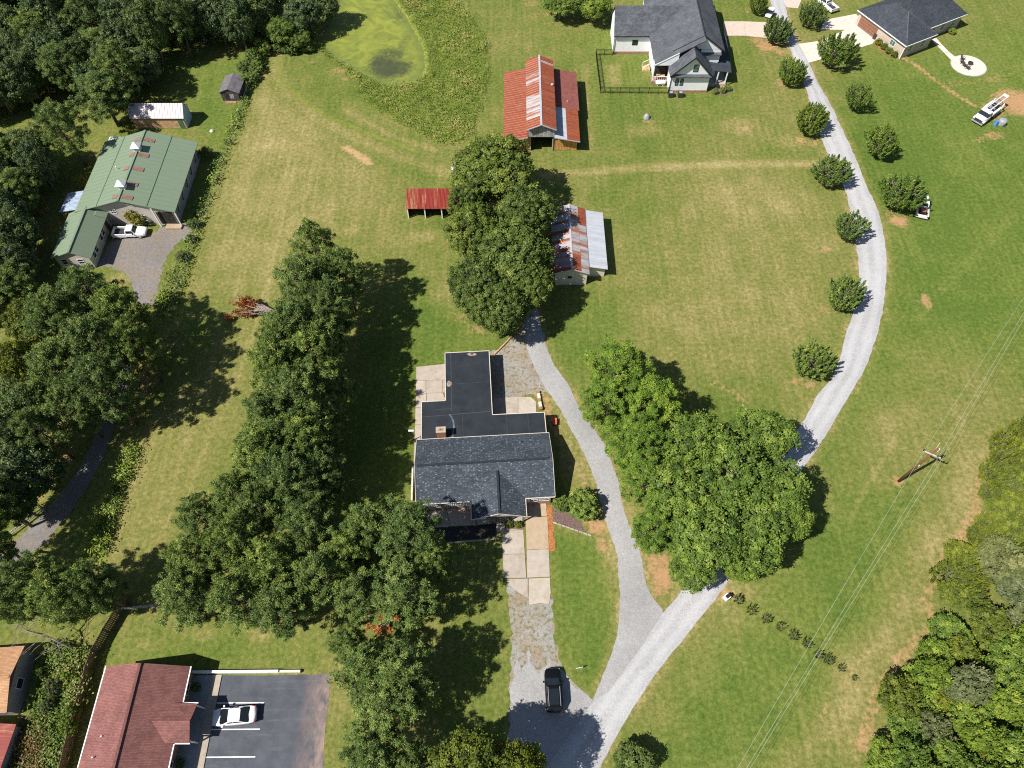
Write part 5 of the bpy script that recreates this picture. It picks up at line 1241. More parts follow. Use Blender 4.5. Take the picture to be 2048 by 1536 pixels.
m = MB(); m.cyl((-2.6, 8.0), .09, 5.0, 5.9, 8); m.build('vent_pipe', MAT['white_trim'], H)
for y in (2.2, 5.2, 8.2, 11.2, 14.2):
    MB().bar((8.0, y, 3.4), (7.42, y, 1.2), .12).build('brace', MAT['dark_wood'], H)
MB().box(5.4, 8.0, -.5, .54, .02, .3).build('step', MAT['concrete_orange'], H)
MB().box(4.6, 7.2, .55, .597, .3, 2.9).build('bay_shade_panel', MAT['dark_void'], H)  # flat dark panel; its colour stands for the shade inside the bay
for x in (4.5, 7.95): MB().box(x - .09, x + .09, .1, .28, 0, 3.3 + (8.1 - x) * .28).build('post', MAT['white_trim'], H)
window(H, 's', .6, -2.2, 2.6, .9, .9, bars=(2, 2)); window(H, 's', .6, 2.0, 1.0, 1.1, 1.2, bars=(2, 2))
for x in (0.3, 1.0): MB().bar((x, .5, 5.0 - x * .3), (x + .7, .5, 4.7 - x * .3), .1).build('truss_brace', MAT['white_trim'], H)

H = thing('green_annex', 'low annex with green metal roof in front of the green barn', 'building', (-72.35, 74.1, 0), math.radians(1))
m = MB(); m.box(.45, 5.75, .5, 9.6, 0, 2.55); m.build('wall', MAT['beige_siding'], H)
m = MB(); gable_wall(m, .45, 5.75, .36, .13, 0, 2.55, 3.55, 3.8); m.build('front_wall', MAT['beige_siding'], H)
def aslope(sg):
    m = MB(); n = 11; L = 9.7; xr, xe = 3.55, (6.35 if sg > 0 else 0.0)
    for i in range(n):
        y0 = L * i / n; y1 = L * (i + 1) / n
        m.slab([(xr, y0, 4.15), (xe, y0, 2.7), (xe, y1 - .05, 2.7), (xr, y1 - .05, 4.15)], .1)
        m.slab([(xr, y1 - .05, 4.18), (xe, y1 - .05, 2.73), (xe, y1, 2.73), (xr, y1, 4.18)], .13)
    return m
rf = aslope(1).build('roof', MAT['green_metal'], H); aslope(-1).build('roof', MAT['green_metal'], H)
MB().bar((3.55, -.02, 4.2), (3.55, 9.72, 4.2), .3, .08).build('ridge_cap', MAT['green_metal'], rf)
m = MB(); m.slab([(5.0, 8.4, 3.6), (6.5, 8.4, 2.9), (6.5, 10.6, 2.9), (5.0, 10.6, 3.6)], .1); m.slab([(3.7, 8.4, 3.0), (5.0, 8.4, 3.6), (5.0, 10.6, 3.6), (3.7, 10.6, 3.0)], .1); m.build('link_roof', MAT['green_metal'], H)
MB().box(5.0, 6.2, 9.6, 11.0, 0, 2.8).build('link_wall', MAT['beige_siding'], H)
for y in (1.9, 3.0, 5.6, 6.7): window(H, 'e', 5.75, y, .9, .95, 1.3, MAT['white_trim'], MAT['glass'], (1, 2))
door(H, 'e', 5.75, 8.6, .95, 2.0, MAT['dark_wood'])
for x in (1.6, 4.2): window(H, 's', .36, x, 1.0, 1.0, 1.2, bars=(1, 2))
H = thing('lean_to', 'small blue grey corrugated lean-to left of the green barn', 'shed', (-74.6, 84.6, 0), 0)
m = MB(); n = 14
for i in range(n): m.slab([(0, 4.3 * i / n, 2.2), (3.6, 4.3 * i / n, 2.9), (3.6, 4.3 * (i + .6) / n, 2.9), (0, 4.3 * (i + .6) / n, 2.2)], .05); m.slab([(0, 4.3 * (i + .6) / n, 2.25), (3.6, 4.3 * (i + .6) / n, 2.95), (3.6, 4.3 * (i + 1) / n, 2.95), (0, 4.3 * (i + 1) / n, 2.25)], .06)
m.build('roof', MAT['blue_metal_and_shade'], H)
for x in (.2, 3.4):
    for y in (.2, 4.1): MB().box(x - .06, x + .06, y - .06, y + .06, 0, 2.2 + x * .19 - .06).build('post', MAT['grey_wood'], H)
H = thing('white_table', 'long white plank table behind the green barn', 'table', (-72.8, 103.7, 0), 0)
MB().box(0, 3.6, 0, .9, .72, .8).build('table_top', MAT['white_siding'], H)
for x in (.2, 3.4):
    for y in (.1, .8): MB().box(x - .05, x + .05, y - .05, y + .05, 0, .72).build('leg', MAT['grey_wood'], H)

# ================================================================== sheds at the upper left
H = thing('pink_roof_shed', 'long shed with pinkish white metal roof and tan wood side', 'shed', (-69.3, 107.7, 0), 0)
m = MB(); m.box(.1, 9.5, .15, 3.5, 0, 2.45); m.build('wall', MAT['tan_wood'], H)
bt = MB()
for z in np.arange(.15, 2.4, .26): bt.box(.1, 9.5, .10, .148, z, z + .2)
bt.build('siding', MAT['tan_wood'], H)['kind'] = 'stuff'
m = MB(); pts = [(.15, 0), (3.5, 0), (3.5, 2.45), (1.85, 4.0), (.15, 2.45)]
m.add([(9.52, a, b) for a, b in pts] + [(9.6, a, b) for a, b in pts], [(0, 1, 2, 3, 4), (9, 8, 7, 6, 5)] + [(i, 5 + i, 5 + (i + 1) % 5, (i + 1) % 5) for i in range(5)]); m.build('end_wall', MAT['blue_door'], H)
m = MB(); m.slab([(-.1, -.12, 2.4), (9.75, -.12, 2.4), (9.75, 1.85, 4.15), (-.1, 1.85, 4.15)], .07); m.slab([(-.1, 1.85, 4.15), (9.75, 1.85, 4.15), (9.75, 3.8, 2.4), (-.1, 3.8, 2.4)], .07); m.build('roof', MAT['pink_metal'], H)
m = MB()
for x in np.arange(.2, 9.7, .48): m.bar((x, -.1, 2.44), (x, 1.83, 4.17), .05, .05)
m.build('roof_rib', MAT['pink_metal'], H)['kind'] = 'stuff'
door(H, 's', .1, 8.75, .8, 2.0, MAT['green_door'])
H = thing('dark_shed', 'small dark board shed with grey gable roof at the edge of the wood', 'shed', (-55.1, 115.4, 0), math.radians(-3))
m = MB(); m.box(.25, 3.6, .25, 4.6, 0, 1.95); gable_wall(m, .25, 3.6, .2, .05, 0, 1.95, 1.95, 2.6); m.build('wall', MAT['dark_wood'], H)
m = MB(); m.slab([(0, 0, 1.95), (1.95, 0, 2.8), (1.95, 4.9, 2.8), (0, 4.9, 1.95)][::-1], .07); m.slab([(1.95, 0, 2.8), (3.95, 0, 1.95), (3.95, 4.9, 1.95), (1.95, 4.9, 2.8)], .07); m.build('roof', MAT['dark_roof'], H)
door(H, 's', .2, 1.3, .75, 1.7, MAT['dark_void']); window(H, 's', .2, 2.3, .7, .75, .85, MAT['grey_wood'], MAT['blue_metal_and_shade'], (2, 2))
MB().box(.8, 2.9, -.35, .15, 0, .12).build('sill_step', MAT['brick'], H)
H = thing('rusty_white_shed', 'white shed roof streaked with rust half hidden by trees at the left', 'shed', (-94.4, 99.6, 0), math.radians(4))
MB().box(.2, 4.4, .2, 3.4, 0, 2.0).build('wall', MAT['grey_wood'], H)
sheets(H, 0.0, 2.6, 4.7, 2.1, 0, 3.7, MAT['zinc_rust'], .74)

# ================================================================== rusty barn
H = thing('rusty_barn', 'big old barn with rusty corrugated raised centre roof and two side aisles', 'barn', (-1.5, 101.0, 0), 0)
LB = 19.3
rg_b = random.Random(3)
# side walls and frame
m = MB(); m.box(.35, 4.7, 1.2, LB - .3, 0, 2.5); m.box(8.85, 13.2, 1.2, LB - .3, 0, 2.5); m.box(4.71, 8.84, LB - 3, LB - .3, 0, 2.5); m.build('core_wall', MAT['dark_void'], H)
m = MB(); m.box(4.35, 8.95, .9, LB - .3, 3.2, 5.15); m.box(4.35, 4.7, 1.2, LB - .3, 2.51, 3.19); m.box(8.85, 8.95, 1.2, LB - .3, 2.51, 3.19); m.build('clerestory_wall', MAT['grey_wood'], H)
for (x0, x1, top0, top1) in ((1.6, 4.75, 2.9, 3.5), (8.75, 13.1, 3.4, 2.55)):
    n = int((x1 - x0) / .26)
    for i in range(n):
        a = x0 + (x1 - x0) * i / n; b = x0 + (x1 - x0) * (i + 1) / n; t = (i + .5) / n
        MB().box(a + .012, b - .012, .95 + rg_b.uniform(0, .02), 1.05, 0.05, top0 + (top1 - top0) * t - .12).build('board', MAT['orange_wood'], H)
for i in range(13):
    a = 4.4 + i * .35; zt = 5.2 + 1.0 * (1 - abs(a + .17 - 6.6) / 2.45)
    MB().box(a + .008, a + .342, .55 + rg_b.uniform(0, .02), .62, 3.3, zt - .1).build('gable_board', MAT['grey_wood'], H)
m = MB(); m.box(4.70, 4.86, .8, 1.0, 0, 3.3); m.box(8.66, 8.82, .8, 1.0, 0, 3.3); m.box(4.70, 8.82, .8, 1.0, 3.12, 3.3); m.build('door_frame', MAT['grey_wood'], H)
# left aisle roof, two rows of sheets
sheets(H, 4.25, 3.62, 0.0, 2.72, 0, LB, MAT['rust'], .62, 2)
# raised centre
def pk(i, n, r):
    t = i / n
    return MAT['rust'] if t > .78 or (.44 < t < .52) or t < .1 else (MAT['zinc_rust'] if .15 < t < .42 else MAT['rust_grey'])
sheets(H, 6.55, 6.32, 4.05, 5.22, 0, LB, MAT['rust_grey'], .62, 1, pick=pk)
sheets(H, 6.55, 6.32, 9.2, 5.22, 0, LB, MAT['rust'], .62, 1, pick=lambda i, n, r: MAT['rust'] if i % 7 else MAT['rust_grey'])
MB().bar((6.55, -.05, 6.36), (6.55, LB + .05, 6.36), .34, .05).build('ridge_cap', MAT['zinc'], H)
# right aisle: metal near, red roll roofing far
sheets(H, 8.95, 3.62, 11.2, 3.16, 0, 8.3, MAT['zinc'], .64)
sheets(H, 11.15, 3.15, 13.5, 2.70, 0, 8.3, MAT['rust'], .62)
m = MB(); m.slab([(8.95, 8.3, 3.66), (13.75, 8.3, 2.74), (13.75, LB, 2.74), (8.95, LB, 3.66)], .08); m.build('roll_roof', MAT['red_membrane'], H)
MB().cyl((11.6, 10.2), .06, 3.1, 3.4, 8).build('vent_pipe', MAT['white_trim'], H)
MB().cyl((8.75, 11.9), .25, 5.3, 5.62, 10).build('roof_vent', MAT['zinc'], H); MB().cyl((4.5, 8.2), .22, 5.3, 5.6, 10).build('roof_vent', MAT['zinc'], H)
m = MB()
for a, b in (((-.02, -.02, 2.66), (4.3, -.02, 3.58)), ((4.02, -.02, 5.2), (6.55, -.02, 6.3)), ((6.55, -.02, 6.3), (9.22, -.02, 5.2)), ((8.9, -.02, 3.6), (13.5, -.02, 2.66))): m.bar(a, b, .06, .16)
m.build('barge_board', MAT['zinc'], H)

# ================================================================== red open shed
H = thing('red_open_shed', 'small open shed with bright red rusty roof and white posts', 'shed', (-17.6, 85.2, 0), 0)
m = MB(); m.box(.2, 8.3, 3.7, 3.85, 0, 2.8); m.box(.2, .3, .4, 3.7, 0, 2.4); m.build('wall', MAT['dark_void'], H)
n = 13
for i in range(n):
    o = ob('roof_sheet', sheet_mesh(4.15, 8.6 / n, MAT['red_metal']), H); o.location = (8.6 * (i + 1) / n - 0.0, 4.0, 3.02 + _rs.uniform(0, .015)); o.rotation_euler = Matrix.Rotation(-math.pi / 2, 3, 'Z').to_euler()
    o.rotation_euler = (Matrix.Rotation(-math.pi / 2, 3, 'Z') @ Matrix.Rotation(math.atan2(.6, 4.1), 3, 'Y')).to_euler()
    o.location.x -= 8.6 / n
for x in (.25, 3.1, 5.9, 8.4): MB().box(x - .09, x + .09, .12, .3, 0, 2.38).build('post', MAT['white_trim'], H)
MB().box(.1, 8.5, .12, .28, 2.27, 2.40).build('beam', MAT['grey_wood'], H)
for x in (3.1, 5.9): MB().box(x - .04, x + .04, .4, 3.7, 0, 2.3).build('partition', MAT['dark_wood'], H)

# ================================================================== cream shed with half rusty roof
H = thing('cream_shed', 'cream shed with rusty gable roof and pale metal side aisle', 'shed', (6.3, 70.75, 0), 0)
LS = 13.6
m = MB(); m.box(.5, 5.35, .5, LS - .3, 0, 3.1); m.build('wall', MAT['cream_siding'], H)
m = MB(); gable_wall(m, .5, 5.35, .38, .11, 0, 3.1, 2.9, 3.98); m.build('front_wall', MAT['cream_siding'], H)
m = MB(); m.box(5.36, 8.3, 2.1, LS - .3, 0, 2.3); m.build('aisle_wall', MAT['cream_siding'], H)
window(H, 's', .38, 2.7, 1.5, .75, .75, MAT['cream_siding'], MAT['dark_void'])
sheets(H, 2.9, 4.2, 0.0, 3.15, 0, LS, MAT['rust_grey'], .66, pick=lambda i, n, r: MAT['zinc_rust'] if i % 3 else MAT['rust_grey'])
sheets(H, 2.9, 4.2, 5.6, 3.15, 0, LS, MAT['zinc_rust'], .66, 2, pick=lambda i, n, r: MAT['rust'] if (r == 1 and i / n > .7) or (r == 0 and i / n < .22) else MAT['zinc_rust'])
MB().bar((2.9, -.05, 4.24), (2.9, LS + .05, 4.24), .3, .05).build('ridge_cap', MAT['zinc'], H)
sheets(H, 5.5, 3.05, 8.6, 2.4, 1.45, LS - .1, MAT['zinc'], .64)
m = MB(); m.bar((-.02, -.03, 3.1), (2.9, -.03, 4.16), .05, .16); m.bar((2.9, -.03, 4.16), (5.62, -.03, 3.1), .05, .16); m.build('barge_board', MAT['zinc'], H)

# ================================================================== white farmhouse
H = thing('white_house', 'large white house with steep grey shingle gables and dark trim', 'house', (20.0, 117.9, 0), 0)
SW, RF = MAT['white_siding'], MAT['shingle_white_house']
m = MB(); m.box(.2, 10.2, 12.2, 19.2, 0, 4.0); m.box(7.4, 19.2, 4.4, 21, 0, 3.9); m.box(10.0, 17.2, .25, 4.5, 0, 3.6); m.build('wall', SW, H)
m = MB(); m.box(.15, 7.5, 12.1, 12.19, 0, .55); m.box(9.95, 17.25, .14, .245, 0, .5); m.build('foundation', MAT['brick'], H)
# west wing, ridge along x
m = MB(); m.slab([(-.05, 11.85, 4.0), (15.5, 11.85, 4.0), (15.5, 15.7, 7.9), (-.05, 15.7, 7.9)], .16); m.slab([(-.05, 15.7, 7.9), (15.5, 15.7, 7.9), (15.5, 19.6, 4.0), (-.05, 19.6, 4.0)], .16); m.build('wing_roof', RF, H)
m = MB(); pts = [(12.2, 4.0), (19.2, 4.0), (15.7, 7.55)]
m.add([(.2, a, b) for a, b in pts], [(0, 1, 2)]); m.build('gable_panel', SW, H)
# main block, ridge along y at x=15.5
zr = 9.1
m = MB(); m.slab([(6.9, 2.7, 4.0), (15.5, 2.7, zr - .02), (15.5, 24, zr - .02), (6.9, 24, 4.0)][::-1], .16)
m.slab([(15.5, 4.2, zr), (20.0, 4.2, 5.9), (20.0, 24, 5.9), (15.5, 24, zr)], .16); m.build('main_roof', RF, H)
MB().bar((15.5, 4.2, zr + .02), (15.5, 24, zr + .02), .25, .05).build('ridge_cap', MAT['ridge_cap'], H)
m = MB(); m.add([(11.0, 4.35, 6.3), (19.3, 4.35, 6.3), (15.5, 4.35, zr - .15)], [(0, 1, 2)]); m.box(15.5, 19.3, 4.36, 20, 3.6, 6.2); m.build('upper_wall', SW, H)
m = MB(); m.bar((10.2, 4.12, 5.95), (15.5, 4.12, zr - .06), .08, .22); m.bar((15.5, 4.12, zr - .06), (20.0, 4.12, 5.86), .08, .22); m.build('barge_board', MAT['black_trim'], H)
MB().slab([(15.6, 3.9, 5.3), (19.4, 3.9, 5.3), (19.4, 4.35, 5.6), (15.6, 4.35, 5.6)], .1).build('skirt_roof', RF, H)
# south gable block
m = MB(); m.slab([(9.6, -.25, 3.7), (13.6, -.25, 7.7), (13.6, 8, 7.7), (9.6, 8, 3.7)][::-1], .16); m.slab([(13.6, -.25, 7.7), (17.6, -.25, 3.7), (17.6, 8, 3.7), (13.6, 8, 7.7)], .16); m.build('gable_roof', RF, H)
m = MB(); m.add([(10.0, .24, 3.6), (17.2, .24, 3.6), (13.6, .24, 7.3)], [(0, 1, 2)]); m.build('gable_panel', SW, H)
m = MB(); m.bar((9.6, -.3, 3.64), (13.6, -.3, 7.64), .08, .24); m.bar((13.6, -.3, 7.64), (17.6, -.3, 3.64), .08, .24); m.box(9.7, 17.5, -.28, .2, 3.48, 3.6); m.build('barge_board', MAT['black_trim'], H)
MB().slab([(9.7, -.3, 3.62), (17.5, -.3, 3.62), (17.5, .22, 3.9), (9.7, .22, 3.9)], .08).build('skirt_roof', RF, H)
m = MB(); m.box(9.9, 9.99, .12, .2, 0, 3.5); m.box(.1, .2, 12.0, 12.1, 0, 3.95); m.build('downpipe', MAT['black_trim'], H)
m = MB(); m.box(-.05, 7.2, 11.74, 11.84, 3.84, 4.0); m.build('gutter', MAT['black_trim'], H)
bk, gg = MAT['black_trim'], MAT['green_glass']
window(H, 's', .24, 14.2, 4.4, .95, 1.5, bk, gg, (1, 2)); window(H, 's', .25, 11.2, 1.5, .65, 1.5, bk, gg, (1, 2)); window(H, 's', .25, 12.1, 1.5, .65, 1.5, bk, gg, (1, 2))
window(H, 's', 12.2, 4.3, 1.9, 1.1, 1.1, bk, MAT['glass'], (2, 2))
# screened porch on the south west corner
m = MB(); m.slab([(6.9, 2.75, 4.05), (10.0, 2.75, 4.05), (10.0, 4.5, 4.05), (6.9, 4.5, 4.05)], .1); m.build('porch_ceiling', SW, H)
m = MB(); m.add([(7.0, 2.72, 4.0), (11.2, 2.72, 4.0), (11.2, 2.72, 6.3)], [(0, 1, 2)]); m.bar((6.9, 2.68, 4.02), (11.2, 2.68, 6.55), .06, .2); m.build('porch_gable', SW, H)
MB().box(6.9, 10.0, 2.7, 4.4, 0, .62).build('porch_floor', MAT['brick'], H)
for x in (7.0, 9.9): MB().box(x - .07, x + .07, 2.75, 2.9, .62, 4.0).build('porch_post', SW, H)
m = MB(); m.box(7.0, 9.9, 2.78, 2.84, 1.5, 1.58); m.box(7.0, 9.9, 2.78, 2.84, .75, .8)
for x in np.arange(7.2, 9.9, .4): m.box(x - .02, x + .02, 2.79, 2.83, .8, 1.5)
m.build('railing', MAT['white_trim'], H)
MB().box(7.35, 10.0, 4.30, 4.39, .7, 3.4).build('porch_screen', MAT['dark_void'], H)
m = MB()
for i in range(4): m.box(5.6 + i * .33, 5.93 + i * .33, 6.6, 8.0, 0, .16 * (i + 1))
m.build('steps', MAT['tan_wood'], H)
m = MB()
for y in (6.6, 8.0): m.bar((5.7, y, 1.0), (7.0, y, 1.7), .07); m.box(5.66, 5.74, y - .04, y + .04, 0, 1.0); m.box(6.9, 6.98, y - .04, y + .04, 0, 1.7)
m.build('stair_rail', MAT['white_trim'], H)
# front porch along the east
MB().slab([(17.3, 2.0, 3.55), (21.6, 2.0, 3.1), (22.3, 13.2, 3.1), (17.3, 13.2, 4.0)], .12).build('east_porch_roof', MAT['shingle_brickhouse'], H)
MB().box(17.3, 21.2, 1.9, 13.0, 0, .55).build('east_porch_floor', MAT['concrete'], H)
for x, y in ((20.9, 2.1), (19.2, 2.1), (21.4, 7.0), (21.9, 12.8)): MB().box(x - .09, x + .09, y - .09, y + .09, .55, 3.1).build('porch_post', SW, H)
m = MB(); m.box(19.2, 20.9, .9, 1.9, 0, .3); m.build('porch_step', MAT['brick'], H)
door(H, 'e', 17.2, 3.4, 1.0, 2.1, bk, .55)
# north garage block
m = MB(); m.box(8.0, 17.5, 22.5, 30, 0, 3.6); m.build('garage_wall', SW, H)
m = MB(); m.slab([(9.9, 21.9, 3.9), (18, 21.9, 3.9), (18, 26, 7.2), (9.9, 26, 7.2)], .14); m.slab([(9.9, 26, 7.2), (18, 26, 7.2), (18, 30.2, 3.9), (9.9, 30.2, 3.9)], .14); m.build('garage_roof', RF, H)
window(H, 's', 22.5, 9.3, 1.6, .8, 1.3, bk, MAT['glass'], (1, 2))
m = MB(); m.slab([(17.0, 16.5, 6.9), (20.6, 16.5, 5.0), (20.6, 20.5, 5.0), (17.0, 20.5, 6.9)], .14); m.box(17.2, 20.2, 16.7, 20.3, 0, 4.8); m.build('east_dormer', RF, H)

# ================================================================== brick house, turned to the road
H = thing('brick_house', 'pale brick house with dark hip roof and brown garage door', 'house', (77.08, 128.04, 0), math.radians(28))
RB = MAT['shingle_brickhouse']
m = MB(); m.box(.45, 7.8, .45, 13.4, 0, 2.75); m.box(7.81, 18.2, 2.7, 13.0, 0, 2.74); m.build('wall', MAT['stone'], H)
m = MB()
m.slab([(0, 0, 3.0), (8.2, 0, 3.0), (4.1, 5.6, 5.9)], .14); m.slab([(0, 0, 3.0), (4.1, 5.6, 5.9), (4.1, 9.0, 5.9), (0, 13.8, 3.0)][::-1], .14); m.slab([(8.2, 0, 3.0), (8.2, 13.8, 3.0), (4.1, 9.0, 5.9), (4.1, 5.6, 5.9)], .14); m.slab([(8.2, 13.8, 3.0), (0, 13.8, 3.0), (4.1, 9.0, 5.9)], .14)
roof = m.build('roof', RB, H)
m = MB(); m.slab([(5.5, 2.2, 2.98), (18.7, 2.2, 2.98), (14.5, 7.7, 6.3), (6.2, 7.7, 6.3)], .14); m.slab([(18.7, 2.2, 2.98), (18.7, 13.4, 2.98), (14.5, 7.7, 6.3)], .14); m.slab([(18.7, 13.4, 2.98), (4.0, 13.4, 2.98), (6.2, 7.7, 6.3), (14.5, 7.7, 6.3)], .14); m.slab([(4.0, 13.4, 2.98), (5.5, 2.2, 2.98), (6.2, 7.7, 6.3)], .14); m.build('wing_roof', RB, H)
m = MB()
for a, b in (((0, 0, 3.03), (4.1, 5.6, 5.93)), ((8.2, 0, 3.03), (4.1, 5.6, 5.93)), ((6.2, 7.7, 6.32), (14.5, 7.7, 6.32)), ((18.7, 2.2, 3.02), (14.5, 7.7, 6.32))): m.bar(a, b, .22, .05)
m.build('hip_cap', MAT['shingle_white_house'], roof)
m = MB(); m.box(-.1, 0, 0, 13.8, 2.84, 3.0); m.box(-.1, 8.2, -.1, -.002, 2.84, 3.0); m.box(8.2, 18.7, 2.1, 2.198, 2.82, 2.98); m.box(8.2, 8.3, -.1, 2.1, 2.84, 3.0); m.build('gutter', MAT['white_trim'], H)
m = MB(); m.box(.3, .42, .3, .42, 0, 2.85); m.build('downpipe', MAT['white_trim'], H)
gd = door(H, 'w', .45, 10.2, 4.9, 2.2, MAT['brown_door'], name='garage_door')
m = MB()
for z in (.55, 1.1, 1.65): m.box(.37, .395, 7.8, 12.6, z, z + .03)
m.build('panel_line', MAT['dark_wood'], gd)
window(H, 'w', .45, 3.4, 1.0, 1.3, 1.2, MAT['white_trim'], MAT['green_glass'], (2, 1))
for x in (2.2, 5.6): window(H, 's', .45, x, .9, 1.2, 1.4, MAT['white_trim'], MAT['green_glass'], (1, 2))
for x in (10.5, 13.2, 16.2): window(H, 's', 2.7, x, .9, 1.2, 1.4, MAT['white_trim'], MAT['green_glass'], (1, 2))
for x, y, z in ((5.6, 3.4, 4.4), (10.2, 4.4, 4.2)): MB().box(x - .15, x + .15, y - .15, y + .15, z - .4, z + .2).build('roof_vent', MAT['dark_metal'], H)
# ------------------------------------------------------------------ vehicles
def paint(name, c, rough=0.22):
    t = NT(name)
    t.set(t.bsdf, 'Coat Weight', 0.1); t.set(t.bsdf, 'Coat Roughness', 0.12)
    return t.fin(t.mix(t.noise(0.8), tuple(k * .95 for k in c), c), rough, 0, 0.3)
MAT['white_paint'] = paint('white car paint', (0.80, 0.81, 0.82))
MAT['black_paint'] = paint('black car paint', (0.006, 0.006, 0.007))
MAT['car_glass'] = simple('tinted car glass', (0.012, 0.016, 0.02), 0.05, 0.05, 1, spec=0.8)
MAT['tyre'] = simple('tyre rubber', (0.02, 0.02, 0.02), 0.9, 0.1, 3)
MAT['rim'] = simple('wheel rim', (0.35, 0.36, 0.38), 0.35, 0.1, 3, spec=0.6)
MAT['lamp_glass'] = simple('lamp glass', (0.5, 0.52, 0.55), 0.1, 0.05, 3, spec=0.7)
MAT['red_lamp'] = simple('red tail lamp', (0.35, 0.02, 0.02), 0.2, 0.05, 3, spec=0.6)
def loft(m, rings, mi=0, close=True):
    b = len(m.v); n = len(rings[0])
    for r in rings: m.v += [tuple(p) for p in r]
    for i in range(len(rings) - 1):
        for j in range(n):
            j2 = (j + 1) % n
            m.f.append((b + i * n + j, b + i * n + j2, b + (i + 1) * n + j2, b + (i + 1) * n + j)); m.m.append(mi)
    m.f.append(tuple(b + j for j in range(n))); m.m.append(mi)
    m.f.append(tuple(b + (len(rings) - 1) * n + j for j in range(n - 1, -1, -1))); m.m.append(mi)
def shade_auto(o, ang=35):
    bm = bmesh.new(); bm.from_mesh(o.data)
    for e in bm.edges:
        if len(e.link_faces) == 2 and e.calc_face_angle(0) > math.radians(ang): e.smooth = False
    bm.to_mesh(o.data); bm.free()
    return o
def body_ring(x, hw, zb, zt, crown=0.04, sh=0.10):
    return [(x, -hw * .90, zb), (x, -hw, zb + .16), (x, -hw, zt - .22), (x, -hw * .95, zt - .05), (x, -hw * .78, zt), (x, 0, zt + crown), (x, hw * .78, zt), (x, hw * .95, zt - .05), (x, hw, zt - .22), (x, hw, zb + .16), (x, hw * .90, zb)]
def rrect(x0, x1, hy, z, r=0.18, k=3, taper=0.0):
    out = []
    for cx, cy, a0 in ((x1 - r, hy - r, 0), (x0 + r, hy - r, 90), (x0 + r, -hy + r, 180), (x1 - r, -hy + r, 270)):
        for i in range(k + 1):
            a = math.radians(a0 + 90 * i / k); out.append((cx + r * math.cos(a), cy + r * math.sin(a), z))
    return out
def wheels(t, xs, hw, r=0.34, wd=0.24):
    for x in xs:
        for s in (-1, 1):
            m = MB(); m.tube([(x, s * hw - s * wd, r), (x, s * hw, r)], r, 18); w = m.build('wheel', MAT['tyre'], t, smooth=False)
            m = MB(); m.tube([(x, s * hw - s * .02, r), (x, s * hw + s * .012, r)], r * .62, 12); m.build('rim', MAT['rim'], w)
def car(name, label, loc, rz, L, W, pm, stations, cab, rails=False, dark_roof=False, cat='car'):
    t = thing(name, label, cat, loc, rz)
    m = MB(); loft(m, [body_ring(*s) for s in stations]); shade_auto(m.build('body', pm, t, smooth=True))
    (bx0, bx1, bw, bz), (tx0, tx1, tw, tz) = cab
    m = MB(); loft(m, [rrect(bx0, bx1, bw, bz, .2), rrect(bx0 * .5 + tx0 * .5, bx1 * .5 + tx1 * .5, (bw + tw) / 2 + .03, (bz + tz) / 2, .22), rrect(tx0, tx1, tw, tz, .22)]); m.build('glasshouse', MAT['car_glass'], t)
    m = MB(); loft(m, [rrect(tx0 - .06, tx1 + .08, tw + .02, tz - .03, .24), rrect(tx0 - .02, tx1 + .04, tw - .02, tz + .02, .22), rrect(tx0 + .25, tx1 - .25, tw - .22, tz + .05, .2)]); rf = m.build('roof', pm, t)
    if dark_roof: MB().box(tx0 + .25, tx1 - .35, -tw + .2, tw - .2, tz + .05, tz + .062).build('sunroof', MAT['car_glass'], rf)
    if rails:
        for s in (-1, 1): MB().bar((tx0 + .1, s * (tw - .08), tz + .1), (tx1 - .15, s * (tw - .08), tz + .1), .05, .05).build('roof_rail', MAT['grey_metal'], rf)
    m = MB()
    for s in (-1, 1):
        for xa, xb in ((bx1, tx1), (bx0, tx0), ((bx0 + bx1) / 2 - .1, (tx0 + tx1) / 2 - .1)): m.bar((xa - (.25 if xa > 0 else -.4), s * (bw - .01), bz), (xb + (-.12 if xa > 0 else .15), s * (tw + .0), tz), .09, .07)
    m.build('pillar', pm, t)
    hw = W / 2
    wheels(t, (L * .29, -L * .30), hw - .02)
    for s in (-1, 1):
        MB().box(L / 2 - .38, L / 2 - .10, min(s * hw * .55, s * hw * .88), max(s * hw * .55, s * hw * .88), .62, .74).build('headlight', MAT['lamp_glass'], t)
        MB().box(-L / 2 + .03, -L / 2 + .22, min(s * hw * .55, s * hw * .90), max(s * hw * .55, s * hw * .90), .72, .90).build('tail_light', MAT['red_lamp'], t)
        MB().box(bx1 - .48, bx1 - .30, min(s * hw, s * (hw + .2)), max(s * hw, s * (hw + .2)), .93, 1.08).build('mirror', pm, t)
    return t
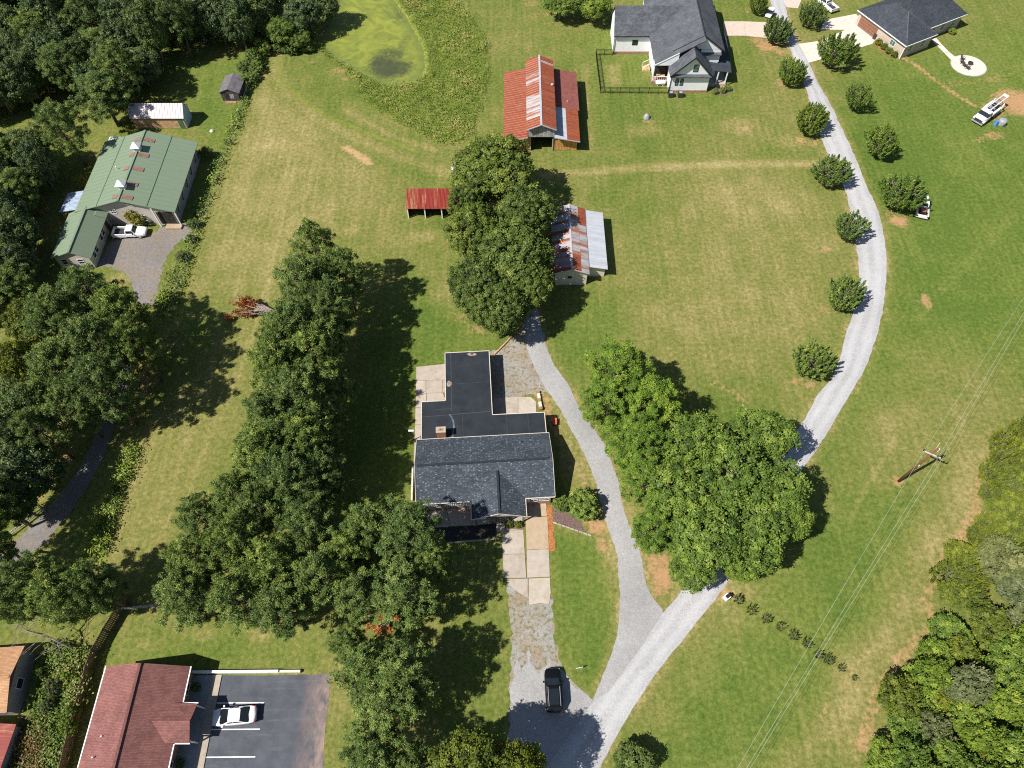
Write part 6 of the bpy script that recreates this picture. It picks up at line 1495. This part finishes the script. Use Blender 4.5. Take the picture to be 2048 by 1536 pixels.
# white saloon in the lot, nose to the building
car('white_car', 'white saloon car parked between white lines in the lot', (-31.1, 9.12, 0.012), math.radians(185), 4.9, 1.88, MAT['white_paint'],
    [(-2.46, .45, .45, .70), (-2.42, .66, .40, .84), (-2.28, .82, .32, .95), (-1.9, .91, .26, 1.01), (-1.2, .94, .23, 1.0), (-.4, .945, .22, .97), (.5, .945, .22, .95), (1.3, .935, .23, .92), (1.8, .91, .26, .87), (2.15, .84, .30, .79), (2.34, .72, .34, .70), (2.42, .5, .40, .60)], ((-2.05, 1.5, .82, .92), (-.85, .40, .70, 1.40)))
car('black_suv', 'black sport utility car with roof rails standing on the gravel', (4.72, 11.8, 0.016), math.radians(92.2), 4.75, 1.94, MAT['black_paint'],
    [(-2.37, .6, .48, .90), (-2.32, .80, .42, 1.02), (-2.15, .91, .34, 1.09), (-1.4, .96, .28, 1.11), (-.4, .97, .28, 1.09), (.6, .97, .28, 1.07), (1.3, .96, .29, 1.04), (1.8, .93, .31, .99), (2.12, .86, .35, .91), (2.3, .72, .4, .80), (2.36, .5, .46, .70)], ((-2.2, 1.25, .85, 1.05), (-1.9, .36, .74, 1.66)), rails=True, dark_roof=True)
def pickup(name, label, loc, rz, load=None):
    t = thing(name, label, 'pickup truck', loc, rz); pm = MAT['white_paint']
    m = MB(); loft(m, [body_ring(*s) for s in ((-.35, .93, .38, 1.08), (.6, .95, .36, 1.08), (1.1, .95, .36, 1.08), (1.9, .93, .38, 1.05), (2.45, .88, .40, .97), (2.68, .76, .46, .85))]); m.build('body', pm, t)
    m = MB(); m.box(-2.62, -.36, -.93, .93, .42, .62); m.box(-2.62, -.36, -.93, -.82, .62, 1.08); m.box(-2.62, -.36, .82, .93, .62, 1.08); m.box(-2.66, -2.56, -.93, .93, .5, 1.09); m.box(-.44, -.36, -.82, .82, .62, 1.08); m.build('bed', pm, t)
    MB().box(-2.55, -.45, -.81, .81, .621, .64).build('bed_liner', MAT['dark_metal'], t)
    m = MB(); loft(m, [rrect(-.34, 1.28, .80, 1.06, .16), rrect(-.26, .78, .68, 1.62, .18)]); m.build('glasshouse', MAT['car_glass'], t)
    m = MB(); loft(m, [rrect(-.32, .84, .71, 1.58, .18), rrect(-.28, .78, .68, 1.66, .18), rrect(-.1, .6, .5, 1.69, .15)]); m.build('roof', pm, t)
    m = MB()
    for s in (-1, 1):
        m.bar((1.2, s * .78, 1.07), (.76, s * .67, 1.6), .08); m.bar((-.3, s * .78, 1.07), (-.24, s * .67, 1.6), .14)
    m.build('pillar', pm, t)
    wheels(t, (1.75, -1.55), .92, .37)
    for s in (-1, 1):
        MB().box(2.42, 2.66, min(s * .5, s * .8), max(s * .5, s * .8), .68, .84).build('headlight', MAT['lamp_glass'], t)
        MB().box(.85, 1.0, min(s * .95, s * 1.15), max(s * .95, s * 1.15), 1.1, 1.3).build('mirror', MAT['dark_metal'], t)
        MB().box(-2.68, -2.6, min(s * .72, s * .92), max(s * .72, s * .92), .7, 1.0).build('tail_light', MAT['red_lamp'], t)
    if load:
        MB().box(-1.7, -.7, -.5, .3, .64, 1.0).build('cargo', load, t)
    return t
pickup('pickup_truck', 'white pickup truck parked beside the green roofed annex', (-62.9, 81.65, .01), math.radians(2.5))
pickup('pickup_truck', 'white pickup truck half hidden under a tree right of the road', (69.3, 87.5, 0), math.radians(72), MAT['chimney_brick'])
bpy.context.view_layer.update()

# white well drilling rig on the right
t = thing('drilling_rig', 'white truck mounted drilling rig with its mast lowered, on bare clay', 'drilling rig', (88.2, 110.9, 0), math.radians(219))
pm = MAT['white_paint']
MB().box(-3.0, 3.0, -.5, .5, .7, 1.0).build('chassis', MAT['dark_metal'], t)
m = MB(); loft(m, [body_ring(*q) for q in ((.9, 1.1, .6, 1.5), (1.7, 1.12, .6, 1.5), (2.1, 1.08, .6, 1.48), (2.6, .98, .6, 1.42), (2.95, .92, .62, 1.36), (3.05, .7, .7, 1.2))]); m.build('cab_body', pm, t)
m = MB(); loft(m, [rrect(.95, 2.2, 1.02, 1.48, .16), rrect(1.0, 1.9, .92, 2.25, .18)]); m.build('cab_glass', MAT['car_glass'], t)
m = MB(); loft(m, [rrect(.94, 1.96, .95, 2.2, .18), rrect(1.0, 1.88, .9, 2.32, .18)]); m.build('cab_roof', pm, t)
MB().box(3.06, 3.16, -.75, .75, .62, 1.15).build('grille', MAT['dark_metal'], t)
MB().box(3.1, 3.28, -1.1, 1.1, .45, .65).build('bumper', MAT['grey_metal'], t)
for q in (-1, 1): MB().box(2.0, 2.9, min(q * .95, q * 1.12), max(q * .95, q * 1.12), .75, 1.0).build('mudguard', pm, t)
MB().box(-2.9, .85, -1.1, 1.1, 1.0, 1.12).build('deck', MAT['grey_metal'], t)
for q in (-1, 1): MB().box(-2.1, .6, min(q * .78, q * 1.12), max(q * .78, q * 1.12), 1.12, 1.72).build('tool_box', pm, t)
for x0, x1, z1, mt in ((-2.3, -1.5, 1.9, 'dark_metal'), (-1.3, -.4, 1.6, 'grey_metal'), (-.2, .55, 2.0, 'dark_metal')): MB().box(x0, x1, -.6, .6, 1.12, z1).build('engine_block', MAT[mt], t)
MB().tube([(-1.9, -.9, 2.0), (.3, -.9, 2.0)], .2, 10).build('air_tank', pm, t)
for q in (-1, 1): MB().bar((-4.3, q * .40, 2.62), (1.7, q * .40, 2.5), .13, .16).build('mast_rail', pm, t)
for x in np.arange(-4.0, 1.5, .7): MB().bar((x, -.40, 2.58), (x, .40, 2.58), .07, .06).build('mast_rung', MAT['grey_metal'], t)
MB().box(-4.5, -4.1, -.5, .5, 2.45, 2.8).build('mast_crown', pm, t)
for q in (-1, 1):
    MB().box(-2.9, -2.7, q * .95 - .09, q * .95 + .09, .1, 2.2).build('stabiliser', pm, t); MB().box(-3.05, -2.55, q * .95 - .25, q * .95 + .25, 0, .1).build('foot_pad', MAT['dark_metal'], t)
MB().box(-2.9, -2.72, -.85, .85, 2.2, 2.42).build('mast_support', MAT['grey_metal'], t)
wheels(t, (2.3, -.9, -1.9), 1.1, .48, .3)
t = thing('water_tank', 'round grey and blue water tank beside the drilling rig', 'tank', (90.35, 108.8, 0), math.radians(20))
m = MB(); m.lathe([(.0, .02), (.66, .02), (.72, .15), (.72, 1.0), (.62, 1.2), (.3, 1.28), (0, 1.3)], 18); m.build('tank_body', MAT['grey_metal'], t, smooth=True)
m = MB(); m.cyl((-1.05, .3), .34, 0, 1.0, 14); m.build('drum', simple('blue plastic drum', (0.08, 0.25, 0.52), .5, .1, 2), t)
# parked white cart by the pink driveway, dark car at the top
t = thing('white_cart', 'small white utility cart beside the pink driveway at the top', 'cart', (G(1538, 32).x, G(1538, 32).y, 0), math.radians(60))
MB().box(-1.2, 1.2, -.6, .6, .35, .75).build('body', MAT['white_paint'], t); MB().box(-.6, .5, -.58, .58, 1.62, 1.7).build('roof', MAT['white_paint'], t); MB().box(-.5, .2, -.5, .5, .75, .95).build('seat', MAT['dark_metal'], t)
m = MB()
for x in (-.55, .45):
    for y in (-.53, .53): m.box(x - .03, x + .03, y - .03, y + .03, .75, 1.62)
m.build('roof_frame', MAT['dark_metal'], t); wheels(t, (.8, -.8), .6, .25, .18)
pickup('pickup_truck', 'white pickup nosing out from behind the tree by the brick house driveway', (G(1652, 14).x, G(1652, 14).y, .03), math.radians(115))
t = thing('trash_bin', 'dark wheeled bin beside the brown garage door', 'bin', (G(1748, 78).x, G(1748, 78).y, 0), math.radians(28))
MB().box(-.3, .3, -.3, .3, .05, 1.0).build('bin_body', MAT['dark_metal'], t); MB().box(-.34, .34, -.34, .34, 1.0, 1.08).build('lid', MAT['dark_metal'], t)

# ------------------------------------------------------------------ utility pole and wires
PB_ = Vector((51.65, 37.74, 0)); PT = 9.9
t = thing('utility_pole', 'brown wooden utility pole with pale crossarm standing in the field', 'utility pole', PB_, 0)
MB().tube([(0, 0, 0), (.05, 0, 5), (.1, 0, PT)], [.19, .165, .13], 12).build('shaft', MAT['pole_wood'], t, smooth=True)
ad = Vector((1.81, -1.01, 0)).normalized(); ac = Vector((.1, 0, 8.55))
ax_ = MB().bar(ac - ad * 1.15 + Vector((0, -.16, 0)), ac + ad * 1.15 + Vector((0, -.16, 0)), .12, .14).build('crossarm', MAT['arm_wood'], t)
perp = Vector((-ad.y, ad.x, 0))
INS = []
for k in (-1.08, .62, 1.08):
    p = ac + ad * k + Vector((0, -.16, .07)); m = MB(); m.cyl((p.x, p.y), .11, p.z, p.z + .34, 10, r2=.07); m.build('insulator', MAT['insulator'], t); INS.append(p + Vector((0, 0, .36)))
MB().bar(ac + Vector((.05, .1, .5)), ac + Vector((.25, .6, 1.75)), .05, .05).build('lamp_arm', MAT['arm_wood'], t)
m = MB(); m.cyl((.62, .2), .15, 8.95, 9.4, 10, r2=.10); m.build('lamp_head', MAT['white_trim'], t)
MB().bar((.1, 0, 9.2), (.6, .2, 9.25), .05, .05).build('lamp_bracket', MAT['grey_metal'], t)
MB().bar((0, -.17, 5.2), (.02, -.17, 5.6), .12, .04).build('pole_tag', MAT['white_trim'], t)
def wire_to(i, far1, far2):
    p = PB_ + INS[i]; pts = []
    for f in far1, far2:
        seg = []
        for s in np.linspace(0, 1, 14):
            q = p.lerp(f, s); q.z -= 4 * .9 * s * (1 - s); seg.append(q)
        pts.append(seg)
    return list(reversed(pts[0])) + pts[1][1:]
for i, ((ax, ay), (bx, by), lb) in enumerate((((2048, 597), (1478, 1536), 'upper left overhead wire crossing the right field'), ((2048, 628), (1496, 1536), 'middle overhead wire crossing the right field'), ((2048, 641), (1503, 1536), 'right overhead wire crossing the right field'))):
    p = PB_ + INS[i]; u = G(ax, ay, 8.6); v = G(bx, by, 8.6)
    f1 = p + (u - p) * 2.2; f2 = p + (v - p) * 1.6; f1.z = f2.z = 8.9
    w = MB().tube(wire_to(i, f1, f2), .0115, 5).build('overhead_wire', MAT['wire']); tag(w, lb, 'wire', 'overhead wires')

# ------------------------------------------------------------------ fences
t = thing('board_fence', 'curving brown board fence between vines and red brown building', 'fence', (0, 0, 0))
FP = [(-46.9, 22.6), (-47.4, 20.4), (-48.1, 18.3), (-48.75, 16.0), (-48.85, 14.0), (-48.8, 12.0), (-48.75, 10.0), (-48.7, 8.0), (-48.6, 6.0), (-48.5, 4.0), (-48.4, 2.0)]
rg = random.Random(9)
for i, (a, b) in enumerate(zip(FP[:-1], FP[1:])):
    a, b = Vector((*a, 0)), Vector((*b, 0)); d = (b - a); L = d.length; d.normalize(); nn = Vector((-d.y, d.x, 0)) * .03
    k = int(L / .2)
    panel = MB().bar(a + Vector((0, 0, .5)) + nn * 1.9, b + Vector((0, 0, .5)) + nn * 1.9, .05, .1).bar(a + Vector((0, 0, 1.5)) + nn * 1.9, b + Vector((0, 0, 1.5)) + nn * 1.9, .05, .1).build('fence_panel', MAT['fence_wood'], t)
    for j in range(k):
        p0 = a + d * (L * j / k + .012); p1 = a + d * (L * (j + 1) / k - .012); h = 1.78 + rg.uniform(-.03, .03)
        m = MB(); m.add([p0 - nn * .4, p1 - nn * .4, p1 + nn * .4, p0 + nn * .4] + [q + Vector((0, 0, h)) for q in (p0 - nn * .4, p1 - nn * .4, p1 + nn * .4, p0 + nn * .4)], [(0, 3, 2, 1), (4, 5, 6, 7), (0, 1, 5, 4), (1, 2, 6, 5), (2, 3, 7, 6), (3, 0, 4, 7)])
        m.build('fence_board', MAT['fence_wood'], panel)
    m = MB().box(a.x - .06, a.x + .06, a.y - .06, a.y + .06, 0, 1.9).build('post', MAT['fence_wood'], t)
t = thing('wire_fence', 'dark post and wire fence along the left side of the field', 'fence', (0, 0, 0))
PO = [(520, 130), (508, 165), (497, 190), A1(1790, 770), A1(1762, 860), A1(1742, 940), A1(1700, 1058), A1(1640, 1180), A1(1600, 1320), B1(1560, 70), B1(1490, 215), B1(1440, 375), B1(1385, 545), B1(1330, 715), B1(1265, 905)]
PW = [G(*p) for p in PO]
for p in PW: MB().cyl((p.x, p.y), .09, 0, 1.55, 8).build('post', MAT['dark_wood'], t)
for z in (.5, .95, 1.4): MB().tube([p + Vector((0, 0, z)) for p in PW], .012, 4).build('wire', MAT['grey_metal'], t)
def metal_fence(name, label, pts, h, mat, every=1.8, pick=None):
    t = thing(name, label, 'fence', (0, 0, 0))
    for a, b in zip(pts[:-1], pts[1:]):
        a, b = Vector((*a, 0)), Vector((*b, 0)); L = (b - a).length; n = max(1, round(L / every))
        for i in range(n + 1):
            p = a.lerp(b, i / n)
            if i < n or b == Vector((*pts[-1], 0)): MB().box(p.x - .04, p.x + .04, p.y - .04, p.y + .04, 0, h + .08).build('post', mat, t)
        for z in (.15, h * .85, h): MB().bar(a + Vector((0, 0, z)), b + Vector((0, 0, z)), .04, .05).build('rail', mat, t)
        m = MB(); k = int(L / .16)
        for i in range(k):
            p = a.lerp(b, (i + .5) / k); m.box(p.x - .012, p.x + .012, p.y - .012, p.y + .012, .15, h)
        o = m.build('picket', mat, t); o['kind'] = 'stuff'
    return t
metal_fence('black_fence', 'black metal picket fence round the white house back yard', [(20.1, 129.6), (16.75, 129.6), (16.95, 117.85), (29.8, 117.75)], 1.35, MAT['black_trim'])
t = thing('rail_fence', 'grey rail fence in the shade at the end of the board fence', 'fence', (0, 0, 0))
a, b = G(240, 1222), G(345, 1210)
for i in range(4):
    p = a.lerp(b, i / 3); MB().box(p.x - .06, p.x + .06, p.y - .06, p.y + .06, 0, 1.2).build('post', MAT['grey_wood'], t)
for z in (.4, .75, 1.1): MB().bar(a + Vector((0, 0, z)), b + Vector((0, 0, z)), .05, .1).build('rail', MAT['grey_wood'], t)
t = thing('timber_rails', 'broken timber rail fence along the dirt track at the left edge', 'fence', (0, 0, 0))
for (p, q) in ((C1(70, 1150), C1(190, 1060)), (C1(190, 1060), C1(330, 955)), (C1(330, 955), C1(262, 922))):
    a, b = G(*p), G(*q)
    for z in (.35, .8): MB().bar(a + Vector((0, 0, z)), b + Vector((0, 0, z)), .08, .12).build('rail', MAT['grey_wood'], t)
    MB().box(a.x - .08, a.x + .08, a.y - .08, a.y + .08, 0, 1.0).build('post', MAT['grey_wood'], t)

# ------------------------------------------------------------------ small things
def at(px, py, z=0.0): return G(px, py, z)
t = thing('log', 'long timber lying at the corner of the weedy gravel', 'timber', (0, 0, 0)); a, b = at(989, 709), at(1024, 673)
MB().tube([a + Vector((0, 0, .14)), a.lerp(b, .5) + Vector((.05, 0, .15)), b + Vector((0, 0, .14))], [.14, .13, .11], 8).build('beam', MAT['tan_wood'], t)
t = thing('block_wall', 'short wall of white and red blocks beside the side patio', 'wall', (0, 0, 0))
a, b = at(1076, 786), at(1082, 822); rg = random.Random(4)
for i in range(7):
    p = a.lerp(b, i / 6.5); MB().box(p.x - .22, p.x + .22, p.y - .2, p.y + .2, 0, .45 + rg.uniform(-.1, .12)).build('block', MAT['pale_trim'] if i % 3 else MAT['chimney_brick'], t)
t = thing('garden_cart', 'small orange red cart in the shade beside the main house', 'cart', (at(1109, 846).x, at(1109, 846).y, 0), 1.5)
om = simple('orange red plastic', (0.62, 0.12, 0.04), .5, .1, 2)
MB().box(-.5, .5, -.3, .3, .3, .62).build('tray', om, t); MB().bar((.5, 0, .5), (1.0, 0, .9), .06).build('handle', MAT['dark_metal'], t)
wheels(t, (-.3,), .32, .2, .1)
t = thing('lamp_post', 'grey lamp post with white head at the back left corner of the main house', 'lamp post', (at(827, 880).x, at(827, 880).y, 0))
MB().cyl((0, 0), .06, 0, 2.7, 8).build('shaft', MAT['dark_metal'], t); MB().box(-.35, .35, -.12, .12, 2.7, 2.86).build('lamp_head', MAT['white_trim'], t)
t = thing('edge_wall', 'low pale edging wall along the left side of the main house', 'edging', (0, 0, 0)); a, b = at(826, 935), at(824, 1003)
for i in range(5): p, q = a.lerp(b, i / 5 + .005), a.lerp(b, (i + 1) / 5 - .005); MB().bar(p + Vector((0, 0, .2)), q + Vector((0, 0, .2)), .22, .4).build('edging_block', MAT['pale_trim'], t)
for nm, lb, p, q in (('bed_edging', 'pale stone edging below the brown mulch bed', (1106, 1045), (1183, 1072)), ('bed_edging', 'pale edging in front of the shaded black bed', (895, 1086), (1000, 1078))):
    t = thing(nm, lb, 'edging', (0, 0, 0)); a, b = at(*p), at(*q); n = 9
    for i in range(n):
        c0, c1 = a.lerp(b, i / n + .006), a.lerp(b, (i + 1) / n - .006); MB().bar(c0 + Vector((0, 0, .06)), c1 + Vector((0, 0, .06)), .16, .14).build('edging_stone', MAT['concrete'], t)
t = thing('mailbox_pillar', 'white block pillar with dark box beside the road fork', 'mailbox', (at(1452, 1196).x, at(1452, 1196).y, 0), .6)
MB().box(-.32, .32, -.32, .32, 0, .8).build('pillar', MAT['white_siding'], t); MB().box(-.24, .3, -.2, .2, .8, 1.1).build('box', MAT['black_trim'], t)
t = thing('yard_sign', 'small white yard sign on two posts beside the gravel', 'sign', (at(1158, 1338).x, at(1158, 1338).y, 0), math.radians(12))
MB().box(-.42, .42, -.02, .02, .35, .95).build('panel', MAT['white_trim'], t)
for x in (-.36, .36): MB().box(x - .02, x + .02, -.02, .02, 0, .35).build('post', MAT['dark_metal'], t)
t = thing('well_cover', 'grey dome well cover on the lawn below the white house', 'well cover', (at(1293, 236).x, at(1293, 236).y, 0))
m = MB(); m.lathe([(.62, 0), (.58, .3), (.45, .62), (.25, .85), (0, .92)], 14); m.build('cover', MAT['grey_metal'], t, smooth=True)
t = thing('propane_tank', 'white propane tank under the porch of the white house', 'tank', (at(1320, 170).x, at(1320, 170).y, 0))
MB().tube([(-.95, 0, .6), (-.8, 0, .6), (.8, 0, .6), (.95, 0, .6)], [.2, .42, .42, .2], 14).build('tank_body', MAT['white_paint'], t, smooth=True)
for x in (-.5, .5): MB().box(x - .06, x + .06, -.3, .3, 0, .25).build('leg', MAT['white_trim'], t)
for px, lb in ((1341, 'left dark air conditioner beside the white house wall'), (1360, 'right dark air conditioner beside the white house wall')):
    t = thing('air_conditioner', lb, 'air conditioner', (at(px, 193).x, at(px, 193).y, 0), group='air conditioners at the white house')
    MB().box(-.45, .45, -.45, .45, .05, .95).build('casing', MAT['dark_metal'], t); m = MB(); m.cyl((0, 0), .34, .95, 1.0, 14); m.build('fan_grille', MAT['grey_metal'], t)
t = thing('fire_pit', 'round dark fire pit on the pale circular patio', 'fire pit', (90.55, 126.6, .1))
m = MB(); m.lathe([(.36, 0), (.5, .35), (.5, .42), (.42, .42), (.34, .15), (0, .12)], 16); m.build('bowl', MAT['dark_metal'], t)
def chair(i, x, y, rz, lb):
    t = thing('patio_chair', lb, 'chair', (x, y, .1), rz, 'chairs round the fire pit'); mt = MAT['dark_wood']
    MB().box(-.3, .3, -.28, .28, .36, .42).build('seat', mt, t)
    m = MB()
    for k in range(4): m.bar((-.3, -.22 + k * .148, .42), (-.52, -.24 + k * .16, 1.0), .03, .12, up=(0, 1, 0))
    m.build('backrest', mt, t)
    for s in (-1, 1): MB().box(-.35, .32, s * .32 - .05, s * .32 + .05, .58, .62).build('armrest', mt, t)
    for a in (-.28, .28):
        for s in (-1, 1): MB().box(a - .03, a + .03, s * .3 - .03, s * .3 + .03, 0, .58).build('leg', mt, t)
for i, (x, y) in enumerate(((89.4, 127.95), (89.0, 126.95), (89.15, 125.95), (89.5, 125.1))):
    chair(i, x, y, math.atan2(126.6 - y, 90.55 - x), ('topmost', 'second', 'third', 'lowest')[i] + ' dark chair in the arc beside the fire pit')
t = thing('green_bin', 'small green bin on the wire fence beside the gravel lot', 'bin', (at(378, 482).x, at(378, 482).y, 0), .4)
MB().box(-.6, .6, -.3, .3, 0, .7).build('bin_body', MAT['green_door'], t); MB().box(-.64, .64, -.34, .34, .7, .78).build('lid', MAT['green_metal'], t)
t = thing('lawn_rock', 'small pale rocks on the lawn right of the green barn', 'rock', (at(424, 263).x, at(424, 263).y, 0)); m = MB(); m.lathe([(.4, 0), (.42, .15), (.25, .32), (0, .36)], 7); m.build('stone', MAT['pale_trim'], t)
t = thing('porch_table', 'wood and metal table set on the white house screened porch', 'table', (28.6, 121.35, .62)); MB().box(-.8, .8, -.4, .4, .7, .76).build('table_top', MAT['tan_wood'], t)
for x in (-.7, .7):
    for y in (-.3, .3): MB().box(x - .03, x + .03, y - .03, y + .03, 0, .7).build('leg', MAT['dark_metal'], t)
t = thing('white_trailer', 'white trailer end showing behind the top of the shade trees', 'trailer', (at(915, 352).x, at(915, 352).y, 0), .15)
MB().box(-.9, 1.8, -.9, .9, .5, 2.0).build('body', MAT['white_siding'], t); wheels(t, (.3,), .92, .32, .2)
